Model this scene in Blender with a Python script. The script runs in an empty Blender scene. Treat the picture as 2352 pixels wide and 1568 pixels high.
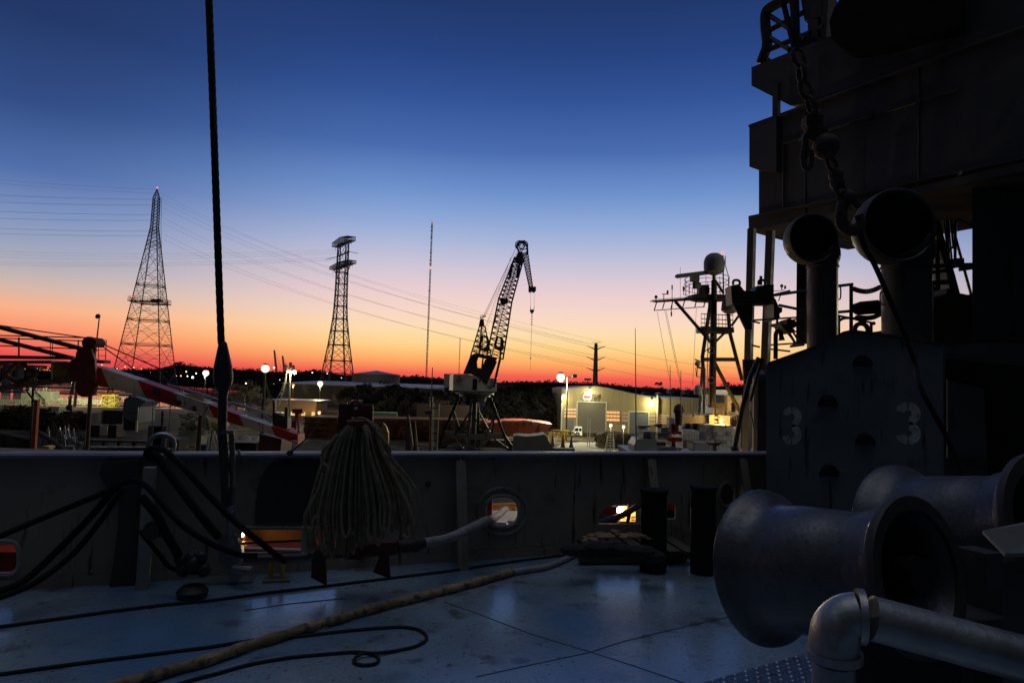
import bpy, math, random
from mathutils import Vector as V, Matrix
R = random.Random(11)
SC = bpy.context.scene
SC.view_settings.view_transform = 'Standard'; SC.view_settings.look = 'None'
SC.view_settings.exposure = 0.0; SC.view_settings.gamma = 1.0
# ---------------------------------------------------------------- camera (24 mm, slight pitch and roll)
F = 1568.0
C0 = V((0, 0, 1.75))
ROT = Matrix.Rotation(math.radians(90) + math.atan(98 / F), 3, 'X') @ Matrix.Rotation(math.atan(.03), 3, 'Z')
cd = bpy.data.cameras.new('camera'); cd.lens = 24; cd.sensor_width = 36
cd.clip_start = .05; cd.clip_end = 6000
cam = bpy.data.objects.new('camera', cd); SC.collection.objects.link(cam)
cam.matrix_world = Matrix.Translation(C0) @ ROT.to_4x4(); SC.camera = cam
# ---------------------------------------------------------------- dusk sky, with a bright zenith added to light the deck
def s2l(c):
    return tuple(((v / 255) / 12.92 if v <= 10 else ((v / 255 + .055) / 1.055) ** 2.4) for v in c) + (1,)
W = bpy.data.worlds.new('World'); SC.world = W; W.use_nodes = True
nt = W.node_tree; nt.nodes.clear()
def nd(t, tree=None, **k):
    n = (tree or nt).nodes.new(t)
    for a, b in k.items(): setattr(n, a, b)
    return n
def mth(op, a, b=None, c=None, tree=None):
    tr = tree or nt
    n = tr.nodes.new('ShaderNodeMath'); n.operation = op
    for i, v in enumerate((a, b, c)):
        if v is None: continue
        if isinstance(v, (int, float)): n.inputs[i].default_value = v
        else: tr.links.new(v, n.inputs[i])
    return n.outputs[0]
tc = nd('ShaderNodeTexCoord'); sx = nd('ShaderNodeSeparateXYZ'); nt.links.new(tc.outputs['Generated'], sx.inputs[0])
elev = mth('MULTIPLY', mth('ARCSINE', sx.outputs[2]), 2 / math.pi)
az = mth('MULTIPLY', mth('ARCTAN2', sx.outputs[0], sx.outputs[1]), 180 / math.pi)
aza = mth('ABSOLUTE', mth('SUBTRACT', az, 4.0))
def ramp(st):
    r = nd('ShaderNodeValToRGB'); cr = r.color_ramp
    for i, (e, c) in enumerate(st):
        el = cr.elements[i] if i < 2 else cr.elements.new(e / 90)
        el.position = e / 90; el.color = s2l(c)
    nt.links.new(elev, r.inputs[0]); return r.outputs[0]
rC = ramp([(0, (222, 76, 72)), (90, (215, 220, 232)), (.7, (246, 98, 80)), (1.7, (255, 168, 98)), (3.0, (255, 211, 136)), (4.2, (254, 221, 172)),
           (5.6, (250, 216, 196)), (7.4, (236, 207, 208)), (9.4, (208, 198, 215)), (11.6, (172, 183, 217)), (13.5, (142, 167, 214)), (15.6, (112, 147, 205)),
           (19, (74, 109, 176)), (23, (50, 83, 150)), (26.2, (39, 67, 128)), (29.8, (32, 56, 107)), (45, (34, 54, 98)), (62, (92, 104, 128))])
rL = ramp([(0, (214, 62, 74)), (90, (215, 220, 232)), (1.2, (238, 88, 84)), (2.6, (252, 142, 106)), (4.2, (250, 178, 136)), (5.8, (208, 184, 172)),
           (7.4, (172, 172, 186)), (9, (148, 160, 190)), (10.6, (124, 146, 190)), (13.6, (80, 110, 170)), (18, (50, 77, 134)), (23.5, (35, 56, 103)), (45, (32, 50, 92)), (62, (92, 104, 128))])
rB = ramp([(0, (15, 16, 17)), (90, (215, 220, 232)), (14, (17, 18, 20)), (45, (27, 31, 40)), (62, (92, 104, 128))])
def mrange(v, a, b):
    m = nd('ShaderNodeMapRange'); m.interpolation_type = 'SMOOTHSTEP'
    m.inputs[1].default_value = a; m.inputs[2].default_value = b; nt.links.new(v, m.inputs[0]); return m.outputs[0]
def mixc(f, a, b):
    m = nd('ShaderNodeMix', data_type='RGBA'); nt.links.new(f, m.inputs[0]); nt.links.new(a, m.inputs[6]); nt.links.new(b, m.inputs[7]); return m.outputs[2]
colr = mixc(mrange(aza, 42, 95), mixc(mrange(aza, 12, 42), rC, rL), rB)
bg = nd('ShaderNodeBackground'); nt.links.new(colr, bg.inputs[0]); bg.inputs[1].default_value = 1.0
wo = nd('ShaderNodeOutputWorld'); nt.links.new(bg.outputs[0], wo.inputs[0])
# ---------------------------------------------------------------- pixel <-> world helpers (photo read at 2352 x 1568)
ZM = dict(Z1=(0, 705.6, .26), Z2=(423.4, 752.6, .26), Z3=(893.8, 526.8, .336), Z4=(1223, 827.9, .232), Z5=(1458.2, 545.7, .32407), Z6=(235.2, 395.1, .3),
          Z7=(0, 1016, .26), Z8=(470.4, 1016, .24), Y1=(987.8, 1016, .32), Y2=(1693.4, 0, .3), Y3=(1693.4, 376.3, .3), Y4=(1646.4, 733.8, .3119),
          Y5=(1599.4, 1063.1, .3222), Y6=(0, 1270, .44), Y7=(940.8, 1270, .4), Y8=(0, 705.6, .15), N2=(1016, 827.9, .08), N3=(1439.4, 827.9, .14),
          N4=(0, 874.9, .132), N5=(282.2, 893.8, .136), N6=(583.3, 827.9, .192), M1=(940.8, 846.7, .16), M2=(2069.8, 470.4, .24), M5=(1176, 526.8, .228),
          N7=(752.6, 526.8, .2158), D=(0, 0, 1))
def px(k, *pts):
    o = ZM[k]; r = [(o[0] + x * o[2], o[1] + y * o[2]) for x, y in pts]
    return r if len(r) > 1 else r[0]
def ray(p): return ROT @ V(((p[0] - 1176) / F, -(p[1] - 784) / F, -1))
def P(p, d): return C0 + ray(p) * d                      # depth along the view axis
def G(p, z=0.0):
    r = ray(p); return C0 + r * ((z - C0.z) / r.z)
def YP(p, y):
    r = ray(p); return C0 + r * (y / r.y)
def PL(p, a, n):                                         # plane through a, normal n
    r = ray(p); return C0 + r * ((a - C0).dot(n) / r.dot(n))
def proj(w):
    l = ROT.transposed() @ (w - C0); return (1176 + F * l.x / -l.z, 784 - F * l.y / -l.z)
def ZH(w, y):                                            # height on the vertical through w that shows at row y
    a, b = -60.0, 400.0
    for _ in range(50):
        m = (a + b) / 2
        if proj(V((w.x, w.y, m)))[1] > y: a = m
        else: b = m
    return a
# ---------------------------------------------------------------- materials
MATS = {}
def mat(name, col, rough=.6, metal=0.0, var=.25, scale=2.0, bump=0.0, bscale=30.0, spec=.5, col2=None, f2=(.5, .65), stretch=None):
    m = bpy.data.materials.new(name); m.use_nodes = True; t = m.node_tree; b = t.nodes['Principled BSDF']
    b.inputs['Roughness'].default_value = rough; b.inputs['Metallic'].default_value = metal
    b.inputs['Specular IOR Level'].default_value = spec
    c = t.nodes.new('ShaderNodeTexCoord'); mp = t.nodes.new('ShaderNodeMapping'); t.links.new(c.outputs['Object'], mp.inputs[0])
    if stretch: mp.inputs['Scale'].default_value = stretch
    n = t.nodes.new('ShaderNodeTexNoise'); n.inputs['Scale'].default_value = scale; n.inputs['Detail'].default_value = 6
    t.links.new(mp.outputs[0], n.inputs[0])
    mr = t.nodes.new('ShaderNodeMapRange'); mr.inputs[1].default_value = .3; mr.inputs[2].default_value = .7
    mr.inputs[3].default_value = 1 - var; mr.inputs[4].default_value = 1 + var; t.links.new(n.outputs[0], mr.inputs[0])
    mx = t.nodes.new('ShaderNodeVectorMath'); mx.operation = 'SCALE'; t.links.new(mr.outputs[0], mx.inputs['Scale'])
    mx.inputs[0].default_value = col[:3]
    out = mx.outputs[0]
    if col2:
        n2 = t.nodes.new('ShaderNodeTexNoise'); n2.inputs['Scale'].default_value = scale * 2.7; n2.inputs['Detail'].default_value = 8
        t.links.new(mp.outputs[0], n2.inputs[0])
        r2 = t.nodes.new('ShaderNodeMapRange'); r2.inputs[1].default_value = f2[0]; r2.inputs[2].default_value = f2[1]; t.links.new(n2.outputs[0], r2.inputs[0])
        mi = t.nodes.new('ShaderNodeMix'); mi.data_type = 'RGBA'; t.links.new(r2.outputs[0], mi.inputs[0]); t.links.new(out, mi.inputs[6])
        mi.inputs[7].default_value = tuple(col2[:3]) + (1,); out = mi.outputs[2]
    t.links.new(out, b.inputs['Base Color'])
    if bump:
        nb = t.nodes.new('ShaderNodeTexNoise'); nb.inputs['Scale'].default_value = bscale; nb.inputs['Detail'].default_value = 4
        t.links.new(mp.outputs[0], nb.inputs[0]); bp = t.nodes.new('ShaderNodeBump'); bp.inputs['Strength'].default_value = bump
        bp.inputs['Distance'].default_value = .02; t.links.new(nb.outputs[0], bp.inputs['Height']); t.links.new(bp.outputs[0], b.inputs['Normal'])
    MATS[name] = m; return m
def rough_noise(m, lo, hi, scale, stretch=(1, 1, 1)):              # uneven gloss: worn and damp patches
    t = m.node_tree; b = t.nodes['Principled BSDF']; c = t.nodes.new('ShaderNodeTexCoord'); mp = t.nodes.new('ShaderNodeMapping'); mp.inputs['Scale'].default_value = stretch
    t.links.new(c.outputs['Object'], mp.inputs[0]); n = t.nodes.new('ShaderNodeTexNoise'); n.inputs['Scale'].default_value = scale; n.inputs['Detail'].default_value = 7; t.links.new(mp.outputs[0], n.inputs[0])
    r = t.nodes.new('ShaderNodeMapRange'); r.inputs[1].default_value = .38; r.inputs[2].default_value = .62; r.inputs[3].default_value = lo; r.inputs[4].default_value = hi; t.links.new(n.outputs[0], r.inputs[0]); t.links.new(r.outputs[0], b.inputs['Roughness'])
def layer(m, col, scale, lo, hi, stretch=(1, 1, 1), detail=8):      # one more layer of stains over the base colour
    t = m.node_tree; b = t.nodes['Principled BSDF']; src = b.inputs['Base Color'].links[0].from_socket; c = t.nodes.new('ShaderNodeTexCoord'); mp = t.nodes.new('ShaderNodeMapping'); mp.inputs['Scale'].default_value = stretch
    t.links.new(c.outputs['Object'], mp.inputs[0]); n = t.nodes.new('ShaderNodeTexNoise'); n.inputs['Scale'].default_value = scale; n.inputs['Detail'].default_value = detail; t.links.new(mp.outputs[0], n.inputs[0])
    r = t.nodes.new('ShaderNodeMapRange'); r.inputs[1].default_value = lo; r.inputs[2].default_value = hi; t.links.new(n.outputs[0], r.inputs[0]); mi = t.nodes.new('ShaderNodeMix'); mi.data_type = 'RGBA'
    t.links.new(r.outputs[0], mi.inputs[0]); t.links.new(src, mi.inputs[6]); mi.inputs[7].default_value = tuple(col) + (1,); t.links.new(mi.outputs[2], b.inputs['Base Color'])
def emat(name, col, strength, sampled=True):
    m = bpy.data.materials.new(name); m.use_nodes = True; b = m.node_tree.nodes['Principled BSDF']
    b.inputs['Base Color'].default_value = (.3, .3, .3, 1); b.inputs['Emission Color'].default_value = tuple(col) + (1,)
    b.inputs['Emission Strength'].default_value = strength
    if not sampled: m.cycles.emission_sampling = 'NONE'
    MATS[name] = m; return m

mat('deck_paint', (.28, .385, .475), .26, spec=.9, var=.3, scale=.9, bump=.45, bscale=34, col2=(.16, .19, .2), f2=(.55, .8))
mat('grey_paint', (.16, .15, .13), .5, var=.2, scale=1.5, col2=(.12, .10, .07), f2=(.62, .75), bump=.15, bscale=12)
mat('dark_paint', (.05, .046, .04), .5, var=.3, scale=2, bump=.1)
mat('post_paint', (.34, .32, .28), .6, var=.2, scale=6, col2=(.2, .15, .1), f2=(.6, .7))
mat('bulwark_paint', (.30, .26, .195), .55, var=.22, scale=1.2, col2=(.17, .13, .07), f2=(.6, .72), bump=.6, bscale=3.2)
mat('rail_paint', (.22, .2, .23), .5, var=.2, scale=3, bump=.2)
mat('superstructure_paint', (.065, .068, .068), .55, var=.25, scale=.8, col2=(.12, .08, .05), f2=(.66, .76), bump=.2, bscale=5)
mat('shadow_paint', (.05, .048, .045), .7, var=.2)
mat('locker_paint', (.14, .155, .145), .6, var=.3, scale=1.4, col2=(.08, .10, .12), f2=(.55, .7), bump=.15)
mat('stencil_paint', (.50, .49, .42), .6, var=.3, scale=9, col2=(.13, .16, .18), f2=(.58, .66))
mat('black_steel', (.025, .025, .028), .5, var=.3)
mat('rope_black', (.02, .018, .016), .85, var=.4, scale=30, bump=.6, bscale=80)
mat('rope_tan', (.28, .215, .13), .9, var=.35, scale=14, bump=.6, bscale=70)
mat('hose_tan', (.34, .24, .12), .8, var=.45, scale=6, col2=(.10, .09, .08), f2=(.5, .62), bump=.6, bscale=25)
mat('hose_grey', (.30, .30, .31), .7, var=.3, scale=8, col2=(.25, .2, .12), bump=.4, bscale=30)
mat('tread_blue', (.07, .12, .22), .4, var=.3, scale=5, col2=(.04, .05, .07), f2=(.55, .7))
mat('tread_stud', (.4, .45, .55), .3, metal=.5, var=.3, scale=20)
mat('galvanised', (.33, .33, .32), .38, metal=.7, var=.15, scale=12, bump=.08, bscale=60, col2=(.24, .23, .2), f2=(.55, .75))
mat('drum_steel', (.13, .13, .13), .32, metal=.45, var=.15, scale=5, bump=.12, bscale=40, col2=(.13, .09, .06), f2=(.62, .75))
mat('rusty_steel', (.05, .027, .018), .75, var=.5, scale=9, bump=.6, bscale=40, col2=(.05, .045, .04))
mat('red_paint', (.30, .022, .015), .5, var=.3, scale=3, col2=(.09, .03, .02), f2=(.6, .72), bump=.1)
mat('red_lead', (.12, .018, .013), .6, var=.3, scale=5, col2=(.04, .02, .02), bump=.3)
mat('boom_red', (.42, .035, .02), .45, var=.15, scale=1.5, col2=(.2, .03, .02), f2=(.62, .75))
mat('boom_white', (.62, .57, .52), .5, var=.12, scale=1.5, col2=(.33, .24, .16), f2=(.62, .78))
mat('boom_tan', (.22, .15, .06), .55, var=.2, scale=2, col2=(.1, .07, .03))
mat('orange_pole', (.5, .09, .03), .5, var=.2, scale=4)
mat('yellow_paint', (.55, .38, .05), .5, var=.2, scale=3)
mat('white_paint', (.62, .62, .58), .45, var=.12, scale=1.2, col2=(.45, .36, .25), f2=(.64, .74))
mat('cream_paint', (.55, .53, .42), .5, var=.12, scale=.8)
mat('ship_grey', (.3, .31, .30), .5, var=.2, scale=.5)
mat('pylon_steel', (.10, .10, .11), .6, metal=.2, var=.15, scale=.2)
mat('pylon_pale', (.20, .20, .19), .6, var=.15, scale=.2)
mat('crane_dark', (.035, .03, .03), .6, var=.3, scale=.6)
mat('crane_green', (.022, .026, .022), .6, var=.3, scale=.6)
mat('crane_white', (.62, .60, .53), .5, var=.12, scale=.5, col2=(.25, .17, .12), f2=(.63, .74))
mat('rusty_hull', (.17, .07, .03), .85, spec=.15, var=.55, scale=.5, col2=(.07, .04, .028), f2=(.5, .62), bump=.3, bscale=2)
mat('orange_hull', (.42, .09, .04), .6, var=.25, scale=.3, col2=(.22, .06, .03), f2=(.56, .68))
mat('metal_cladding', (.29, .235, .13), .5, var=.1, scale=.15, stretch=(6, 6, .4), bump=.2, bscale=2)
mat('olive_dark', (.16, .10, .035), .6, var=.3, scale=2)
mat('olive_wall', (.25, .25, .17), .7, var=.12, scale=.2)
mat('dark_shed', (.04, .042, .04), .8, var=.4, scale=.08, col2=(.11, .11, .10), f2=(.58, .7))
mat('roof_grey', (.22, .22, .26), .5, var=.15, scale=.1)
mat('tank_paint', (.20, .19, .19), .6, var=.1, scale=.1)
mat('door_grey', (.16, .15, .12), .6, var=.1, scale=.2)
mat('door_blue', (.14, .15, .18), .6, var=.1, scale=.2)
mat('wood_pole', (.09, .07, .05), .85, var=.3, scale=1)
mat('yard_ground', (.07, .055, .036), .9, spec=.05, var=.7, scale=.07, bump=.4, bscale=.8, col2=(.02, .018, .015), f2=(.45, .6))
mat('concrete', (.22, .21, .18), .85, spec=.1, var=.25, scale=.3, bump=.3, bscale=3)
mat('hill_earth', (.02, .022, .02), .95, spec=0.0, var=.4, scale=.02)
mat('tree_dark', (.032, .028, .024), .9, spec=.05, var=.5, scale=.15)
mat('twigs', (.11, .09, .06), .9, var=.4, scale=.5)
mat('tarp_grey', (.13, .14, .13), .75, var=.25, scale=.3, bump=.4, bscale=1.5)
mat('rag_cloth', (.28, .18, .10), .9, var=.3, scale=6, bump=.5, bscale=20)
mat('tarp_cream', (.38, .36, .27), .8, var=.2, scale=.6, bump=.3, bscale=2)
mat('tarp_blue', (.10, .12, .16), .6, var=.25, scale=.5, bump=.3, bscale=2)
mat('bright_orange', (.85, .34, .04), .5, var=.1)
mat('rubber', (.015, .015, .015), .9, spec=.15, var=.3)
mat('glass_dark', (.01, .012, .014), .1, var=.1)
mat('green_fence', (.04, .09, .07), .7, var=.3, scale=.2)
mat('red_emblem', (.22, .02, .025), .5, var=.2)
mat('blue_paint', (.03, .06, .2), .5, var=.2)
mat('cable', (.02, .02, .022), .6, var=.1)
layer(MATS['deck_paint'], (.07, .065, .06), 26, .60, .70); layer(MATS['deck_paint'], (.40, .44, .46), 9, .62, .70, (1, 3, 1)); layer(MATS['deck_paint'], (.12, .14, .15), 3.5, .58, .68); layer(MATS['deck_paint'], (.15, .29, .48), .55, .50, .60, detail=4); layer(MATS['deck_paint'], (.12, .07, .04), 7, .68, .74); rough_noise(MATS['deck_paint'], .13, .34, 2.2); dkb = MATS['deck_paint'].node_tree.nodes['Principled BSDF']; dkb.inputs['Coat Weight'].default_value = .9; dkb.inputs['Coat Roughness'].default_value = .19; dkb.inputs['Coat IOR'].default_value = 1.6
layer(MATS['bulwark_paint'], (.09, .05, .025), 5, .60, .70, (3, 3, .35)); layer(MATS['bulwark_paint'], (.26, .25, .22), 3, .60, .66); rough_noise(MATS['bulwark_paint'], .35, .7, 4)
layer(MATS['superstructure_paint'], (.04, .034, .03), 3, .60, .70, (2, 2, .2)); rough_noise(MATS['superstructure_paint'], .3, .7, 1.5)
layer(MATS['drum_steel'], (.10, .098, .095), 16, .5, .7, (1, 1, 1)); layer(MATS['drum_steel'], (.05, .035, .025), 90, .66, .7); rough_noise(MATS['drum_steel'], .26, .4, 9); rough_noise(MATS['galvanised'], .3, .45, 14)
layer(MATS['locker_paint'], (.05, .04, .035), 6, .60, .68, (2, 2, .3)); layer(MATS['boom_white'], (.22, .13, .07), 5, .62, .70, (2, 2, .3)); layer(MATS['metal_cladding'], (.2, .17, .1), 1.2, .55, .7, (3, 3, .15))
wm = mat('river_water', (.02, .03, .05), .08, var=.2, scale=.02, bump=.25, bscale=.35)
wm.node_tree.nodes['Principled BSDF'].inputs['Specular IOR Level'].default_value = 1.0
emat('window_glow', (1.0, .42, .11), .85); emat('window_dim', (1.0, .5, .16), .22)
emat('window_yellow', (1.0, .85, .35), .8)
emat('beacon_red', (1.0, .12, .06), 3.0, False); emat('beacon_orange', (1.0, .45, .2), 1.6, False)
emat('far_white', (1.0, .95, .8), 6.0, False); emat('far_orange', (1.0, .42, .12), 5.0, False)
emat('far_glow_orange', (1.0, .3, .05), 1.2, False)
emat('orange_tube_lit', (1.0, .3, .04), .55, False)
# ---------------------------------------------------------------- mesh builder
class MB:
    def __init__(s): s.v = []; s.f = []; s.m = []
    def add(s, vs, fs, mi=0):
        o = len(s.v); s.v += [V(a) for a in vs]; s.f += [tuple(o + i for i in f) for f in fs]; s.m += [mi] * len(fs); return s
    def box(s, c, size, rz=0, mi=0):
        c = V(c); h = V(size) / 2; m = Matrix.Rotation(rz, 3, 'Z')
        vs = [c + m @ V((x * h.x, y * h.y, z * h.z)) for x in (-1, 1) for y in (-1, 1) for z in (-1, 1)]
        return s.add(vs, [(0, 1, 3, 2), (4, 6, 7, 5), (0, 4, 5, 1), (2, 3, 7, 6), (0, 2, 6, 4), (1, 5, 7, 3)], mi)
    def tube(s, pts, r, n=6, cap=True, closed=False, mi=0, up=None):
        pts = [V(p) for p in pts]; N = len(pts); rs = r if isinstance(r, (list, tuple)) else [r] * N
        nrm = None; rings = []
        for i, p in enumerate(pts):
            a = pts[i - 1] if (i or closed) else p; b = pts[(i + 1) % N] if (i < N - 1 or closed) else p
            t = (b - a); t = t.normalized() if t.length > 1e-9 else V((0, 0, 1))
            if nrm is None:
                u = V(up) if up else (V((0, 0, 1)) if abs(t.z) < .9 else V((0, 1, 0)))
                nrm = (u - t * u.dot(t)).normalized()
            else:
                nrm = nrm - t * nrm.dot(t); nrm = nrm.normalized() if nrm.length > 1e-6 else t.orthogonal().normalized()
            bn = t.cross(nrm)
            rings.append([p + (nrm * math.cos(k * math.tau / n + math.pi / n) + bn * math.sin(k * math.tau / n + math.pi / n)) * rs[i] for k in range(n)])
        vs = [q for g in rings for q in g]; fs = []
        for i in range(N if closed else N - 1):
            j = (i + 1) % N
            for k in range(n):
                l = (k + 1) % n; fs.append((i * n + k, i * n + l, j * n + l, j * n + k))
        if cap and not closed: fs += [tuple(range(n))[::-1], tuple((N - 1) * n + k for k in range(n))]
        return s.add(vs, fs, mi)
    def bar(s, a, b, r, n=4, r2=None, mi=0): return s.tube([a, b], [r, r if r2 is None else r2], n, mi=mi)
    def lathe(s, prof, o, ax=(0, 0, 1), n=20, mi=0, ang=math.tau):
        o = V(o); ax = V(ax).normalized(); e = ax.orthogonal().normalized(); g = ax.cross(e); K = len(prof); vs = []
        full = abs(ang - math.tau) < 1e-6; cnt = n if full else n + 1
        for r, h in prof:
            for k in range(cnt):
                a = k * ang / n; vs.append(o + ax * h + (e * math.cos(a) + g * math.sin(a)) * r)
        fs = []
        for i in range(K - 1):
            for k in range(n):
                l = (k + 1) % cnt; fs.append((i * cnt + k, i * cnt + l, (i + 1) * cnt + l, (i + 1) * cnt + k))
        return s.add(vs, fs, mi)
    def ball(s, c, r, n=10, mi=0, sc=(1, 1, 1)):
        c = V(c); vs = []; fs = []; m = n // 2
        for i in range(1, m):
            for k in range(n):
                t = math.pi * i / m; a = math.tau * k / n
                vs.append(c + V((math.sin(t) * math.cos(a) * sc[0], math.sin(t) * math.sin(a) * sc[1], math.cos(t) * sc[2])) * r)
        vs += [c + V((0, 0, r * sc[2])), c - V((0, 0, r * sc[2]))]; T = (m - 1) * n
        for i in range(m - 2):
            for k in range(n):
                l = (k + 1) % n; fs.append((i * n + k, (i + 1) * n + k, (i + 1) * n + l, i * n + l))
        for k in range(n):
            l = (k + 1) % n; fs.append((T, k, l)); fs.append((T + 1, (m - 2) * n + l, (m - 2) * n + k))
        return s.add(vs, fs, mi)
    def slab(s, pts, off, mi=0):
        n = len(pts); off = V(off); vs = [V(p) for p in pts] + [V(p) + off for p in pts]
        return s.add(vs, [tuple(range(n)), tuple(range(n, 2 * n))[::-1]] + [(i, i + n, (i + 1) % n + n, (i + 1) % n) for i in range(n)], mi)
    def quad(s, *p, mi=0): return s.add(p, [tuple(range(len(p)))], mi)
    def ring(s, c, ax, R0, r, n=20, m=5, mi=0, arc=(0, math.tau)):
        ax = V(ax).normalized(); e = ax.orthogonal().normalized(); g = ax.cross(e); full = abs(arc[1] - arc[0] - math.tau) < 1e-6
        k = n if full else n + 1
        return s.tube([V(c) + (e * math.cos(arc[0] + (arc[1] - arc[0]) * i / n) + g * math.sin(arc[0] + (arc[1] - arc[0]) * i / n)) * R0 for i in range(k)], r, m, closed=full, mi=mi)
    def truss(s, A, B, n, r, rb=None, x=True, mi=0):            # lattice between two quads A (start) and B (end)
        rb = rb or r * .6; q = [[V(a).lerp(V(b), i / n) for a, b in zip(A, B)] for i in range(n + 1)]; K = len(A)
        for k in range(K): s.bar(A[k], B[k], r, mi=mi)
        for i in range(n + 1):
            for k in range(K): s.bar(q[i][k], q[i][(k + 1) % K], rb, mi=mi)
        for i in range(n):
            for k in range(K):
                l = (k + 1) % K
                if x or (i + k) % 2: s.bar(q[i][k], q[i + 1][l], rb, mi=mi)
                if x or not (i + k) % 2: s.bar(q[i][l], q[i + 1][k], rb, mi=mi)
        return s
def sm(ctrl, n=8, closed=False):                                  # smooth curve through control points
    c = [V(p) for p in ctrl]; N = len(c); out = []
    for i in range(N if closed else N - 1):
        p0 = c[i - 1] if (i or closed) else c[0]; p1 = c[i]; p2 = c[(i + 1) % N]; p3 = c[(i + 2) % N] if (closed or i < N - 2) else c[-1]
        for k in range(n):
            t = k / n
            out.append(.5 * ((2 * p1) + (p2 - p0) * t + (2 * p0 - 5 * p1 + 4 * p2 - p3) * t * t + (3 * p1 - p0 - 3 * p2 + p3) * t ** 3))
    if not closed: out.append(c[-1])
    return out
ORG = {}
def mesh(name, mb, m, org, smooth=False):
    me = bpy.data.meshes.new(name); me.from_pydata([tuple(v - org) for v in mb.v], [], mb.f)
    for k in (m if isinstance(m, (list, tuple)) else [m]): me.materials.append(MATS[k])
    me.polygons.foreach_set('material_index', mb.m)
    if smooth: me.polygons.foreach_set('use_smooth', [True] * len(me.polygons))
    me.update(); o = bpy.data.objects.new(name, me); SC.collection.objects.link(o)
    if smooth: 
        try: me.set_sharp_from_angle(angle=math.radians(40))
        except Exception: pass
    return o
def setp(o, label, cat, group):
    if label: o['label'] = label
    if cat: o['category'] = cat
    if group: o['group'] = group
def thing(name, label, cat, loc, group=None):
    o = bpy.data.objects.new(name, None); SC.collection.objects.link(o); o.location = V(loc); o.empty_display_size = .2
    ORG[o] = V(loc); setp(o, label, cat, group); return o
def part(par, name, mb, m, smooth=False, label=None):
    o = mesh(name, mb, m, ORG[par], smooth); o.parent = par; ORG[o] = ORG[par]
    if label: o['label'] = label
    return o
def solo(name, mb, m, label, cat, group=None, smooth=False, kind=None):
    lo = V((min(v.x for v in mb.v), min(v.y for v in mb.v), min(v.z for v in mb.v))); hi = V((max(v.x for v in mb.v), max(v.y for v in mb.v), 0))
    org = V(((lo.x + hi.x) / 2, (lo.y + hi.y) / 2, lo.z)); o = mesh(name, mb, m, org, smooth); o.location = org; ORG[o] = org
    setp(o, label, cat, group)
    if kind: o['kind'] = kind
    return o
def struct(name, mb, m, smooth=False, kind='structure'):
    o = mesh(name, mb, m, V((0, 0, 0)), smooth); o['kind'] = kind; return o
def dup(root, loc, rz=0, label=None):
    def cp(o, par):
        c = o.copy(); SC.collection.objects.link(c); c.parent = par
        for k in list(o.children): cp(k, c)
        return c
    r = cp(root, None); r.location = V(loc); r.rotation_euler = (0, 0, rz)
    if label: r['label'] = label
    return r
NTH = ['leftmost', 'second from the left', 'third from the left', 'fourth from the left', 'fifth from the left', 'sixth from the left', 'seventh from the left', 'eighth from the left', 'ninth from the left',
       'tenth from the left', 'eleventh from the left', 'twelfth from the left', 'thirteenth from the left', 'fourteenth from the left', 'fifteenth from the left', 'sixteenth from the left']
TOP = ['highest', 'second highest', 'third highest', 'fourth highest', 'fifth highest', 'sixth highest', 'seventh highest', 'lowest']
GZ = -9.5; WZ = -11.5
def lamp(par, nm, mname, pos, r, col, power, drop=None):             # frosted globe that glows softly + the light it throws, hung just below it
    m = MB(); m.ball(pos, r, 16); o = part(par, nm, m, emat(mname, col, 1.7, False).name, True)
    l = bpy.data.lights.new(mname, 'POINT'); l.energy = power * math.pi; l.color = col; l.shadow_soft_size = .25; lo = bpy.data.objects.new('light', l); SC.collection.objects.link(lo)
    lo.parent = par; lo.location = V(pos) - ORG[par] + (V((0, 0, -r - .2)) if drop is None else V(drop)); return o
def lampmat(name, col, power, r): return emat(name, col, power / (4 * math.pi ** 2 * r * r))
# ================================================================ SETTING: ground, river, hills
m = MB()
m.quad((-3000, -200, WZ), (3000, -200, WZ), (3000, 3500, WZ), (-3000, 3500, WZ)); struct('river', m, 'river_water')
m = MB()
yard = [(-30, 34), (-50, 70), (-75, 109), (-92, 123), (-130, 128), (-180, 150), (-180, 200), (-152, 214), (-112, 222), (-88, 235), (-100, 330), (-150, 480), (-160, 1500), (900, 1500), (900, 34)]
m.slab([V((x, y, GZ)) for x, y in yard], (0, 0, -4)); struct('ground', m, 'yard_ground')
m = MB()
m.slab([V(p) for p in ((-2200, 1000, -10.6), (-560, 1000, -10.6), (-250, 640, -10.6), (-158, 470, -10.6), (-161, 1500, -10.6), (-2200, 1500, -10.6))], (0, 0, -3)); struct('far_bank', m, 'hill_earth')
# tree line profile read off the photograph (row of the tree tops)
prof = [(-120, 836), (0, 840), (180, 842), (250, 846), (330, 845), (385, 842), (400, 833), (425, 831), (445, 838), (500, 842), (560, 846), (590, 847), (640, 851), (700, 851), (720, 846), (750, 852), (815, 859), (840, 853), (880, 856),
        (925, 862), (950, 859), (990, 864), (1030, 866), (1100, 872), (1142, 876), (1175, 873), (1196, 872), (1220, 876), (1263, 871), (1300, 878), (1340, 875), (1409, 880), (1450, 884), (1500, 887), (1560, 889), (1600, 893), (1640, 884), (1690, 880), (1760, 886), (2000, 900), (2400, 905)]
def prow(x):
    for (a, b), (c, d) in zip(prof, prof[1:]):
        if a <= x <= c: return b + (d - b) * (x - a) / (c - a)
    return 880
m = MB(); xs = list(range(-600, 3000, 40)); gl = []
def dep(x): return 1.0 + .5 * min(1, max(0, (500 - x) / 180))     # the left shore lies farther off across the river
for x in xs:
    q = P((x, 860), 760 * dep(x)); z = ZH(q, prow(min(max(x, -110), 2390)) + 4)
    gl.append((V((q.x, q.y, z)), V((q.x * .93, q.y * .93, -9.0)), V((q.x * 1.5, q.y * 1.5, z - 4))))
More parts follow.
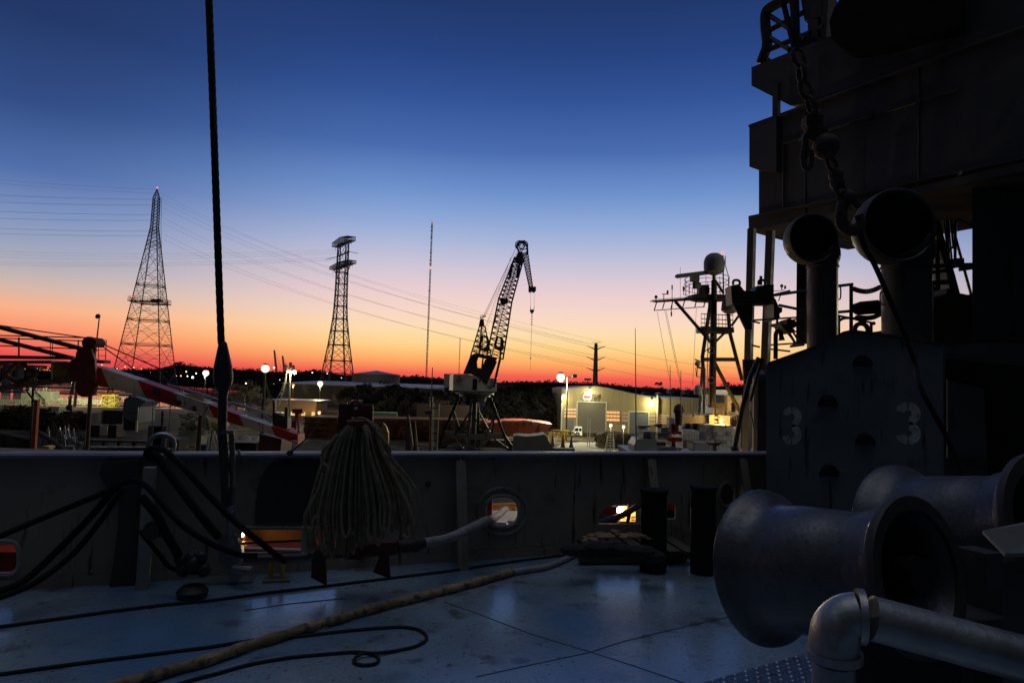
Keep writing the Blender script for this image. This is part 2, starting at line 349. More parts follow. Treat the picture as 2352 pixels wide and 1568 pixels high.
for a, b in zip(gl, gl[1:]):
    m.quad(a[1], b[1], b[0], a[0]); m.quad(a[0], b[0], b[2], a[2])
struct('hills', m, 'hill_earth')
m = MB(); x = -140
while x < 2380:
    x += R.uniform(2.5, 6)
    for row in range(3):
        d = (R.uniform(560, 700) - row * 60) * dep(x) * (1.12 if x < 480 else 1); q = P((x + R.uniform(-6, 6), 860), d)
        top = prow(x) + R.uniform(-1.5, 5) + row * 9
        zt = ZH(q, top); zb = max(GZ, ZH(q, top + 26)); h = zt - zb; cr = h * .5
        m.bar((q.x, q.y, zb - 2), (q.x, q.y, zb + h * .6), .35, 4)
        for k in range(60):
            a = R.uniform(0, math.tau); t = R.random() ** .5; u = R.uniform(-1, 1); rr = cr * math.sqrt(max(0, 1 - u * u)) * t * .8
            c = V((q.x + math.cos(a) * rr, q.y + math.sin(a) * rr, zb + h * .52 + u * h * .46)); s_ = R.uniform(.5, 1.1) * dep(x)
            e = V((R.uniform(-1, 1), R.uniform(-1, 1), R.uniform(-1, 1))).normalized(); g = e.orthogonal().normalized()
            m.quad(c - e * s_, c - g * s_ * .6, c + e * s_, c + g * s_ * .6)
o = solo('far_woodland', m, 'tree_dark', 'dark bare woodland along the horizon below the sunset', 'woodland', kind='stuff')
# single tree standing above the ridge
def bare_tree(c, h, w, label, group=None, n=900, leaf=.35, mt='twigs', trunk='wood_pole'):
    T = thing('tree', label, 'tree', c, group); c = V(c)
    a = MB(); tips = []
    a.tube([c, c + V((0, 0, h * .25)), c + V((.03 * h, 0, h * .5))], [h * .03, h * .022, h * .014], 6)
    def br(p, d, L, r, lv):
        q = p + d * L; a.bar(p, q, r, 4, r * .6)
        if lv == 0: tips.append((p, q)); return
        for k in range(3):
            nd_ = (d + V((R.uniform(-.8, .8), R.uniform(-.8, .8), R.uniform(-.3, .6)))).normalized(); br(q, nd_, L * .66, r * .6, lv - 1)
    for k in range(7):
        an = k * .9 + R.uniform(0, .5); br(c + V((0, 0, h * (.25 + .04 * k))), V((math.cos(an) * .8 * w / h * 2, math.sin(an) * .8 * w / h * 2, .9)).normalized(), h * .26, h * .012, 3)
    part(T, 'trunk', a, trunk)
    b = MB()
    for k in range(n):
        p, q = tips[R.randrange(len(tips))]; cc = p.lerp(q, R.uniform(0, 1.3)) + V((R.gauss(0, 1), R.gauss(0, 1), R.gauss(0, 1))) * h * .02
        e = V((R.uniform(-1, 1), R.uniform(-1, 1), R.uniform(-.4, 1))).normalized(); g = e.orthogonal().normalized()
        b.quad(cc - e * leaf, cc - g * leaf * .35, cc + e * leaf, cc + g * leaf * .35)
    part(T, 'crown', b, mt); return T
q = P((1513, 890), 520); bare_tree((q.x, q.y, ZH(q, 892)), 5.4, 5, 'round bare tree standing above the ridge left of the ship mast', n=1600, leaf=.35, mt='tree_dark', trunk='tree_dark')
q = P((1668, 890), 420); bare_tree((q.x, q.y, ZH(q, 893)), 4.4, 3, 'small round-headed tree on the skyline just right of the ship mast', n=900, leaf=.3, mt='tree_dark', trunk='tree_dark')
q = P((412, 845), 500); bare_tree((q.x, q.y, ZH(q, 848)), 6, 8, 'flat-topped dark tree on the skyline right of the tall lattice pylon', n=1600, leaf=.4, mt='tree_dark', trunk='tree_dark')
# trees in the yard behind the red end of the striped boom
for i, (X, Y, D_, h, lb) in enumerate([(545, 905, 190, 11, 'bare twiggy tree lit by floodlights just right of the thick stay wire'), (575, 925, 170, 9, 'smaller bare bush-like tree left of the tall floodlight pole'),
                                  (905, 935, 205, 11, 'dark leafless tree in front of the long shed, right of the red bracket'), (1010, 940, 185, 9, 'dark bare tree left of the harbour crane'), (860, 930, 220, 12, 'dim bare tree standing against the blotchy shed wall'),
                                  (1215, 950, 200, 11, 'dark tree between harbour crane and warehouse'), (1262, 950, 190, 10, 'dark tree close to the lit left end of the warehouse'), (1170, 945, 190, 10, 'dark tree directly behind the crane legs')]):
    q = P((X, Y), D_); bare_tree((q.x, q.y, GZ), h, h, lb, 'bare trees in the shipyard', n=1200, leaf=.3, mt='twigs' if i < 2 else 'tree_dark')
# dense dark wood behind the crane and beside the warehouse
first = None
WX = [(815, 215, 10), (850, 208, 9), (893, 214, 10), (935, 220, 10.5), (972, 212, 9.5), (1010, 218, 10), (1048, 225, 10), (1118, 222, 11), (1148, 210, 10), (1178, 216, 11), (1204, 206, 10), (1232, 212, 11), (1256, 202, 10), (1280, 215, 10)]
for i, (X, D_, h) in enumerate(WX):
    q = P((X, 940), D_); lb = 'dense dark tree in the row behind the crane, %s in the row' % NTH[i]
    if first is None: first = bare_tree((q.x, q.y, GZ), 10, 12, lb, 'dense dark trees', n=5200, leaf=.42, mt='tree_dark', trunk='tree_dark')
    else: T = dup(first, (q.x, q.y, GZ), i * 1.3, lb); T.scale = (h / 10 * 1.15,) * 2 + (h / 10,)
m = MB()
for k in range(15000):
    X = R.uniform(800, 1300); q = P((X, 940), R.uniform(186, 200)); hh = R.random() * (4.6 + 1.3 * math.sin(X * .05) + math.sin(X * .17)); c = V((q.x, q.y, GZ + hh)); e = V((R.uniform(-1, 1), R.uniform(-1, 1), R.uniform(-1, 1))).normalized() * .5; g = e.orthogonal().normalized() * .3
    m.quad(c - e, c - g, c + e, c + g)
solo('undergrowth', m, 'tree_dark', 'low black undergrowth below the trees behind the harbour crane', 'undergrowth', kind='stuff')
# bushes on the bank at left
m = MB()
for k in range(26000):
    t = R.random(); x = -82 - t * 70 - abs(R.gauss(0, 2)); y = 126 + t * 20 + R.uniform(0, 9); hh = R.random() ** 1.2 * (2.9 + 1.0 * math.sin(x * .45) + .5 * math.sin(x * 1.7))
    c = V((x, y, GZ + hh)); e = V((R.uniform(-1, 1), R.uniform(-1, 1), R.uniform(-1, 1))).normalized() * .35; g = e.orthogonal().normalized() * .22
    m.quad(c - e, c - g, c + e, c + g)
solo('bank_bushes', m, 'tree_dark', 'black mass of scrub on the river bank at far left', 'scrub', kind='stuff')
# ================================================================ TALL PYLON (left)
def sq(c, z, w, rot, d=None):
    d = d or w; return [V((c.x, c.y, z)) + Matrix.Rotation(rot, 3, 'Z') @ V((sx_ * w / 2, sy_ * d / 2, 0)) for sx_, sy_ in ((-1, -1), (1, -1), (1, 1), (-1, 1))]
B = P((334, 858), 420); B.z = -10
T = thing('lattice_pylon', 'tallest steel lattice pylon at left with pointed top and red beacon', 'pylon', B, 'river crossing pylons')
u1 = 420 / F; ro = .13
zs = [ZH(B, y) for y in (455, 521)]; pt = ZH(B, 433)
up = MB(); up.truss(sq(B, zs[1], 13.5 * u1, ro), sq(B, zs[0], 11.5 * u1, ro), 9, .26, .13)
for c in sq(B, zs[0], 11.5 * u1, ro): up.bar(c, (B.x, B.y, pt), .22)
up.truss(sq(B, zs[0], 11.5 * u1, ro), sq(B, (zs[0] + pt) / 2, 6 * u1, ro), 1, .15)
part(T, 'mast_head', up, 'pylon_steel')
lo = MB(); yy = [521, 545, 575, 618, 657, 697, 737, 793, 853]
ws = [13 + (97 - 13) * ((y - 521) / 332) ** 1.0 for y in yy]; zz = [ZH(B, y) for y in yy]; zz.append(-10); ws.append(ws[-1] + 14)
for i in range(len(zz) - 1):
    a = sq(B, zz[i], ws[i] * u1, ro); b = sq(B, zz[i + 1], ws[i + 1] * u1, ro)
    lo.truss(a, b, 1 if i > 1 else 3, .3, .12)
    for k in range(4):                                            # secondary lacing along the legs
        l = (k + 1) % 4; mid = (a[k] + a[l] + b[k] + b[l]) / 4; n_ = 7 if i > 3 else 5
        for j in range(n_):
            t = (j + .5) / n_; 
            for s0, s1 in ((k, l), (l, k)):
                p = a[s0].lerp(b[s0], t); dg = (a[s0].lerp(mid, t * 2) if t < .5 else mid.lerp(b[s0], t * 2 - 1)); lo.bar(p, dg, .07)
                dg2 = (a[s0].lerp(mid, min(1, t * 2 + .25)) if t < .5 else mid.lerp(b[s0], min(1, t * 2 - 1 + .25))); lo.bar(p, dg2, .06)
for i in (4, 5, 6, 7): 
    a = sq(B, zz[i], ws[i] * u1, ro)
    for k in range(4): lo.bar(a[k] + V((0, 0, .9)), a[(k + 1) % 4] + V((0, 0, .9)), .2); lo.bar(a[k], a[(k + 1) % 4], .3)
part(T, 'leg_frame', lo, 'pylon_steel')
pf = MB(); a = sq(B, zz[5] + .5, ws[5] * u1 + 3, ro)
for k in range(4):
    p, q = a[k], a[(k + 1) % 4]; pf.bar(p, q, .35); pf.bar(p + V((0, 0, 1.5)), q + V((0, 0, 1.5)), .1); pf.bar(p + V((0, 0, 2.6)), q + V((0, 0, 2.6)), .1)
    for j in range(10): r_ = p.lerp(q, j / 10); pf.bar(r_, r_ + V((0, 0, 2.6)), .09)
pf.box((a[1].x - 3, a[1].y + 2, a[1].z + .7), (6, 3, 1.6)); part(T, 'platform', pf, 'pylon_steel')
ld = MB(); t0 = sq(B, zs[0], 11.5 * u1, ro)[1] + V((1.6, 0, 0)); t1 = sq(B, zz[5], ws[5] * u1, ro)[1] + V((2.2, 0, 0)); tm = sq(B, zs[1], 13.5 * u1, ro)[1] + V((2.0, 0, 0))
for A_, B_ in ((t0, tm), (tm, t1)):
    for off in (-.7, .7): ld.bar(A_ + V((off, 0, 0)), B_ + V((off, 0, 0)), .09)
    n_ = int((A_ - B_).length / 1.6)
    for j in range(n_): c = A_.lerp(B_, j / n_); ld.bar(c - V((.7, 0, 0)), c + V((.7, 0, 0)), .08)
part(T, 'caged_ladder', ld, 'pylon_steel')
bc = MB(); bc.ball((B.x, B.y, pt + .4), .5, 8); part(T, 'beacon', bc, 'beacon_red')
bc = MB(); bc.ball(sq(B, zz[5] + 3, ws[5] * u1, ro)[0], .45, 8); part(T, 'beacon', bc, 'beacon_red')
# ================================================================ SECOND PYLON with double crossarms
B2 = P((775, 860), 420); B2.z = GZ
T = thing('lattice_pylon', 'shorter steel pylon in the centre-left with two slanting crossarms', 'pylon', B2, 'river crossing pylons')
ro2 = -math.atan2(26, 17); bo = MB(); yy = [560, 603, 626, 652, 679, 703, 732, 760, 792, 828, 857]; ws = [20, 21, 22, 22, 23, 24, 27, 33, 40, 50, 58]
zz = [ZH(B2, y) for y in yy] + [GZ]; ws.append(72)
for i in range(len(zz) - 1):
    a = sq(B2, zz[i], ws[i] * u1 * .95, ro2); b = sq(B2, zz[i + 1], ws[i + 1] * u1 * .95, ro2); bo.truss(a, b, 1, .42, .16)
    for k in range(4): bo.bar(b[k], b[(k + 1) % 4], .34)
    ia = sq(B2, zz[i], ws[i] * u1 * .8, ro2); ib = sq(B2, zz[i + 1], ws[i + 1] * u1 * .8, ro2)
    for k in range(4):
        bo.bar(ia[k], ib[k], .14)
        for j in range(3): bo.bar(a[k].lerp(b[k], j / 3), ia[k].lerp(ib[k], (j + .5) / 3), .1); bo.bar(ia[k].lerp(ib[k], (j + .5) / 3), a[k].lerp(b[k], (j + 1) / 3), .1)
part(T, 'body', bo, 'pylon_steel')
ax = V((17, -26, 0)).normalized(); nx = V((26, 17, 0)).normalized(); z1 = ZH(B2, 612); z2 = ZH(B2, 560)
for nm, z_, L, hh, wd in (('crossarm', z1, 17.5, 2.6, 5), ('crossarm', z2, 14.5, 3.8, 5)):
    c = V((B2.x, B2.y, z_)); am = MB()
    for side in (-1, 1):
        e = c + ax * side * L; A_ = [c + nx * wd / 2, c - nx * wd / 2, c - nx * wd / 2 + V((0, 0, hh)), c + nx * wd / 2 + V((0, 0, hh))]
        B_ = [e + nx * wd / 2, e - nx * wd / 2, e - nx * wd / 2 + V((0, 0, hh * .6)), e + nx * wd / 2 + V((0, 0, hh * .6))]; am.truss(A_, B_, 6, .2, .1)
        for j in range(7):
            p = c.lerp(e, j / 6); am.bar(p - nx * wd * .5, p + nx * wd * .5, .2)
        am.bar(e + V((0, 0, 0)), e + V((0, 0, -2.6)), .13)
    if z_ == z1:
        for side in (-1, 1): am.bar(c + ax * side * L * .9, c + ax * side * 3.5 + V((0, 0, -9)), .28)
    part(T, nm, am, 'pylon_steel')
am = MB(); c = V((B2.x, B2.y, ZH(B2, 584)))
am.bar(c - ax * 11, c + ax * 11, .5); am.bar(c - ax * 11 + V((-8, 3, -1.5)), c - ax * 11, .2); am.bar(c + ax * 11, c + ax * 11 + V((6, -2, -1.2)), .2); part(T, 'service_boom', am, 'pylon_steel')
# lines
def line(p, q, sag, r=.075):
    p, q = V(p), V(q); m = MB(); n = 18; m.tube([p.lerp(q, i / n) - V((0, 0, sag * 4 * (i / n) * (1 - i / n))) for i in range(n + 1)], r, 3, cap=False); return m
up_l = [(441, 433), (452, 442), (457, 456), (471, 470), (495, 491), (507, 505), (532, 531), (541, 540)]
for i, (a_, b_) in enumerate([(410, 435), (418, 444), (445, 458), (461, 471), (482, 493), (498, 506), (521, 531), (533, 541)]):
    q0 = P((-160, a_ + (a_ - b_) * .45), 380); q1 = P((352, b_), 420)
    solo('power_line', line(q0, q1, 1.0, .045 if i < 2 else .075), 'cable', 'power line running left from the tall pylon, ' + TOP[i] + ' of its eight', 'power line', 'lines left of the tall pylon')
pole = P((1367, 880), 215); pole.z = GZ
ends = [(1340, 786), (1385, 785), (1345, 793), (1390, 797), (1344, 818), (1390, 821), (1343, 842), (1390, 845)]
for i, (ys, e) in enumerate(zip((441, 450, 464, 478, 501, 513, 537, 550), ends)):
    q0 = P((376 if i > 1 else 364, ys), 420); q1 = P(e, 215); q0m = q1 + (q1 - q0) * .0
    solo('power_line', line(q0, q1, 7.0, .03 if i < 2 else .042), 'cable', 'power line from the tall pylon to the skyline pole, ' + TOP[i] + ' of its eight', 'power line', 'lines between the pylons and utility pole')
for i, (a_, b_) in enumerate([(569, 574), (576, 579), (584, 583), (595, 590), (599, 594), (603, 597)]):
    q0 = P((-160, a_ - 1), 620); q1 = P((768 + i * 3, b_), 421)
    solo('power_line', line(q0, q1, 4.0, .045), 'cable', 'faint power line left of the crossarm pylon, ' + (TOP[i] if i < 5 else 'lowest') + ' of six', 'power line', 'faint lines left of the crossarm pylon')
# ================================================================ RADIO MASTS
def mast(x0, y0, yt, d, r, label, ls, lab2=None):
    b = P((x0, y0), d); b.z = GZ - 1; zt = ZH(b, yt); T = thing('radio_mast', label, 'radio mast', b, 'guyed radio masts on the skyline')
    m = MB(); A_ = [b + V((math.cos(k * 2.094) * r, math.sin(k * 2.094) * r, 0)) for k in range(3)]; B_ = [a + V((0, 0, zt - b.z)) for a in A_]
    m.truss(A_, B_, int((zt - b.z) / (r * 5)), r * .35, r * .22, x=False); part(T, 'lattice', m, 'pylon_steel')
    for y, rr in ls:
        m = MB(); m.ball((b.x, b.y, ZH(b, y)), rr, 8); part(T, 'beacon', m, 'beacon_orange')
    return T, b
T, b = mast(979, 862, 510, 780, .85, 'tall thin radio mast with orange beacons, left of the harbour crane', [(512, .7), (615, 1.3), (712, .6), (808, .5)])
m = MB()
for y in (520, 530, 545, 580, 598, 606, 668): m.box((b.x, b.y, ZH(b, y)), (2.6, 1, .6))
part(T, 'antennas', m, 'pylon_steel')
mast(1054, 855, 776, 900, .5, 'short faint radio mast just left of the crane gantry', [(829, .6)])
# far construction cranes, dark jibs
for x0, x1, yt, lb in ((640, 634, 804, 'tall'), (659, 653, 817, 'short')):
    a = P((x0, 850), 640); t = P((x1 - 4, yt), 640); m = MB(); a.z = -6
    m.truss([a + V((dx, dy, 0)) for dx, dy in ((-1, -1), (1, -1), (1, 1), (-1, 1))], [t + V((dx, dy, 0)) * .4 for dx, dy in ((-1, -1), (1, -1), (1, 1), (-1, 1))], 16, .22, .14)
    m.bar(t, a + V((9, 0, 2)), .1)
    solo('crawler_crane_jib', m, 'red_lead', lb + ' distant crane jib on the horizon right of the brightest floodlight', 'crane jib', 'distant crane jibs')
# ================================================================ UTILITY POLE with three pairs of arms
T = thing('transmission_pole', 'dark steel pole with three pairs of arms on the skyline above the warehouse', 'utility pole', pole)
m = MB(); zt = ZH(pole, 788); m.tube([pole, (pole.x, pole.y, zt)], [1.15, .5], 12); part(T, 'pole', m, 'crane_dark')
for y in (796, 821, 846):
    m = MB(); z_ = ZH(pole, y + 3)
    for s_ in (-1, 1):
        m.tube([(pole.x, pole.y, z_ - .6), (pole.x + s_ * 1.5, pole.y, z_ + .1), (pole.x + s_ * 3.1, pole.y, z_ + .7)], [.22, .16, .07], 5)
        m.bar((pole.x, pole.y, z_ + .8), (pole.x + s_ * 1.0, pole.y, z_ + .1), .08)
    part(T, 'arm_pair', m, 'crane_dark')
m = MB(); m.bar((pole.x - 1.3, pole.y, zt + .2), (pole.x + 1.5, pole.y, zt + .3), .08); part(T, 'top_bracket', m, 'crane_dark')
for i, (y0, y1) in enumerate(((797, 846), (822, 870), (847, 880))):
    solo('power_line', line(P((1392, y0), 215), P((1780, y1), 240), 2, .035), 'cable', 'thin power line right of the skyline pole, %s arm' % ('top', 'middle', 'bottom')[i], 'power line', 'lines right of the utility pole')
m = MB(); m.box(P((1350, 871), 300), (3, .8, .8)); b = P((1350, 871), 300); m.bar(b, (b.x, b.y, GZ), .18); solo('sign_mast', m, 'crane_dark', 'tiny T-shaped light mast on the skyline just left of the steel pole', 'mast')
# ================================================================ LAMPS
def floodlight(k, headpx, d, power, col, r, label, group, base=None, arm=0.0, second=None, pm='wood_pole', pr=.18):
    h = P(headpx, d); bx = h.x + arm; T = thing('floodlight_pole', label, 'floodlight', (bx, h.y, GZ), group)
    m = MB(); m.tube([(bx, h.y, GZ), (bx, h.y, h.z + (.1 if arm else -r))], [pr * 1.2, pr * .8], 8); part(T, 'pole', m, pm)
    if arm or second:
        m = MB(); m.bar((bx - arm - (.0), h.y, h.z + .1), (bx + (second or 0), h.y, h.z + .1), .07); part(T, 'arm', m, pm)
    lamp(T, 'lamp', 'lamp_%d' % k, h, r * .92, col, power)
    m = MB(); m.lathe([(r * .12, r * 1.15), (r * .5, r * 1.05), (r * .72, r * .8)], h, (0, 0, 1), 12); part(T, 'hood', m, 'crane_dark')
    if second: m = MB(); m.box((bx + second, h.y, h.z + .35), (.9, .6, .7), .3); part(T, 'unlit_head', m, 'crane_dark')
    return T
WH = (1.0, .93, .62); OR = (1.0, .40, .10)
floodlight(1, px('Z4', (280, 165)), 141, 7000, WH, .95, 'brightest floodlight on a tall pole in front of the warehouse, second head unlit', 'yard floodlights', arm=1.4, second=1.4)
floodlight(2, px('Z2', (715, 360)), 132, 7000, WH, .85, 'very bright floodlight above the tip of the striped boom', 'yard floodlights', pr=.3)
floodlight(3, px('Z2', (190, 400)), 228, 4500, (1, 1, .85), 1.1, 'white floodlight touching the left side of the thick stay wire', 'yard floodlights')
floodlight(4, px('Z2', (1200, 493)), 225, 4200, (1, .95, .6), 1.0, 'yellow-white floodlight left of the red bracket, standing behind the low olive building', 'yard floodlights')
floodlight(5, px('Z2', (963, 507)), 262, 4000, OR, .55, 'orange lamp glowing on the dim shed wall', 'orange yard lamps')
floodlight(6, px('Z2', (1192, 747)), 196, 2600, OR, .5, 'orange lamp at the right end of the low olive building', 'orange yard lamps')
# wooden utility pole with two lamps, transformers and crossarm
b = P(px('Z2', (920, 880)), 155); b.z = GZ
T = thing('utility_pole', 'leaning wooden utility pole with crossarm and two lamps right of the boom tip', 'utility pole', b)
t = P(px('Z2', (938, 335)), 155); m = MB(); m.tube([b, t], [.25, .16], 8); part(T, 'pole', m, 'wood_pole')
m = MB(); a = P(px('Z2', (870, 345)), 155); c = P(px('Z2', (990, 358)), 155); m.bar(a, c, .12); a = P(px('Z2', (905, 382)), 155); c = P(px('Z2', (975, 390)), 155); m.bar(a, c, .1); part(T, 'crossarm', m, 'wood_pole')
for x, y in ((885, 338), (905, 352), (962, 350), (938, 325)):
    m = MB(); c = P(px('Z2', (x, y)), 155); m.tube([c - V((0, 0, .5)), c + V((0, 0, .5))], .32, 10); part(T, 'transformer', m, 'crane_dark')
for i, (x, y, r) in enumerate(((972, 391, .5), (914, 384, .28))):
    lamp(T, 'lamp', 'lamp_pole_%d' % i, P(px('Z2', (x, y)), 154.5), r, WH, 1100 if i == 0 else 300)
for i in range(3):
    p0 = P(px('Z2', (725, 480 + i * 14)), 132); p1 = P(px('Z2', (905, 395 + i * 25)), 155)
    solo('overhead_cable', line(p0, p1, 4.5 + i * .6, .05), 'wood_pole', 'slack overhead cable looping between floodlight pole and wooden pole, ' + ('top', 'middle', 'lowest')[i], 'cable', 'slack overhead cables')
# far lights across the water and behind the yard
T0 = None; fl = [('Z1', 45, 535, 'w', .5), ('Z1', 95, 450, 'w', .35), ('Z1', 345, 453, 'o', .5), ('Z1', 325, 540, 'w', .55), ('Z1', 298, 577, 'w', 1.0), ('Z1', 304, 610, 'w', .8), ('Z1', 405, 538, 'o', .95), ('Z1', 428, 540, 'o', .95), ('Z1', 900, 508, 'o', .5), ('Z1', 966, 553, 'w', .7),
      ('Z1', 1035, 541, 'o', .6), ('Z1', 1105, 526, 'o', .5), ('Z1', 1180, 533, 'o', .6), ('Z1', 1250, 545, 'o', .45), ('Z1', 1332, 572, 'w', .7), ('Z1', 1440, 550, 'o', .5), ('Z1', 1457, 570, 'w', 1.1), ('Z1', 1536, 550, 'o', .6),
      ('Z1', 1555, 606, 'w', .45), ('Z1', 1598, 605, 'o', .5), ('Z1', 1645, 568, 'o', .6), ('Z1', 1656, 607, 'w', .5), ('Z1', 1702, 618, 'w', .9), ('Z1', 1735, 584, 'o', .4), ('Z2', 845, 460, 'w', .5), ('Z2', 790, 500, 'o', .5), ('Z2', 808, 500, 'o', .4), ('Z2', 793, 352, 'w', .7),
      ('Z2', 545, 490, 'w', .6), ('Z2', 1130, 395, 'w', .4), ('Z2', 1262, 402, 'w', .45), ('Z2', 1388, 442, 'o', .4), ('Z2', 1230, 614, 'w', .35), ('Z2', 105, 403, 'w', .5), ('Z1', 1810, 613, 'w', .6)]
cnt = dict(w=0, o=0); protos = {}
fl = sorted([(px(k, (x, y)), c, r) for k, x, y, c, r in fl], key=lambda a: a[0][0])
ORDW = 'first second third fourth fifth sixth seventh eighth ninth tenth eleventh twelfth thirteenth fourteenth fifteenth sixteenth seventeenth eighteenth nineteenth twentieth twenty-first twenty-second twenty-third twenty-fourth'.split()
for p_, c, r in fl:
    dd = 1060 if p_[0] < 400 and p_[1] < 857 else 455
    h = P(p_, dd); r = r * dd / 455 * (.8 if dd > 500 else 1); word = ORDW[cnt[c]]; cnt[c] += 1
    lb = 'small distant %s street light along the dark shore, %s %s one from the left' % ('white' if c == 'w' else 'orange', word, 'white' if c == 'w' else 'orange')
    if c not in protos:
        T = thing('street_lamp', lb, 'street lamp', h, 'distant street lights'); m = MB(); m.bar(h - V((0, 0, 4)), h - V((0, 0, .3)), .1); part(T, 'pole', m, 'crane_dark')
        m = MB(); m.ball(h, .8, 8); part(T, 'lamp', m, 'far_white' if c == 'w' else 'far_orange'); protos[c] = T; T.scale = (r / 1.05,) * 3
    else:
        T = dup(protos[c], h, 0, lb); T.scale = (r / 1.05,) * 3
# ================================================================ FAR LEFT SHORE
m = MB(); a = P((-60, 832), 600); c = P((78, 838), 560); m.slab([a, c, c - V((0, 0, 2)), a - V((0, 0, 2))], (2, 12, 0)); 
T = thing('road_bridge', 'long low road bridge on the horizon at far left', 'bridge', (a + c) / 2); part(T, 'deck', m, 'concrete')
for i in range(5):
    q = a.lerp(c, (i + .5) / 5); m = MB(); m.box((q.x, q.y + 6, (q.z - 2 + WZ) / 2), (2.5, 8, q.z - 2 - WZ)); part(T, 'pier', m, 'concrete')
for i, (x, y, w, lb) in enumerate(((14.2, 0, 0, ''),)): pass
def y8box(x0, y0, x1, y1, d, dep, mt, nm, lb, cat, group=None):
    a = P((x0, y0), d); c = P((x1, y1), d); m = MB(); m.box(((a.x + c.x) / 2, a.y + dep / 2, (a.z + c.z) / 2), (abs(c.x - a.x), dep, abs(a.z - c.z))); return solo(nm, m, mt, lb, cat, group)
def lit_shed(k, p0, p1, lb):
    a = P(p0, 1010); c = P(p1, 1010); T = thing('quay_shed', lb, 'shed', ((a.x + c.x) / 2, a.y, c.z), 'orange-lit sheds across the river'); m = MB()
    w = c.x - a.x; m.slab([(a.x, a.y, c.z), (c.x, a.y, c.z), (c.x, a.y, a.z - .6), (a.x + w * .5, a.y, a.z), (a.x, a.y, a.z - .8)], (0, 8, 0)); part(T, 'wall', m, 'concrete')
    m = MB()
    for j in range(5): m.box((a.x + w * (j + .5) / 5, a.y - .12, (a.z + c.z) / 2 - .3), (w / 7, .2, (a.z - c.z) * .4))
    part(T, 'lit_doors', m, 'far_glow_orange')
    m = MB(); m.bar((a.x + w * .6, a.y - 3, c.z), (a.x + w * .6, a.y - 3, a.z + 1.5), .15); part(T, 'light_mast', m, 'wood_pole')
lit_shed(0, px('Y8', (190, 905)), px('Y8', (480, 962)), 'low shed glowing orange across the river, left one'); lit_shed(1, px('Y8', (600, 925)), px('Y8', (775, 985)), 'low shed glowing orange across the river, right one')
# far pier on the river (dark deck on piles, bright water behind)
def pier(x0, x1, yd, d, lb, nm='pier', dep=7, step=9):
    a = P((x0, yd), d); c = P((x1, yd + (x1 - x0) * .03), d); T = thing(nm, lb, 'pier', ((a.x + c.x) / 2, a.y, WZ)); zd = (a.z + c.z) / 2
    m = MB(); m.box(((a.x + c.x) / 2, a.y + dep / 2, zd), (c.x - a.x, dep, 1.0)); part(T, 'deck', m, 'crane_dark')
    x = a.x + 2; m = MB()
    while x < c.x:
        for yy_ in (.5, dep - .5): m.bar((x, a.y + yy_, WZ - 1), (x, a.y + yy_, zd - .5), .35, 8)
        x += step
    part(T, 'piles', m, 'crane_dark'); return T
pier(-80, 560, 897, 395, 'long dark pier on piles crossing behind the green-lit barge')
pier(-80, 330, 884, 470, 'farther dark pier near the opposite shore', step=24)
# barge under green-white floodlight
BG = 262; T = thing('work_barge', 'flat work barge lit yellow-green with long pale pipes and railings', 'barge', P((140, 935), BG))
def b4(x0, y0, x1, y1, dep, d=BG, m=None, rz=0):
    a = P(px('N4', (x0, y0)), d); c = P(px('N4', (x1, y1)), d); (m or MB()).box(((a.x + c.x) / 2, a.y + dep / 2, (a.z + c.z) / 2), (abs(c.x - a.x), dep, abs(a.z - c.z))); return m
m = MB(); b4(-500, 400, 2700, 470, 16, m=m); part(T, 'hull', m, 'crane_green')
m = MB()
for y in (330, 362, 395):
    a = P(px('N4', (-500, y)), BG - .6); c = P(px('N4', (2300, y + 12)), BG - .6); m.bar(a, c, .3 if y == 330 else .22, 8)
for i in range(46):
    a = P(px('N4', (-200 + i * 53 + R.uniform(-10, 10), 335)), BG - .5); m.bar(a, a - V((0, 0, R.uniform(1.2, 2.0))), R.uniform(.12, .4))
part(T, 'pipe_run', m, 'cream_paint')
m = MB()
for y in (262, 290, 315):
    m.bar(P(px('N4', (900, y)), BG + 5), P(px('N4', (2250, y + 12)), BG + 5), .09); m.bar(P(px('N4', (-300, y - 10)), BG + 5), P(px('N4', (380, y - 6)), BG + 5), .08)
for i in range(34):
    x = 900 + i * 40; m.bar(P(px('N4', (x, 262)), BG + 5), P(px('N4', (x, 335)), BG + 5), .07)
for i in range(14):
    x = -200 + i * 42; m.bar(P(px('N4', (x, 252)), BG + 5), P(px('N4', (x, 330)), BG + 5), .07)
part(T, 'railing', m, 'cream_paint')
m = MB()
for i in range(30):
    a = P(px('N4', (R.uniform(930, 1650), R.uniform(300, 372))), BG + R.uniform(0, 4)); m.box(a, (R.uniform(.4, 1.6), 1, R.uniform(.3, 1.1)), R.uniform(0, 1))
m.ring(P(px('N4', (1040, 330)), BG), (.2, 1, 0), 1.4, .12); m.ring(P(px('N4', (1460, 330)), BG), (.2, 1, 0), .9, .12)
part(T, 'deck_gear', m, 'cream_paint')
T = thing('generator_container', 'pale green-white machinery container with roof vents on the barge', 'container', P(px('N4', (660, 360)), BG)); m = MB(); b4(445, 165, 885, 345, 5, m=m); part(T, 'body', m, 'cream_paint')
m = MB()
for x in (570, 460, 640, 760, 880): b4(x - 3, 345, x + 5, 392, .4, m=m)
part(T, 'stand', m, 'cream_paint')
for x, w, h in ((525, 45, 52), (800, 40, 50), (755, 22, 42), (670, 20, 25), (860, 30, 18)):
    c = P(px('N4', (x, 165)), BG + 2); m = MB(); m.lathe([(w * .011, 0), (w * .010, h * .013), (w * .014, h * .015), (w * .012, h * .022), (.02, h * .024)], c, (0, 0, 1), 10); part(T, 'roof_vent', m, 'cream_paint')
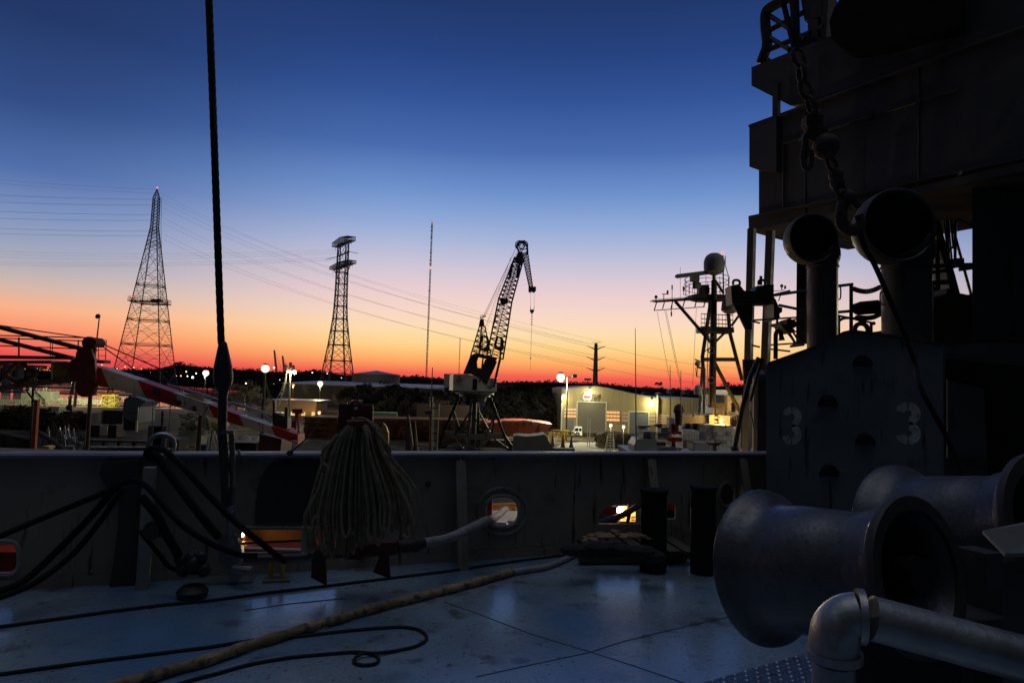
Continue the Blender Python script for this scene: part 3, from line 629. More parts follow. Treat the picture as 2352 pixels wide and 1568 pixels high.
m = MB(); a = P(px('N4', (640, 190)), BG - 1); c = P(px('N4', (850, 395)), BG - 3); m.bar(a, c, .12); m.bar(a + V((.6, 0, 0)), c + V((.6, 0, 0)), .1); part(T, 'ladder', m, 'cream_paint')
m = MB(); b4(370, 205, 430, 330, 4, m=m); part(T, 'side_cabinet', m, 'cream_paint')
a = P(px('N4', (1765, 460)), BG - 4); c = P(px('N4', (1985, 460)), BG - 4); t = P(px('N4', (1765, 245)), BG - 4)
T = thing('loading_gantry', 'yellow lattice loading frame on the barge below the striped boom', 'frame', a); m = MB(); w = c.x - a.x; h = t.z - a.z
m.truss([a, a + V((w, 0, 0)), a + V((w, 3, 0)), a + V((0, 3, 0))], [q + V((0, 0, h)) for q in (a, a + V((w, 0, 0)), a + V((w, 3, 0)), a + V((0, 3, 0)))], 3, .16, .11)
for i in range(9): m.bar(a + V((w * i / 9, -.1, 0)), a + V((w * i / 9, -.1, h * .35)), .08)
m.bar(P(px('N4', (1690, 235)), BG - 4), P(px('N4', (2050, 240)), BG - 4), .1); m.slab([P(px('N4', q), BG - 4.2) for q in ((1985, 395), (2055, 395), (1990, 420))], (0, 1, 0)); part(T, 'frame', m, 'yellow_paint')
m = MB(); b4(1790, 270, 2050, 330, 2, m=m); part(T, 'red_panel', m, 'red_paint')
h = P((165, 866), 243)
T = thing('floodlight_pole', 'floodlight pole lighting the work barge, hidden behind the tan boom', 'floodlight', (h.x, h.y, WZ), 'yard floodlights'); m = MB(); m.bar((h.x, h.y, WZ), (h.x, h.y, h.z), .15, 8); part(T, 'pole', m, 'wood_pole')
lamp(T, 'lamp', 'lamp_barge', h, .4, (.95, 1, .5), 24000)
# ================================================================ SHEDS, TANK, OLIVE BUILDING
m = MB(); a = P(px('Z2', (873, 476)), 300); c = P(px('Z2', (2285, 590)), 300)
T = thing('long_shed', 'long dark shed with pale roof edge behind the yard trees', 'shed', ((a.x + c.x) / 2, a.y, GZ)); zl = a.z; zr = P(px('Z2', (2285, 527)), 300).z
zm_ = P(px('Z2', (1500, 480)), 300); m.slab([(a.x, a.y, GZ), (c.x, a.y, GZ), (c.x, a.y, zr - .8), (a.x, a.y, zl - .8)], (0, 60, 0)); part(T, 'wall', m, 'dark_shed')
m = MB(); m.slab([(a.x - .4, a.y - .4, zl - .8), (c.x + .4, a.y - .4, zr - .8), (c.x + .4, a.y - .4, zr - .4), (a.x - .4, a.y - .4, zl - .4)], (0, 61, 1.2)); part(T, 'roof', m, 'roof_grey')
m = MB(); q = P(px('Z2', (2270, 560)), 299); m.box((q.x, q.y - .3, q.z - 1), (2, 1, 5)); part(T, 'downpipe_box', m, 'tank_paint')
c = P(px('Z2', (1695, 455)), 380); T = thing('storage_tank', 'wide pale cylindrical storage tank on the horizon left of the crane', 'tank', (c.x, c.y, GZ)); r_ = 205 * .26 * 380 / F; zt = P(px('Z2', (1695, 412)), 380).z
m = MB(); m.lathe([(r_, GZ), (r_, zt)], (c.x, c.y, 0), (0, 0, 1), 48); part(T, 'shell', m, 'tank_paint'); m = MB(); m.lathe([(r_ + .3, zt - .3), (r_ + .3, zt + .1), (0, zt + 2.2)], (c.x, c.y, 0), (0, 0, 1), 48); part(T, 'roof', m, 'roof_grey')
c = P((1240 * .26 + 423, 895), 300)
for x0, y0, x1, y1, lb in ((1020, 858, 1034, 876, 'pale block building cut off by the left end of the crane house'), (1143, 882, 1175, 905, 'dim low building on the slope right of the crane house')):
    y8box(x0, y0, x1, y1 + 30, 330, 20, 'tank_paint' if y0 < 870 else 'dark_shed', 'block_building', lb, 'building')
# olive building with lit windows
Yo = 205; a = YP(px('Z2', (735, 640)), Yo); c = YP(px('Z2', (1162, 800)), Yo); T = thing('workshop_building', 'low olive building with a row of lit windows right of the boom tip', 'building', ((a.x + c.x) / 2, Yo, GZ))
m = MB(); m.box(((a.x + c.x) / 2, Yo + 7, (a.z + GZ) / 2 - .3), (c.x - a.x - 1, 14, a.z - GZ - .6)); part(T, 'wall', m, 'olive_wall')
zf = YP(px('Z2', (900, 730)), Yo).z; m = MB(); m.slab([(a.x, Yo - 1.2, zf), (c.x, Yo - 1.2, zf), (c.x, Yo - .3, a.z), (a.x, Yo - .3, a.z)], (0, 1.2, .1)); part(T, 'fascia', m, 'olive_wall')
m = MB(); m.box(((a.x + c.x) / 2, Yo + 7, a.z + .1), (c.x - a.x + .6, 15.2, .3)); part(T, 'roof', m, 'roof_grey')
for x0, x1 in ((815, 880), (940, 985), (1035, 1068), (1125, 1152)):
    p0 = YP(px('Z2', (x0, 742)), Yo); p1 = YP(px('Z2', (x1, 795)), Yo); w = p1.x - p0.x; m = MB(); m.box(((p0.x + p1.x) / 2, Yo - .06, (p0.z + p1.z) / 2), (w, .1, p0.z - p1.z)); f = part(T, 'window', m, 'window_yellow')
    m = MB(); m.box(((p0.x + p1.x) / 2, Yo - .13, (p0.z + p1.z) / 2), (.15, .08, p0.z - p1.z)); m.box((p0.x, Yo - .13, (p0.z + p1.z) / 2), (.25, .1, p0.z - p1.z + .2)); m.box((p1.x, Yo - .13, (p0.z + p1.z) / 2), (.25, .1, p0.z - p1.z + .2)); part(f, 'frame', m, 'white_paint')
m = MB(); a = P(px('N6', (820, 605)), 215); c = P(px('N6', (1000, 700)), 215); m.box(((a.x + c.x) / 2, a.y, (a.z + GZ) / 2), (c.x - a.x, .3, a.z - GZ)); solo('green_screen_fence', m, 'green_fence', 'dark green screen fence between olive building and red bracket', 'fence')
# green site hoarding
a = P(px('N6', (1420, 612)), 180); c = P(px('N6', (1712, 705)), 180); T = thing('green_hoarding', 'green site hoarding with pale frame right of the red bracket', 'hoarding', ((a.x + c.x) / 2, a.y, GZ))
m = MB(); m.box(((a.x + c.x) / 2, a.y, (a.z + c.z) / 2), (c.x - a.x, .3, a.z - c.z)); part(T, 'panel', m, 'green_fence')
m = MB(); 
for z_ in (a.z, c.z): m.bar((a.x, a.y - .2, z_), (c.x, a.y - .2, z_), .1)
for x in (a.x, c.x): m.bar((x, a.y - .2, GZ), (x, a.y - .2, a.z), .1)
part(T, 'frame', m, 'cream_paint')
y8box(*px('M1', (118, 700)), *px('M1', (500, 745)), 175, 5, 'cream_paint', 'flat_roof_cabin', 'low pale-topped cabin left of the crane legs', 'cabin')
# white van behind bracket
a = P(px('N6', (1105, 520)), 200); c = P(px('N6', (1280, 470)), 200)
T = thing('parked_van', 'white van roof peeping over the red rope bracket', 'van', (a.x + 2.5, a.y, a.z - 2.2)); m = MB()
m.slab([a + V((0, 0, -1.6)), V((c.x, a.y, a.z - 1.6)), V((c.x, a.y, c.z)), P(px('N6', (1170, 472)), 200), P(px('N6', (1160, 490)), 200), P(px('N6', (1115, 500)), 200)], (0, 2, 0)); part(T, 'body', m, 'cream_paint')
m = MB()
for x in (1130, 1250): q = P(px('N6', (x, 560)), 200); m.lathe([(0, 0), (.4, 0), (.4, .3), (0, .3)], (q.x, q.y - .2, q.z), (0, 1, 0), 12)
part(T, 'wheels', m, 'rubber')
# ================================================================ WAREHOUSE
Yw = 170; w4 = lambda x, y, yy=Yw: YP(px('Z4', (x, y)), yy)
pr = [w4(290, 700), w4(290, 287), w4(470, 272), w4(610, 262), w4(745, 280), w4(1000, 338), w4(1225, 378), w4(1225, 700)]; pr[0].z = pr[-1].z = GZ
T = thing('warehouse', 'large cream warehouse with roller doors and glowing orange windows behind the truck', 'warehouse', ((pr[0].x + pr[-1].x) / 2, Yw, GZ))
m = MB(); m.slab(pr, (0, 40, 0)); part(T, 'wall', m, 'metal_cladding')
m = MB()
for a, c in zip(pr[1:-1], pr[2:-1]): m.slab([a + V((0, -.4, .02)), c + V((0, -.4, .02)), c + V((0, -.4, .3)), a + V((0, -.4, .3))], (0, 40.8, 0))
part(T, 'roof', m, 'roof_grey')
m = MB(); q = w4(1228, 500); m.box((q.x + .1, Yw - .15, (q.z + GZ) / 2 + 1), (.3, .3, (q.z - GZ) + 6)); q = w4(290, 500); m.box((q.x, Yw - .15, (q.z + GZ) / 2), (.3, .3, (q.z - GZ) + 4)); part(T, 'corner_trim', m, 'cream_paint')
def wrect(x0, y0, x1, y1, par, nm, mt, pro=.08, yy=Yw, base=None, label=None):
    a = w4(x0, y0, yy); c = w4(x1, y1, yy); z1_ = c.z if base is None else base; m = MB(); m.box(((a.x + c.x) / 2, yy - pro / 2 - .004, (a.z + z1_) / 2), (c.x - a.x, pro, a.z - z1_)); return part(par, nm, m, mt, label=label), a, V((c.x, c.y, z1_))
for x0, y0, x1, mt in ((443, 410, 725, 'door_grey'), (955, 508, 1148, 'door_blue')):
    o, a, c = wrect(x0, y0, x1, 700, T, 'roller_door', mt, .1, base=GZ + .02); m = MB(); n_ = 14
    for i in range(n_): z_ = GZ + (a.z - GZ) * (i + .5) / n_; m.box(((a.x + c.x) / 2, Yw - .13, z_), (c.x - a.x - .1, .04, .06))
    part(o, 'slats', m, mt); m = MB()
    for x in (a.x, c.x): m.box((x, Yw - .14, (a.z + GZ) / 2), (.25, .28, a.z - GZ))
    m.box(((a.x + c.x) / 2, Yw - .14, a.z + .12), (c.x - a.x + .25, .28, .25)); part(o, 'frame', m, 'cream_paint')
wrect(335, 582, 405, 700, T, 'side_door', 'door_blue', base=GZ + .02)
for x0, y0, x1, y1, mt in ((315, 466, 432, 565, 'window_glow'), (730, 495, 862, 603, 'window_glow'), (887, 503, 946, 607, 'window_dim'), (1152, 520, 1215, 635, 'window_dim')):
    o, a, c = wrect(x0, y0, x1, y1, T, 'window', mt, .06); m = MB()
    for t in (0, .33, .66, 1): m.box(((a.x + c.x) / 2, Yw - .12, a.z + (c.z - a.z) * t), (c.x - a.x + .2, .1, .32 if 0 < t < 1 else .15))
    for t in (0, .25, .5, .75, 1): m.box((a.x + (c.x - a.x) * t, Yw - .125, (a.z + c.z) / 2), (.07, .1, a.z - c.z))
    part(o, 'frame', m, 'metal_cladding')
# sign: round emblem and dark lettering
e = w4(541, 360); m = MB(); m.lathe([(0, 0), (1.32, 0), (1.32, .12), (0, .12)], (e.x, Yw - .13, e.z), (0, 1, 0), 28); s_ = part(T, 'round_emblem', m, 'white_paint')
m = MB(); m.ring((e.x, Yw - .14, e.z), (0, 1, 0), 1.2, .1, 28); m.box((e.x, Yw - .15, e.z + .75), (.8, .06, .35)); m.box((e.x, Yw - .15, e.z - .85), (.9, .06, .3)); part(s_, 'dark_marks', m, 'door_blue')
m = MB(); m.box((e.x, Yw - .17, e.z + .05), (1.5, .06, .55)); part(s_, 'red_band', m, 'red_emblem')
m = MB(); 
for row, (y, hh) in enumerate(((345, .62), (362, .5), (384, .85))):
    x = w4(570, y).x; xe = w4(668, y).x; z_ = w4(600, y).z
    while x < xe:
        w = R.uniform(.22, .42); k = R.randrange(3)
        if k == 0: m.box((x + .06, Yw - .07, z_), (.12, .1, hh)); m.box((x + w / 2, Yw - .07, z_ + hh / 2 - .06), (w, .1, .12))
        elif k == 1: m.box((x + .06, Yw - .07, z_), (.12, .1, hh)); m.box((x + w - .06, Yw - .07, z_), (.12, .1, hh)); m.box((x + w / 2, Yw - .07, z_), (w, .1, .1))
        else: m.box((x + w / 2, Yw - .07, z_), (.13, .1, hh))
        x += w + .14
part(T, 'sign_lettering', m, 'crane_dark')
def wall_lamp(k, x, y, power, yy=Yw):
    q = w4(x, y, yy); m = MB(); m.box((q.x, yy - .85, q.z + .45), (.5, 1.7, .12)); o = part(T, 'wall_lamp', m, 'crane_dark'); lamp(o, 'bulb', 'lamp_wall_%d' % k, V((q.x, yy - 1.7, q.z)), .46, (1, .88, .42), power)
wall_lamp(0, 302, 348, 190); wall_lamp(1, 567, 293, 240); wall_lamp(2, 1180, 398, 430)
# lower wing to the right
pr = [w4(1228, 700, 171), w4(1228, 376, 171), w4(1640, 386, 171), w4(1640, 700, 171)]; pr[0].z = pr[-1].z = GZ
T2 = thing('warehouse_wing', 'lower olive wing of the warehouse behind the white ship', 'warehouse', ((pr[0].x + pr[-1].x) / 2, 171, GZ)); m = MB(); m.slab(pr, (0, 30, 0)); part(T2, 'wall', m, 'metal_cladding')
m = MB(); m.slab([pr[1] + V((0, -.4, 0)), pr[2] + V((0, -.4, 0)), pr[2] + V((0, -.4, .35)), pr[1] + V((0, -.4, .35))], (0, 31, 0)); part(T2, 'roof', m, 'roof_grey')
T_ = T; T = T2
for x0, y0, x1, y1 in ((1240, 528, 1352, 632), (1400, 535, 1432, 625)):
    o, a, c = wrect(x0, y0, x1, y1, T2, 'window', 'window_dim', .06, 171); m = MB()
    for t in (0, .25, .5, .75, 1): m.box(((a.x + c.x) / 2, 170.88, a.z + (c.z - a.z) * t), (c.x - a.x + .2, .1, .25))
    part(o, 'frame', m, 'metal_cladding')
m = MB(); q = w4(1435, 550, 169); m.tube([(q.x, 169, GZ), (q.x, 169, w4(1435, 500, 169).z)], .3, 8); part(T2, 'exhaust_pipe', m, 'galvanised')
# roofs and houses on the slope behind
for i, (x0, y0, x1, y1, lb) in enumerate(((870, 288, 960, 300, 'left'), (1100, 303, 1180, 318, 'middle'), (1355, 278, 1400, 292, 'pale small'), (1510, 282, 1560, 300, 'pale round-topped'), (1240, 318, 1290, 335, 'tiny'))):
    a = P(px('Z4', (x0, y0)), 420); c = P(px('Z4', (x1, y1)), 420); T = thing('hillside_house', lb + ' house roof catching light on the slope behind the warehouse', 'house', ((a.x + c.x) / 2, a.y, c.z), 'houses on the slope'); m = MB()
    m.box(((a.x + c.x) / 2, a.y + 4, c.z - 1), (c.x - a.x, 8, 2.5)); part(T, 'wall', m, 'tank_paint'); m = MB(); m.slab([(a.x - .5, a.y - .5, c.z + .3), (c.x + .5, a.y - .5, c.z + .3), ((a.x + c.x) / 2, a.y - .5, a.z)], (0, 9, 0)); part(T, 'roof', m, 'white_paint' if i > 1 else 'rusty_hull')
# truck with flat bed
b = P(px('Z4', (440, 752)), 153); b.z = GZ; T = thing('flatbed_truck', 'white flatbed truck parked facing left before the warehouse door', 'truck', b); k = .232 * 153 / F
def tx(x, y): return V((b.x + (x - 440) * k, b.y, GZ + (752 - y) * k))
m = MB(); m.slab([tx(388, 740), tx(388, 712), tx(412, 700), tx(422, 664), tx(430, 657), tx(488, 657), tx(492, 740)], (0, 2.3, 0)); part(T, 'cab', m, 'white_paint')
m = MB(); m.slab([tx(414, 698) + V((0, -.02, 0)), tx(424, 668) + V((0, -.02, 0)), tx(452, 668) + V((0, -.02, 0)), tx(452, 698) + V((0, -.02, 0))], (0, -.03, 0)); m.slab([tx(458, 668) + V((0, -.02, 0)), tx(484, 668) + V((0, -.02, 0)), tx(484, 698) + V((0, -.02, 0)), tx(458, 698) + V((0, -.02, 0))], (0, -.03, 0)); part(T, 'cab_window', m, 'glass_dark')
m = MB(); m.box(tx(600, 712) + V((0, 1.2, 0)), (200 * k, 2.4, .25)); m.box(tx(497, 690) + V((0, 1.2, 0)), (.15, 2.4, 1.3)); part(T, 'flat_bed', m, 'crane_dark')
for x in (398, 445, 640, 680):
    m = MB()
    for yo in (0, 1.9): m.lathe([(0, 0), (.52, 0), (.52, .35), (0, .35)], tx(x, 752) + V((0, yo - .03, .52)), (0, 1, 0), 16)
    w_ = part(T, 'wheel', m, 'rubber'); m = MB(); m.lathe([(0, 0), (.25, 0)], tx(x, 752) + V((0, -.06, .52)), (0, 1, 0), 12); part(w_, 'rim', m, 'galvanised')
m = MB(); m.box(tx(393, 728) + V((-.05, .5, 0)), (.1, .3, .2)); part(T, 'headlight', m, 'white_paint')
# yard floods on short posts and the pale step ladder
for i, (x, y, lb) in enumerate(((775, 637, 'small floodlight on a post above the white step ladder'), (903, 652, 'small floodlight on a post between the two roller doors'))):
    floodlight(20 + i, px('Z4', (x, y)), 118, 300, WH, .28, lb, 'small yard floodlights', pr=.08)
b = P(px('Z4', (775, 815)), 116); T = thing('rolling_ladder', 'tall pale rolling step ladder in front of the warehouse', 'ladder', (b.x, b.y, GZ)); m = MB(); k = .232 * 116 / F; zt = P(px('Z4', (775, 680)), 116).z
for s_ in (-1, 1): m.bar((b.x + s_ * 45 * k, b.y, GZ), (b.x + s_ * 22 * k, b.y, zt), .07); m.bar((b.x + s_ * 45 * k, b.y + 2, GZ), (b.x + s_ * 22 * k, b.y, zt), .05)
for i in range(9): t = i / 9; hw = (45 - 23 * t) * k; m.bar((b.x - hw, b.y, GZ + (zt - GZ) * t), (b.x + hw, b.y, GZ + (zt - GZ) * t), .05)
part(T, 'frame', m, 'cream_paint')
# ================================================================ HARBOUR PORTAL CRANE
Yc = 118; KC = Yc / F; zc = lambda x, y, o=0.0: YP(px('Z3', (x, y)), Yc + o)
cb = YP(px('Z3', (590, 1500)), Yc); T = thing('harbour_crane', 'tall level-luffing harbour crane with white machine house and dark lattice jib', 'crane', (cb.x, Yc, GZ))
ctr = V((zc(585, 1120).x, Yc + .5, 0)); zp = zc(585, 1128).z
m = MB(); rp = math.radians(38)
top = sq(ctr, zp - .5, 3.9, rp); gird = sq(ctr, zc(585, 1405).z, 7.6, rp); base = sq(V((zc(595, 1500).x, Yc + .5, 0)), GZ, 9.2, rp)
for a, c, e in zip(top, gird, base): m.bar(a, c, .3, 4, .34); m.bar(c, e, .34, 4, .38)
for i in range(4):
    j = (i + 1) % 4; m.slab([gird[i] + V((0, 0, .45)), gird[j] + V((0, 0, .45)), gird[j] - V((0, 0, .45)), gird[i] - V((0, 0, .45))], (0, .35, 0))
    mid = (gird[i] + gird[j]) / 2; 
    tm = (top[i] + top[j]) / 2; m.bar(mid, top[i].lerp(gird[i], .35), .17); m.bar(mid, top[j].lerp(gird[j], .35), .17)
    m.bar(gird[i], (base[i] + base[j]) / 2 * .5 + base[i] * .5, .12); m.bar(mid + V((0, 0, -.4)), base[i].lerp(base[j], .12), .16); m.bar(mid + V((0, 0, -.4)), base[j].lerp(base[i], .12), .16)
part(T, 'portal', m, 'crane_green')
for e in base: m = MB(); m.box(e + V((0, 0, .5)), (1.6, .9, 1.0), rp); part(T, 'bogie', m, 'crane_dark')
m = MB(); m.lathe([(1.9, -1.2), (2.1, -.5), (2.7, -.35), (2.7, .0), (3.3, .05), (3.3, .3), (0, .3)], (ctr.x, ctr.y, zp), (0, 0, 1), 28); part(T, 'slewing_ring', m, 'crane_dark')
m = MB(); m.bar((ctr.x, ctr.y, GZ), (ctr.x, ctr.y, zp - 1), .45, 10); part(T, 'cable_column', m, 'crane_dark')
# machine house: faceted prism
n2 = lambda x, y, o=0.0: YP(px('N2', (x, y)), Yc + o)
zb = n2(700, 870).z
plan = [(195, 3.2), (300, .3), (670, -1.0), (880, -1.2), (1565, -.6), (1565, 3.6), (300, 4.4)]
tops = [430, 395, 385, 420, 505, 505, 395]
vb = []; vt = []
for (x, o), yt in zip(plan, tops):
    q = n2(x, 860, o); vb.append(V((q.x, Yc + o, zb))); vt.append(V((q.x, Yc + o, n2(700, yt + (x - 700) * 0, 0).z)))
m = MB(); n_ = len(vb); m.add(vb + vt, [tuple(range(n_))[::-1], tuple(range(n_, 2 * n_))] + [(i, (i + 1) % n_, (i + 1) % n_ + n_, i + n_) for i in range(n_)])
H = part(T, 'machine_house', m, 'crane_white')
m = MB(); a = n2(885, 520, -1.2); c = n2(995, 850, -1.2); m.box(((a.x + c.x) / 2, Yc - 1.2, (a.z + c.z) / 2), (c.x - a.x, .3, a.z - c.z)); part(H, 'door', m, 'glass_dark')
m = MB(); q = n2(1072, 590, -1.0); m.lathe([(0, 0), (.17, 0), (.17, .25), (0, .25)], (q.x, Yc - 1.25, q.z), (0, 1, 0), 12); part(H, 'porthole', m, 'glass_dark')
q = n2(480, 575, -.4); m = MB(); m.ring((q.x, Yc - .62, q.z), (-.15, 1, 0), .82, .05, 24, 4); m.box((q.x, Yc - .62, q.z + .02), (.95, .12, .62), .15); m.box((q.x, Yc - .62, q.z + .55), (.5, .12, .3), .15); m.box((q.x, Yc - .62, q.z - .5), (.45, .12, .2), .15)
E = part(H, 'red_emblem', m, 'red_emblem'); m = MB(); m.slab([V((q.x - .4, Yc - .8, q.z + .16)), V((q.x + .42, Yc - .74, q.z - .02)), V((q.x + .42, Yc - .74, q.z - .12)), V((q.x - .4, Yc - .8, q.z + .08))], (0, -.03, 0)); part(E, 'pale_stroke', m, 'crane_white')
m = MB(); m.lathe([(0, 0), (.28, 0), (.28, .5), (0, .5)], n2(1385, 768, -1.3), (0, 1, 0), 14); part(T, 'foot_pin', m, 'galvanised')
# black gantry plates
def plate(pts, name, offs, th=.25, mt='crane_dark'):
    m = MB()
    for o in offs: m.slab([zc(x, y, o) for x, y in pts], (0, th, 0))
    return part(T, name, m, mt)
plate([(553, 868), (605, 842), (612, 870), (600, 905), (604, 945), (634, 948), (655, 890), (700, 868), (738, 905), (712, 965), (665, 1063), (610, 1010), (560, 990), (506, 985)], 'gantry_plate', (-1.2, 1.6))
plate([(638, 870), (648, 868), (640, 948), (628, 948)], 'gantry_post', (-1.1,), .3)
m = MB(); m.bar(zc(768, 735, -1.3), zc(758, 890, -1.3), .22); m.bar(zc(757, 890, -1.3), zc(714, 1080, -1.3), .3); part(T, 'jib_stay_post', m, 'crane_dark')
# A-frame lattice
def q4(xl, yl, xr, yr, dep): return [zc(xl, yl, -dep), zc(xr, yr, -dep), zc(xr, yr, dep), zc(xl, yl, dep)]
m = MB(); m.truss(q4(556, 865, 700, 880, 1.6), q4(618, 660, 655, 662, .7), 6, .14, .08); m.bar(zc(615, 870), zc(634, 640), .17)
m.truss(q4(560, 862, 640, 860, 1.6), q4(600, 720, 640, 720, 1.2), 3, .08, .05); part(T, 'a_frame', m, 'crane_dark')
plate([(622, 612), (646, 610), (652, 662), (612, 660)], 'a_frame_head', (-.6, .5)); m = MB()
m.bar(zc(620, 605), zc(655, 592), .09); m.ring(zc(634, 596), (0, 1, 0), .28, .05, 10); m.ring(zc(652, 592), (0, 1, 0), .2, .05, 10); part(T, 'a_frame_sheaves', m, 'crane_dark')
# main jib
m = MB(); m.truss(q4(668, 862, 778, 888, 1.3), q4(750, 470, 838, 500, 1.1), 10, .19, .1); m.truss(q4(750, 470, 838, 500, 1.1), q4(858, 190, 915, 215, .8), 10, .18, .1)
m.bar(zc(700, 870), zc(795, 490), .1); m.bar(zc(795, 490), zc(885, 205), .12); m.bar(zc(700, 700), zc(862, 190), .1)
for i in range(26): a = zc(668, 700).lerp(zc(850, 205), i / 26); m.bar(a, a + V((-.35, 0, .25)), .03); 
m.bar(zc(665, 700) + V((-.35, 0, .3)), zc(846, 205) + V((-.35, 0, .3)), .035); part(T, 'main_jib', m, 'crane_dark')
plate([(858, 205), (885, 145), (918, 160), (905, 238), (870, 232)], 'jib_head_plate', (-.7, .5)); plate([(755, 480), (775, 470), (815, 480), (812, 500), (770, 520)], 'jib_winch_box', (-.5,), .8)
plate([(825, 262), (838, 235), (850, 240), (832, 330), (815, 335)], 'jib_side_platform', (-1.0,), .6); plate([(875, 240), (900, 235), (885, 330), (868, 330)], 'jib_side_platform', (-.9,), .6)
for s_, c in ((-1.3, (655, 775)), (-1.1, (752, 790))):   # hexagonal knee frames
    m = MB(); hx = [(c[0] - 18, c[1] - 45), (c[0] + 12, c[1] - 42), (c[0] + 24, c[1] - 5), (c[0] + 12, c[1] + 42), (c[0] - 28, c[1] + 48), (c[0] - 34, c[1] + 10)] if s_ < -1.2 else [(c[0] - 10, c[1] - 58), (c[0] + 20, c[1] - 40), (c[0] + 24, c[1] + 10), (c[0] + 12, c[1] + 36), (c[0] - 22, c[1] + 20), (c[0] - 26, c[1] - 10)]
    m.tube([zc(x, y, s_) for x, y in hx], .33, 4, closed=True); part(T, 'knee_frame', m, 'crane_dark')
plate([(596, 795), (640, 790), (625, 815), (600, 805)], 'gantry_step', (-1.3,), 1.5); plate([(640, 812), (668, 800), (668, 830), (645, 835)], 'gantry_step', (-1.3,), 1.5); plate([(735, 800), (780, 810), (778, 826), (740, 822)], 'gantry_step', (-1.3,), 1.5)
plate([(560, 862), (600, 842), (738, 880), (735, 892), (690, 888), (600, 868)], 'gantry_deck', (-1.6,), 3.2)
# sheave wheels at the peak
for x, y, rr in ((893, 108, 1.05), (918, 108, 1.05)):
    c = zc(x, y); m = MB(); m.ring(c, (0, 1, 0), rr * .75, .1, 22, 4)
    for k in range(6): m.bar(c, c + V((math.cos(k * 1.047) * rr * .75, 0, math.sin(k * 1.047) * rr * .75)), .05)
    part(T, 'sheave', m, 'crane_dark')
m = MB(); m.tube([zc(873, 118), zc(876, 100), zc(890, 88), zc(920, 86), zc(936, 100), zc(944, 125), zc(946, 165)], .24, 4); m.bar(zc(873, 118), zc(892, 165), .2); m.tube([zc(880, 116), zc(886, 100), zc(915, 95), zc(930, 115)], .08, 4); m.bar(zc(878, 100), zc(905, 155), .08); m.bar(zc(936, 100), zc(905, 155), .08)
part(T, 'peak_guard', m, 'crane_dark')
m = MB(); m.truss(q4(908, 225, 915, 228, .4), q4(922, 160, 946, 152, .4), 2, .07, .04); m.truss(q4(908, 165, 946, 150, .6), q4(960, 405, 982, 400, .45), 13, .13, .075); part(T, 'fly_jib', m, 'crane_dark')
m = MB()
for x, y in ((965, 418), (988, 418)): m.lathe([(0, -.5), (.33, -.5), (.33, .5), (0, .5)], zc(x, y), (0, 1, 0), 14)
m.box(zc(978, 405), (1.3, .8, .6)); part(T, 'tip_block', m, 'crane_dark')
m = MB()
for a, c in (((985, 392), (1003, 392)), ((1003, 392), (1003, 422)), ((990, 405), (1003, 405)), ((1003, 422), (990, 422))): m.bar(zc(*a), zc(*c), .04)
part(T, 'tip_rail', m, 'crane_dark'); m = MB()
for a, c in (((872, 118), (640, 600)), ((882, 140), (656, 595)), ((872, 118), (648, 598))): m.bar(zc(*a), zc(*c), .035)
for x in (967, 991): m.bar(zc(x, 425), zc(x, 545), .025); m.bar(zc(x, 525), zc(x, 548), .06)
part(T, 'wire_ropes', m, 'cable'); m = MB(); m.slab([zc(963, 547, -.3), zc(991, 547, -.3), zc(991, 560, -.3), zc(982, 571, -.3), zc(971, 571, -.3), zc(963, 560, -.3)], (0, .6, 0)); part(T, 'hook_block', m, 'crane_dark'); m = MB()
for i in range(9): m.ring(zc(976 - i * .2, 577 + i * 9), (i % 2, (i + 1) % 2, 0), .1, .05, 8, 4)
m.bar(zc(975, 655), zc(967, 880), .035); m.ball(zc(967, 880), .14, 6); m.bar(zc(967, 882), zc(965, 965), .02); part(T, 'hoist_chain', m, 'crane_dark')
# ================================================================ HULLS UNDER CONSTRUCTION
m1 = lambda x, y, d: P(px('M1', (x, y)), d)
a = m1(1110, 800, 128); T = thing('orange_barge_hull', 'orange-red steel barge hull with raised bow behind the crane legs', 'barge', (m1(1700, 900, 128).x, 128, GZ))
m = MB(); hp = [(1100, 775), (1240, 772), (1350, 745), (1560, 748), (1760, 760), (1900, 775), (2048, 800), (2040, 820), (1960, 895), (1900, 950), (1100, 985)]
m.slab([m1(x, y, 128) for x, y in hp], (0, 9, 0)); part(T, 'shell', m, 'orange_hull'); m = MB()
for x in (1240, 1350, 1470, 1580, 1670): m.bar(m1(x, 775, 127.7), m1(x + 5, 840, 127.7), .12)
for y0, y1 in ((835, 800), (880, 850), (925, 905)): m.bar(m1(1110, y0 + 10, 127.7), m1(1960, y1, 127.7), .07)
m.bar(m1(1840, 880, 127.7), m1(1845, 935, 127.7), .1); m.box(m1(1890, 905, 127.6), (.7, .2, 2.2)); part(T, 'weld_ribs', m, 'orange_hull'); m = MB()
m.slab([m1(x, y, 127.8) for x, y in ((1760, 762), (1840, 764), (1840, 818), (1760, 822))], (0, -.12, 0)); m.slab([m1(x, y, 127.8) for x, y in ((1880, 778), (1990, 790), (1940, 800), (1880, 806))], (0, -.12, 0)); m.slab([m1(x, y, 128.5) for x, y in ((1560, 744), (1760, 758), (1760, 750), (1640, 738))], (0, 2, 0)); part(T, 'pale_covers', m, 'rail_paint')
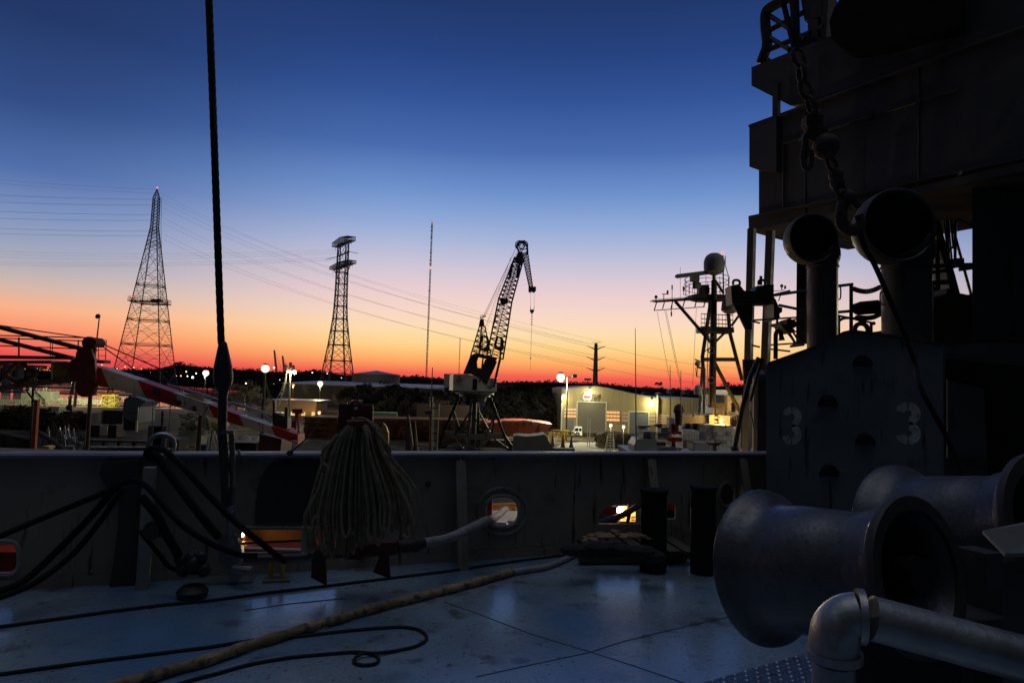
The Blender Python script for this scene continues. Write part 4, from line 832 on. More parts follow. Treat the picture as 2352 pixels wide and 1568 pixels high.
# long rusty side
T = thing('rusty_barge_hull', 'long rusty brown barge hull with plate rows left of and behind the crane legs', 'barge', (m1(300, 900, 131).x, 131, GZ)); m = MB()
l = m1(-1500, 690, 131); r_ = m1(1100, 745, 131); m.slab([V((l.x, 131, GZ)), V((r_.x, 131, GZ)), r_, l], (0, 9, 0)); part(T, 'shell', m, 'rusty_hull'); m = MB()
for y in (760, 830, 905, 980): m.bar(V((l.x, 130.8, 0)) + V((0, 0, m1(300, y, 131).z)), V((r_.x, 130.8, m1(300, y, 131).z)), .16)
x = l.x + 1
while x < r_.x: m.bar((x, 130.8, m1(300, 830, 131).z), (x, 130.8, l.z), .12); m.bar((x + 1.6, 130.8, m1(300, 980, 131).z), (x + 1.6, 130.8, m1(300, 905, 131).z), .08); x += 3.3
for k in range(60): xx = R.uniform(l.x, r_.x - 2); z_ = R.choice([m1(300, y, 131).z for y in (795, 868, 940, 1010)]); m.box((xx, 130.9, z_ + R.uniform(-.4, .4)), (R.uniform(.5, 2.4), .15, R.uniform(.3, 1.5)))
part(T, 'plate_ribs', m, 'rusty_hull')
for i, (x, y, rr) in enumerate(((780, 1140, .22),)):
    m = MB(); q = m1(x, y, 116); m.ball(q, rr, 8); T = thing('work_light', 'small orange work light low between the crane legs', 'lamp', (q.x, q.y, GZ)); part(T, 'bulb', m, 'beacon_orange'); m = MB(); m.bar((q.x, q.y, GZ), (q.x, q.y, q.z - rr), .04); part(T, 'stand', m, 'crane_dark')
# red container / box under the boom tip
a = P(px('N6', (68, 880)), 62); c = P(px('N6', (332, 1070)), 62); T = thing('red_container', 'dark red steel container just behind the bulwark under the boom tip', 'container', ((a.x + c.x) / 2, 62, c.z)); z0 = P((650, 1045), 62).z - 2
m = MB(); m.slab([P(px('N6', (68, 880)), 62), P(px('N6', (332, 942)), 62), V((c.x, 62, z0)), V((a.x, 62, z0))], (0, 3, 0)); part(T, 'body', m, 'red_lead'); m = MB(); m.bar(P(px('N6', (66, 872)), 61.9), P(px('N6', (334, 940)), 61.9), .05); m.bar(P(px('N6', (332, 940)), 61.9), V((c.x, 61.9, z0)), .04); part(T, 'edge_rails', m, 'galvanised')
m = MB(); m.bar((a.x + 1, 63, GZ), (a.x + 1, 63, z0), .15); m.bar((c.x - 1, 63, GZ), (c.x - 1, 63, z0), .15); part(T, 'stand', m, 'crane_dark')
# ladder tower left of crane
d = 100; T = thing('scaffold_tower', 'narrow pale ladder tower left of the crane legs', 'scaffold', (m1(360, 1000, d).x, d, GZ)); m = MB()
for x0, x1, yt in ((290, 300, 400), (330, 305, 400), (425, 395, 500), (345, 330, 480)): q = m1(x1, 1100, d); m.bar((q.x, q.y, GZ), m1(x0, yt, d), .1)
part(T, 'uprights', m, 'cream_paint'); m = MB()
for y in (565, 740, 830, 930, 1030): m.bar(m1(305, y, d), m1(415, y, d), .13)
part(T, 'landings', m, 'rusty_steel'); m = MB()
for i in range(22): y = 560 + i * 26; m.bar(m1(335, y, d), m1(400, y, d), .04)
part(T, 'rungs', m, 'cream_paint'); m = MB(); m.bar((m1(303, 900, d).x, d + .5, GZ), m1(328, -20, d), .17, 6, .06); part(T, 'thin_mast', m, 'red_lead'); m = MB(); m.box(m1(270, 625, d), (.9, .5, .5)); part(T, 'unlit_floodlight', m, 'crane_dark')
m = MB(); 
for x in (460, 510, 560): m.bar(m1(x, 460, 150), m1(x, 520, 150), .12)
for y in (460, 490): m.bar(m1(350, y, 150), m1(570, y, 150), .12)
q = m1(500, 600, 150); m.box((q.x, 151, (m1(500, 520, 150).z + GZ) / 2), (12, 2, m1(500, 520, 150).z - GZ)); solo('staging_platform', m, 'rusty_steel', 'railed dark staging platform behind the pale ladder tower', 'platform')
# tarp covered shapes right of crane
T = thing('covered_boat', 'large boat shape under grey-green tarpaulin in front of the orange hull', 'boat', (m1(1700, 1100, 96).x, 96, GZ)); m = MB()
outl = [(1490, 960), (1560, 955), (1700, 965), (1830, 955), (1930, 935), (1960, 960), (2000, 1040), (2040, 1110), (2050, 1200), (1480, 1200)]
pts = [m1(x, y, 96) for x, y in outl]; m.slab([V((p.x, 96, max(p.z, GZ))) for p in pts[:-2]] + [V((pts[-2].x, 96, GZ)), V((pts[-1].x, 96, GZ))], (0, 5, 0)); part(T, 'tarpaulin', m, 'tarp_grey'); m = MB()
for (x0, y0), (x1, y1) in (((1545, 955), (1760, 1210)), ((1760, 975), (1820, 1210)), ((1930, 940), (2010, 1100))): m.bar(m1(x0, y0, 95.95), m1(x1, y1, 95.95), .12)
part(T, 'lashings', m, 'crane_dark')
for i, (x0, y0, x1, y1, x2, y2, lb) in enumerate(((1960, 935, 2100, 1060, 1990, 1075, 'grey pointed tarp peak beside the covered boat'), (2200, 930, 2240, 1075, 2150, 1070, 'narrow grey tarp cone between boat and lamp pole'), (2310, 960, 2350, 1060, 2280, 1065, 'small grey tarp cone right of the lamp pole'))):
    a_, b_, c_ = m1(x0, y0, 98), m1(x1, y1, 98), m1(x2, y2, 98); m = MB(); cx = (b_.x + c_.x) / 2; rr = max(.6, abs(b_.x - c_.x) * .6)
    zb_ = min(b_.z, c_.z) - 1.5; m.lathe([(.05, a_.z - zb_), (rr * .3, (a_.z - zb_) * .6), (rr, 0)], (cx, 98, zb_), (0, 0, 1), 12); m.lathe([(rr, 0), (rr, zb_ - GZ)], (cx, 98, GZ), (0, 0, 1), 12); solo('tarp_cone', m, 'tarp_grey', lb, 'tarpaulin', 'tarp cones')
# concrete pad and low walls right
m = MB(); m.slab([G(px('Z4', q), GZ) for q in ((200, 870), (330, 812), (860, 800), (1150, 830), (1700, 860), (1700, 1010), (200, 1010))], (0, 0, .004)); struct('quay_slab', m, 'concrete')
m = MB(); a = P(px('Z4', (650, 760)), 125); 
for k in range(500):
    x = R.uniform(640, 1000); t = (x - 640) / 360; h = R.uniform(0, 1) * (55 * (1 - abs(t - .4)) + 8); q = P(px('Z4', (x, 790 - h)), 126 + R.uniform(0, 4)); m.box(q, (R.uniform(.2, .8),) * 3, R.uniform(0, 3))
q0 = P(px('Z4', (645, 790)), 127); q1 = P(px('Z4', (1000, 790)), 127); m.slab([V((q0.x, 127, GZ)), V((q1.x, 127, GZ)), P(px('Z4', (990, 735)), 127), P(px('Z4', (850, 712)), 127), P(px('Z4', (720, 706)), 127), P(px('Z4', (655, 740)), 127)], (0, 4, 0))
solo('gravel_heap', m, 'yard_ground', 'long low heap of dark gravel right of the flatbed truck', 'gravel heap', kind='stuff')
m = MB()
for k in range(34):
    q = P(px('M1', (R.uniform(1960, 2330), R.uniform(870, 960))), R.uniform(132, 142)); m.bar((q.x, q.y, GZ), (q.x, q.y, max(q.z, GZ + .5)), .045); m.bar(V((q.x, q.y, max(q.z, GZ + .5))), V((q.x + R.uniform(.6, 1.8), q.y, max(q.z, GZ + .5))), .05)
solo('steel_trestles', m, 'yellow_paint', 'row of small yellow steel trestles between orange hull and truck', 'trestle', kind='stuff')
x0 = px('Z4', (190, 800)); a = P(px('Z4', (200, 850)), 92); T = thing('timber_stack', 'stack of dark timber at the foot of the tarpaulin boat', 'timber stack', (a.x + 3, 92, GZ)); m = MB()
c = P(px('Z4', (405, 900)), 92)
for i in range(6): z_ = GZ + .2 + i * (a.z - GZ) / 6; m.box(((a.x + c.x) / 2, 92, z_), (c.x - a.x, 2, (a.z - GZ) / 6 - .08), .03 * (i % 2))
part(T, 'beams', m, 'wood_pole')
for i, (x, y0, y1, lb) in enumerate(((543, 560, 780, 'left'), (567, 572, 800, 'right'))):
    q = P(px('Z4', (x, 790)), 128); zt = P(px('Z4', (x, y0)), 128).z; m = MB(); m.bar((q.x, q.y, GZ), (q.x, q.y, zt), .07, 6, .04); solo('thin_post', m, 'cream_paint', lb + ' one of two thin pale posts in front of the large roller door', 'post', 'thin posts')
# ================================================================ WHITE SHIP ALONGSIDE (right)
n3 = lambda x, y, d=60: P(px('N3', (x, y)), d)
dz = n3(800, 1480).z - .25
T = thing('white_ship', 'moored white working ship with tall dark mast, radar dome and lit deckhouse at right', 'ship', (n3(1000, 1480).x, 62, WZ))
def nb(x0, y0, x1, y1, dep, d, m): a = n3(x0, y0, d); c = n3(x1, y1, d); m.box(((a.x + c.x) / 2, a.y + dep / 2, (a.z + c.z) / 2), (c.x - a.x, dep, a.z - c.z)); return m
m = MB(); xl = n3(60, 1480).x; xr = n3(3200, 1480).x; m.slab([V((xl, 56, dz)), V((xr, 56, dz)), V((xr, 56, WZ - .5)), V((xl + 2, 56, WZ - .5))], (0, 12, 0)); part(T, 'hull', m, 'ship_grey')
m = MB(); nb(1120, 1340, 1420, 1500, 3, 57, m); m.slab([n3(x, y, 57.5) for x, y in ((120, 1390), (185, 1285), (495, 1300), (495, 1500), (120, 1500))], (0, 3, 0)); m.slab([n3(x, y, 58) for x, y in ((495, 1405), (830, 1420), (830, 1500), (495, 1500))], (0, 3, 0)); part(T, 'bow_locker', m, 'ship_grey')
m = MB(); m.slab([n3(x, y, 57.4) for x, y in ((118, 1385), (175, 1288), (187, 1290), (128, 1388))], (0, .2, 0)); part(T, 'lit_edge', m, 'boom_white')
m = MB(); nb(925, 1145, 1180, 1445, 4, 60, m); nb(1180, 1160, 1310, 1480, 4, 61, m); nb(1305, 1050, 1720, 1480, 5, 60, m); nb(1720, 1080, 1860, 1480, 4, 61, m); part(T, 'lower_deckhouse', m, 'white_paint')
m = MB(); nb(915, 885, 1350, 1150, 4, 62.5, m); part(T, 'mid_deckhouse', m, 'ship_grey')
m = MB(); nb(1355, 890, 1690, 1050, 5, 62, m); nb(1420, 690, 1660, 890, 5, 64, m); part(T, 'upper_deckhouse', m, 'ship_grey'); m = MB(); nb(1430, 560, 1650, 690, 4, 64, m); part(T, 'blue_canopy', m, 'blue_paint')
m = MB(); m.slab([n3(x, y, 63) for x, y in ((1655, 480), (1690, 560), (1890, 575), (1890, 870), (1700, 930), (1660, 880))], (0, 4, 0)); part(T, 'wheelhouse', m, 'white_paint'); m = MB(); nb(1728, 690, 1775, 840, .3, 62.7, m); part(T, 'wheelhouse_window', m, 'glass_dark')
lamp(T, 'deck_lamp', 'lamp_ship', n3(1548, 982, 61.2), .17, (1, .52, .1), 120, (0, -.3, 0))
for x, r_ in ((2150, .06),): m = MB(); m.ball(n3(x, 470, 50), r_, 8); part(T, 'red_light', m, 'beacon_red')
m = MB(); m.ball(n3(2268, 1290, 50), .11, 8); part(T, 'port_light', m, 'far_white')
for x0, y0, x1, y1, dd in ((965, 1030, 1040, 1130, 62.4), (1095, 1030, 1150, 1140, 62.4), (1450, 900, 1500, 1035, 61.9)): m = MB(); nb(x0, y0, x1, y1, .1, dd, m); part(T, 'window', m, 'glass_dark')
m = MB()
def rail(x0, x1, ys, d, slope=.03, n=8, r=.022):
    for y in ys: m.bar(n3(x0, y, d), n3(x1, y + (x1 - x0) * slope, d), r)
    for i in range(n + 1): x = x0 + (x1 - x0) * i / n; m.bar(n3(x, ys[0] + (x - x0) * slope, d), n3(x, ys[-1] + 60 + (x - x0) * slope, d), r)
rail(170, 480, (1090, 1130, 1165), 57.6, .02, 10); rail(890, 1150, (655, 730, 808, 870), 66, 0, 5, .03); rail(1305, 1850, (1215, 1290, 1390), 58.5, .05, 8); rail(510, 690, (1050, 1100, 1190), 59, 0, 6); rail(925, 1250, (1215, 1300), 58.8, 0, 7); rail(1640, 1880, (880, 900), 61, 0, 6); rail(1425, 1650, (785, 830), 61.5, 0, 4)
part(T, 'railings', m, 'rail_paint')
m = MB(); m.slab([n3(x, y, 57.8) for x, y in ((215, 1070), (400, 1075), (300, 1115), (225, 1130))], (0, 1, 0)); m.slab([n3(x, y, 59) for x, y in ((480, 1060), (580, 1035), (590, 1060), (560, 1105), (500, 1090))], (0, 1, 0)); part(T, 'covered_gear', m, 'crane_dark')
m = MB(); nb(275, 1165, 470, 1300, 2, 58.5, m); nb(400, 1170, 470, 1290, 1, 58, m); nb(510, 1185, 690, 1290, 1.5, 60, m); nb(560, 1100, 680, 1185, 1, 60.5, m); part(T, 'deck_lockers', m, 'ship_grey')
m = MB(); nb(500, 1340, 640, 1400, 1, 57.5, m); part(T, 'deck_box', m, 'crane_dark'); m = MB(); nb(700, 1160, 900, 1210, 1, 59, m); part(T, 'deck_box', m, 'crane_dark')
m = MB(); m.ring(n3(770, 1100, 58.5), (.2, 1, 0), .3, .1, 14); nb(735, 1060, 850, 1200, .8, 58.6, m); nb(690, 1260, 910, 1330, .8, 58.6, m); nb(740, 1330, 800, 1420, .6, 58.6, m)
for k in range(26): q = n3(R.uniform(690, 910), R.uniform(1210, 1400), 58.4); m.bar(q, q + V((R.uniform(-.3, .3), 0, R.uniform(-.3, .3))), .03)
part(T, 'red_winch', m, 'red_paint'); m = MB(); m.lathe([(.28, 0), (.32, .9), (.45, 1.2), (.35, 1.6), (.12, 1.8)], n3(850, 1060, 58), (0, 0, 1), 14); part(T, 'swivel_monitor', m, 'rusty_steel')
m = MB(); nb(700, 940, 780, 1160, 1, 60, m); part(T, 'pale_pillar', m, 'ship_grey')
m = MB(); m.ring(n3(1780, 1020, 58), (0, 1, 0), .26, .05, 16); m.ring(n3(1760, 1030, 57.9), (.3, 1, 0), .24, .05, 16); m.bar(n3(1690, 1060, 58), n3(1740, 965, 58), .04); part(T, 'orange_hose_reel', m, 'orange_pole')
m = MB(); m.ball(n3(1095, 890, 60), .17, 10); part(T, 'searchlight', m, 'white_paint')
for k in range(22): m = MB(); q = n3(R.uniform(1180, 1700), R.uniform(1060, 1400), 59.9); m.box(q, (R.uniform(.05, .5), .1, R.uniform(.05, .4))); part(T, 'wall_fitting', m, 'ship_grey')
# bollards on the near side (dark)
for x, y, w, h, lb in ((860, 1430, 110, 60, 'small dark mushroom bollard on the rail line'), (1430, 1335, 250, 150, 'large dark T-headed bollard at the right end of the rail line')):
    d = 12; T_b = thing('bollard', lb, 'bollard', n3(x, y + h, d), 'bollards beyond the bulwark'); m = MB(); k = .14 * d / F; c = n3(x, y + h + 60, d)
    if w < 200: m.lathe([(w * .22 * k, 0), (w * .2 * k, (h + 20) * k), (w * .5 * k, (h + 40) * k), (w * .5 * k, (h + 55) * k), (0, (h + 64) * k)], c, (0, 0, 1), 16)
    else:
        m.lathe([(w * .26 * k, 0), (w * .2 * k, (h + 10) * k)], c, (0, 0, 1), 14); m.tube([c + V((-w * .5 * k, 0, (h + 55) * k)), c + V((-w * .3 * k, 0, (h + 25) * k)), c + V((w * .3 * k, 0, (h + 25) * k)), c + V((w * .5 * k, 0, (h + 55) * k))], [8 * k, 26 * k, 26 * k, 8 * k], 8)
    part(T_b, 'post', m, 'black_steel', True)
# masts of that ship
T = thing('ship_mast', 'tall dark steel mast carrying radar, white dome and a long yardarm at right', 'mast', P(px('Z5', (545, 1190)), 62)); z5 = lambda x, y, d=62: P(px('Z5', (x, y)), d)
m = MB(); m.tube([z5(545, 1200), z5(558, 700), z5(562, 300)], [.36, .3, .26], 10); m.tube([z5(490, 1000), z5(478, 850), z5(527, 520), z5(540, 440)], .17, 8); m.tube([z5(760, 1010), z5(672, 670), z5(655, 440)], .17, 8)
for a, c, r_ in (((480, 863), (715, 863), .2), ((480, 660), (700, 660), .2), ((285, 450), (545, 750), .15), ((565, 745), (645, 665), .12), ((685, 625), (735, 555), .12), ((565, 885), (745, 1235), .17), ((560, 290), (630, 395), .12), ((490, 810), (545, 770), .05)): m.bar(z5(*a), z5(*c), r_, 6)
part(T, 'tripod', m, 'crane_dark')
m = MB(); a = z5(470, 640); c = z5(695, 655); m.box(((a.x + c.x) / 2, 62.5, c.z), (c.x - a.x, 2, .5)); part(T, 'mid_platform', m, 'crane_dark'); m = MB()
for y in (540, 575, 605): m.bar(z5(470, y, 61.6), z5(695, y + 12, 61.6), .03); m.bar(z5(470, y - 2, 63.4), z5(695, y + 8, 63.4), .03)
for i in range(10): x = 470 + i * 25; m.bar(z5(x, 540, 61.6), z5(x, 650, 61.6), .025)
m.bar(z5(470, 540, 61.6), z5(470, 538, 63.4), .03); m.bar(z5(695, 552, 61.6), z5(695, 546, 63.4), .03); part(T, 'mid_railing', m, 'crane_dark'); m = MB(); m.slab([z5(x, y) for x, y in ((385, 410), (430, 398), (680, 402), (685, 430), (560, 440), (480, 436))], (0, 2.4, 0)); part(T, 'upper_platform', m, 'crane_dark'); m = MB()
for y in (295, 325, 355): m.ring(z5(510, y, 63.2), (0, .12, 1), 2.05 * .98, .028, 26, 4)
for k in range(10): an = k * .628; c = z5(510, 350, 63.2) + V((math.cos(an) * 2, math.sin(an) * 2, 0)); m.bar(c - V((0, 0, .8)), c + V((0, 0, .75)), .025)
part(T, 'upper_railing', m, 'crane_dark'); m = MB()
m.tube([z5(108, 450), z5(150, 452), z5(440, 432), z5(520, 440)], [.04, .12, .16, .2], 6); m.bar(z5(133, 516), z5(495, 490), .05)
for x0, y0, x1, y1 in ((155, 455, 138, 512), (210, 455, 196, 505), (268, 452, 255, 506), (352, 448, 338, 500), (438, 440, 424, 496), (500, 440, 488, 490)): m.bar(z5(x0, y0), z5(x1, y1), .06)
m.bar(z5(125, 440), z5(400, 420), .03); part(T, 'yardarm', m, 'crane_dark'); m = MB()
m.bar(z5(975, 405), z5(1100, 375), .1); m.bar(z5(975, 380), z5(1060, 372), .04); m.bar(z5(1040, 385), z5(1018, 450), .05); part(T, 'right_yardarm', m, 'crane_dark'); m = MB()
for x, y in ((150, 420), (1041, 342)): m.ball(z5(x, y), .16, 8); m.bar(z5(x, y + 10), z5(x, y + 28), .05)
m.bar(z5(205, 445), z5(205, 400), .04); m.bar(z5(192, 400), z5(235, 400), .05); m.box(z5(232, 388), (.15, .15, .35)); m.box(z5(1065, 352), (.14, .14, .3)); part(T, 'wind_sensors', m, 'crane_dark'); m = MB()
for x, y0, y1, r_ in ((264, 335, 500, .035), (264, 335, 368, .07), (258, 500, 558, .04), (259, 525, 556, .08), (345, 345, 405, .03), (345, 345, 378, .09), (322, 210, 430, .018), (385, 330, 400, .05), (527, 350, 395, .05)): m.bar(z5(x, y0), z5(x, y1), r_)
m.bar(z5(345, 405), z5(385, 408), .03); part(T, 'antennas', m, 'crane_dark')
m = MB(); m.tube([z5(285, 276, 61.5), z5(300, 274, 61.5), z5(570, 240, 61.5), z5(585, 243, 61.5)], [.1, .2, .2, .1], 8); part(T, 'radar_scanner', m, 'tank_paint'); m = MB(); m.box(z5(423, 292, 61.7), (.75, .6, .5)); m.tube([z5(425, 305, 61.8), z5(432, 360, 61.8)], [.2, .3], 8); m.ball(z5(450, 335, 62), .3, 8); part(T, 'radar_gearbox', m, 'pylon_pale')
m = MB(); m.box(z5(482, 370, 62.5), (.9, .8, .8)); part(T, 'dark_cabinet', m, 'crane_dark')
c = z5(562, 180, 61.5); k = .324 * 61.5 / F; m = MB(); m.lathe([(68 * k, -62 * k), (72 * k, -35 * k), (72 * k, 8 * k), (66 * k, 32 * k), (52 * k, 54 * k), (30 * k, 68 * k), (0, 73 * k)], c, (0, 0, 1), 28); m.lathe([(68 * k, -62 * k), (40 * k, -78 * k), (12 * k, -90 * k), (12 * k, -120 * k)], c, (0, 0, 1), 20); part(T, 'radar_dome', m, 'pylon_pale', True)
m = MB(); m.ball(z5(622, 111), .13, 10); part(T, 'top_light', m, 'beacon_red'); m = MB(); m.bar(z5(624, 125), z5(628, 400), .07); m.bar(z5(640, 130), z5(640, 190), .05); m.bar(z5(640, 190), z5(668, 290), .04); m.bar(z5(668, 290), z5(664, 370), .04); part(T, 'light_pole', m, 'crane_dark')
c = z5(670, 490, 61); m = MB(); m.lathe([(0, -48 * k), (30 * k, -46 * k), (54 * k, -30 * k), (54 * k, 30 * k), (40 * k, 50 * k), (0, 56 * k)], c, (.1, 0, 1), 22); part(T, 'lower_dome', m, 'pylon_pale', True)
m = MB(); 
for x in (522, 540): m.bar(z5(x, 450, 61.4), z5(x - 14, 1190, 61.4), .04)
for i in range(60): t = i / 60; m.bar(z5(522 - 14 * t, 450 + 740 * t, 61.4), z5(540 - 14 * t, 450 + 740 * t, 61.4), .025)
for y in (690, 800, 1010): m.ring(z5(542, y, 61.2), (0, 1, 0), .28, .05, 12)
part(T, 'ladder', m, 'pylon_pale')
T = thing('ship_short_mast', 'short forked mast with small white dome and searchlight left of the tall ship mast', 'mast', z5(470, 1250, 60)); m = MB(); m.tube([z5(455, 1250, 60), z5(478, 925, 60)], .12, 8); m.tube([z5(490, 1250, 60), z5(492, 925, 60)], .12, 8); m.bar(z5(440, 915, 60), z5(495, 930, 60), .12)
for i in range(16): y = 940 + i * 19; m.bar(z5(478 - i * 1.2, y, 60), z5(492, y, 60), .03)
part(T, 'frame', m, 'pylon_pale'); m = MB(); m.ball(z5(444, 893, 60), .26, 10); m.bar(z5(445, 893, 60), z5(450, 915, 60), .08); m.bar(z5(425, 862, 60), z5(470, 880, 60), .08); part(T, 'searchlight', m, 'cream_paint'); m = MB(); m.bar(z5(432, 920, 60), z5(436, 985, 60), .04); m.bar(z5(444, 920, 60), z5(438, 985, 60), .04); m.bar(z5(436, 985, 60), z5(475, 990, 60), .03); part(T, 'hanging_frame', m, 'pylon_steel')
c = z5(447, 1080, 59.5); m = MB(); m.lathe([(0, -30 * k), (27 * k, -28 * k), (27 * k, 5 * k), (22 * k, 25 * k), (10 * k, 36 * k), (0, 38 * k)], c, (0, 0, 1), 20); part(T, 'small_dome', m, 'cream_paint', True)
for i, (x0, y0, x1, y1) in enumerate(((3, 642, 3, 1520), (250, 905, 246, 1400), (326, 940, 322, 1260))):
    q = z5(x1, y1, 57); m = MB(); m.tube([(q.x, 57, max(q.z, dz)), z5(x0, y0, 57)], [.07 if i == 0 else .05, .022], 6); solo('whip_antenna', m, 'rail_paint', ('tallest thin pole, standing alone left of the ship mast', 'short whip antenna between tall pole and ship mast, left one', 'short whip antenna between tall pole and ship mast, right one')[i], 'antenna', 'whip antennas')
for i, (a_, b_) in enumerate((((158, 525), (246, 1000)), ((212, 515), (322, 1040)), ((222, 518), (328, 1030)), ((436, 500), (410, 1050)))):
    m = MB(); m.bar(z5(*a_), z5(*b_), .018, 3); solo('rigging_wire', m, 'cable', 'thin rigging wire hanging from the yardarm, ' + ('leftmost', 'second', 'third', 'rightmost')[i] + (' of four' if i in (0, 3) else ' of four from the left'), 'wire', 'rigging wires under the yardarm')

# floodlight poles on the quay, out of frame at right and left
def quay_flood(k, x, y, z_, power, colr_, lb):
    T_ = thing('floodlight_pole', lb, 'floodlight', (x, y, GZ), 'quay floodlights'); m = MB(); m.tube([(x, y, GZ), (x, y, z_ - .5)], .18, 8); part(T_, 'pole', m, 'galvanised'); lamp(T_, 'lamp', 'lamp_quay_%d' % k, V((x, y, z_)), .5, colr_, power)
quay_flood(0, 58, 42, 9, 19000, (1, .93, .66), 'quay floodlight out of frame at right lighting the white ship')
quay_flood(1, -84, 84, 9, 900, (1, .74, .36), 'quay floodlight out of frame at left lighting the yard clutter')
# ================================================================ OWN SHIP: deck, bulwark
A = G((0, 1356)); Bq = G((1700, 1245)); U = (Bq - A).normalized(); NN = V((-U.y, U.x, 0))     # NN points outboard
def bw(k, x, y, off=0.0): return PL(px(k, (x, y)), A + NN * off, NN)
L0 = A - U * 2.6; L1 = Bq + U * 1.15; TOPZ = 1.07
def TZ(q): return 1.062 - .045 * ((q - A).dot(U) / (Bq - A).length)      # the rail drops a little to the right
m = MB(); m.slab([V((L0.x, L0.y, 0)), V((L1.x, L1.y, 0)), V((11, 12, 0)), V((11, -5, 0)), V((-9, -5, 0))], (0, 0, -.03)); struct('deck', m, 'deck_paint')
def arcpts(c, r, a0, a1, n=8): return [(c[0] + r[0] * math.cos(math.radians(a0 + (a1 - a0) * i / n)), c[1] + r[1] * math.sin(math.radians(a0 + (a1 - a0) * i / n))) for i in range(n + 1)]
def rr(x0, y0, x1, y1, r): return arcpts((x1 - r, y1 - r), (r, r), 0, 90, 6) + arcpts((x0 + r, y1 - r), (r, r), 90, 180, 6) + arcpts((x0 + r, y0 + r), (r, r), 180, 270, 6) + arcpts((x1 - r, y0 + r), (r, r), 270, 360, 6)
holes = [('Z7', rr(-420, 868, 172, 1160, 95)), ('Z8', rr(335, 812, 1290, 1062, 60)), ('Z8', rr(1150, 1122, 1325, 1168, 14)), ('Y1', rr(396, 380, 636, 600, 94)),
         ('Y1', [(1205, 580), (1212, 505), (1262, 468), (1335, 442), (1522, 438), (1522, 582)]), ('Y1', rr(1700, 440, 1758, 545, 12)), ('Y1', rr(1863, 460, 1882, 620, 6)), ('Y1', arcpts((2128, 372), (58, 88), 0, 345, 20))]
T = thing('bulwark', 'grey steel ship bulwark with rounded openings running across the deck edge', 'bulwark', A)
cu = bpy.data.curves.new('bulwark_outline', 'CURVE'); cu.dimensions = '2D'; cu.fill_mode = 'BOTH'; cu.extrude = .012
def spl(pts):
    s = cu.splines.new('POLY'); s.points.add(len(pts) - 1); s.use_cyclic_u = True
    for p, q in zip(s.points, pts): p.co = (q[0], q[1], 0, 1)
sL = (L0 - A).dot(U); sR = (L1 - A).dot(U); spl([(sL, .002), (sR, .002), (sR, TZ(L1)), (sL, TZ(L0))]); hw = []
for k, pts in holes:
    w = [bw(k, x, y) for x, y in pts]; hw.append(w); spl([((q - A).dot(U), q.z) for q in w])
co = bpy.data.objects.new('tmp', cu); SC.collection.objects.link(co); dg = bpy.context.evaluated_depsgraph_get(); me = bpy.data.meshes.new_from_object(co.evaluated_get(dg)); bpy.data.objects.remove(co)
me.name = 'plate'; me.materials.clear(); me.materials.append(MATS['bulwark_paint']); me.transform(Matrix(((U.x, NN.x * -1, 0, 0), (U.y, NN.y * -1, 0, 0), (0, 0, 1, 0), (0, 0, 0, 1))) @ Matrix(((1, 0, 0, 0), (0, 0, 1, 0), (0, 1, 0, 0), (0, 0, 0, 1))))
pl = bpy.data.objects.new('plate', me); SC.collection.objects.link(pl); pl.parent = T; ORG[pl] = A
for i, w in enumerate(hw):
    if i in (4, 5, 6): continue
    m = MB(); m.tube([q - NN * .01 for q in w], .02 if i in (0, 1, 3, 7) else .012, 6, closed=True); part(T, 'opening_rim', m, 'post_paint' if i in (0, 3) else 'bulwark_paint', True)
for i, (k, cx, cy, rx, ry) in enumerate((('Y1', 515, 490, 175, 165),)):
    m = MB(); w = [bw(k, cx + rx * math.cos(a * math.tau / 30), cy + ry * math.sin(a * math.tau / 30)) - NN * .012 for a in range(30)]; m.tube(w, .02, 6, closed=True); part(T, 'doubler_ring', m, 'bulwark_paint', True)
m = MB(); m.slab([V((q.x, q.y, TZ(q))) for q in (L0 - NN * .06, L1 - NN * .06, L1 + NN * .12, L0 + NN * .12)], (0, 0, .022)); rl = [L0.lerp(L1, i / 40) for i in range(41)]; m.tube([q - NN * (.06 + R.uniform(-.003, .003)) + V((0, 0, TZ(q) + R.uniform(-.002, .003))) for q in rl], .022, 8); part(T, 'rail_cap', m, 'rail_paint')
m = MB(); m.slab([V((q.x, q.y, 0)) for q in (L0 - NN * .016, L1 - NN * .016)] + [V((q.x, q.y, .085)) for q in (L1 - NN * .016, L0 - NN * .016)], -NN * .008)
for i in range(50):
    q = L0 + U * (.15 + i * .22) - NN * .03 + V((0, 0, .115)); m.ball(q, .014, 6)
part(T, 'bolted_foot_strip', m, 'bulwark_paint')
m = MB(); q0 = [bw('Z8', x, y) - NN * .02 for x, y in ((480, 760), (485, 600), (505, 450), (560, 290), (650, 190), (760, 150), (1000, 150), (1130, 170), (1130, 760))]; m.slab(q0, -NN * .01); part(T, 'dark_arched_plate', m, 'dark_paint')
def stanchion(x, w=.05, depth=.34, mt='bulwark_paint', foot=True):
    m = MB(); b_ = bw('D', x, 1200); b_.z = 0; p0 = b_ - NN * .016; p1 = b_ - NN * depth
    m.slab([V((p0.x, p0.y, .002)), V((p1.x, p1.y, .002)), V((p1.x, p1.y, .12)), V((p0.x, p0.y, 0)) + V((0, 0, TZ(b_) - .03)) - NN * .09, V((p0.x, p0.y, TZ(b_) - .03))], U * .012)
    m.slab([V((p1.x, p1.y, .002)) - U * w, V((p1.x, p1.y, .002)) + U * w, V((p0.x, p0.y, TZ(b_) - .05)) - NN * .1 + U * w, V((p0.x, p0.y, TZ(b_) - .05)) - NN * .1 - U * w], -NN * .012)
    return part(T, 'stanchion', m, mt)
for x in (-160, 1045, 1480, 1690): stanchion(x)
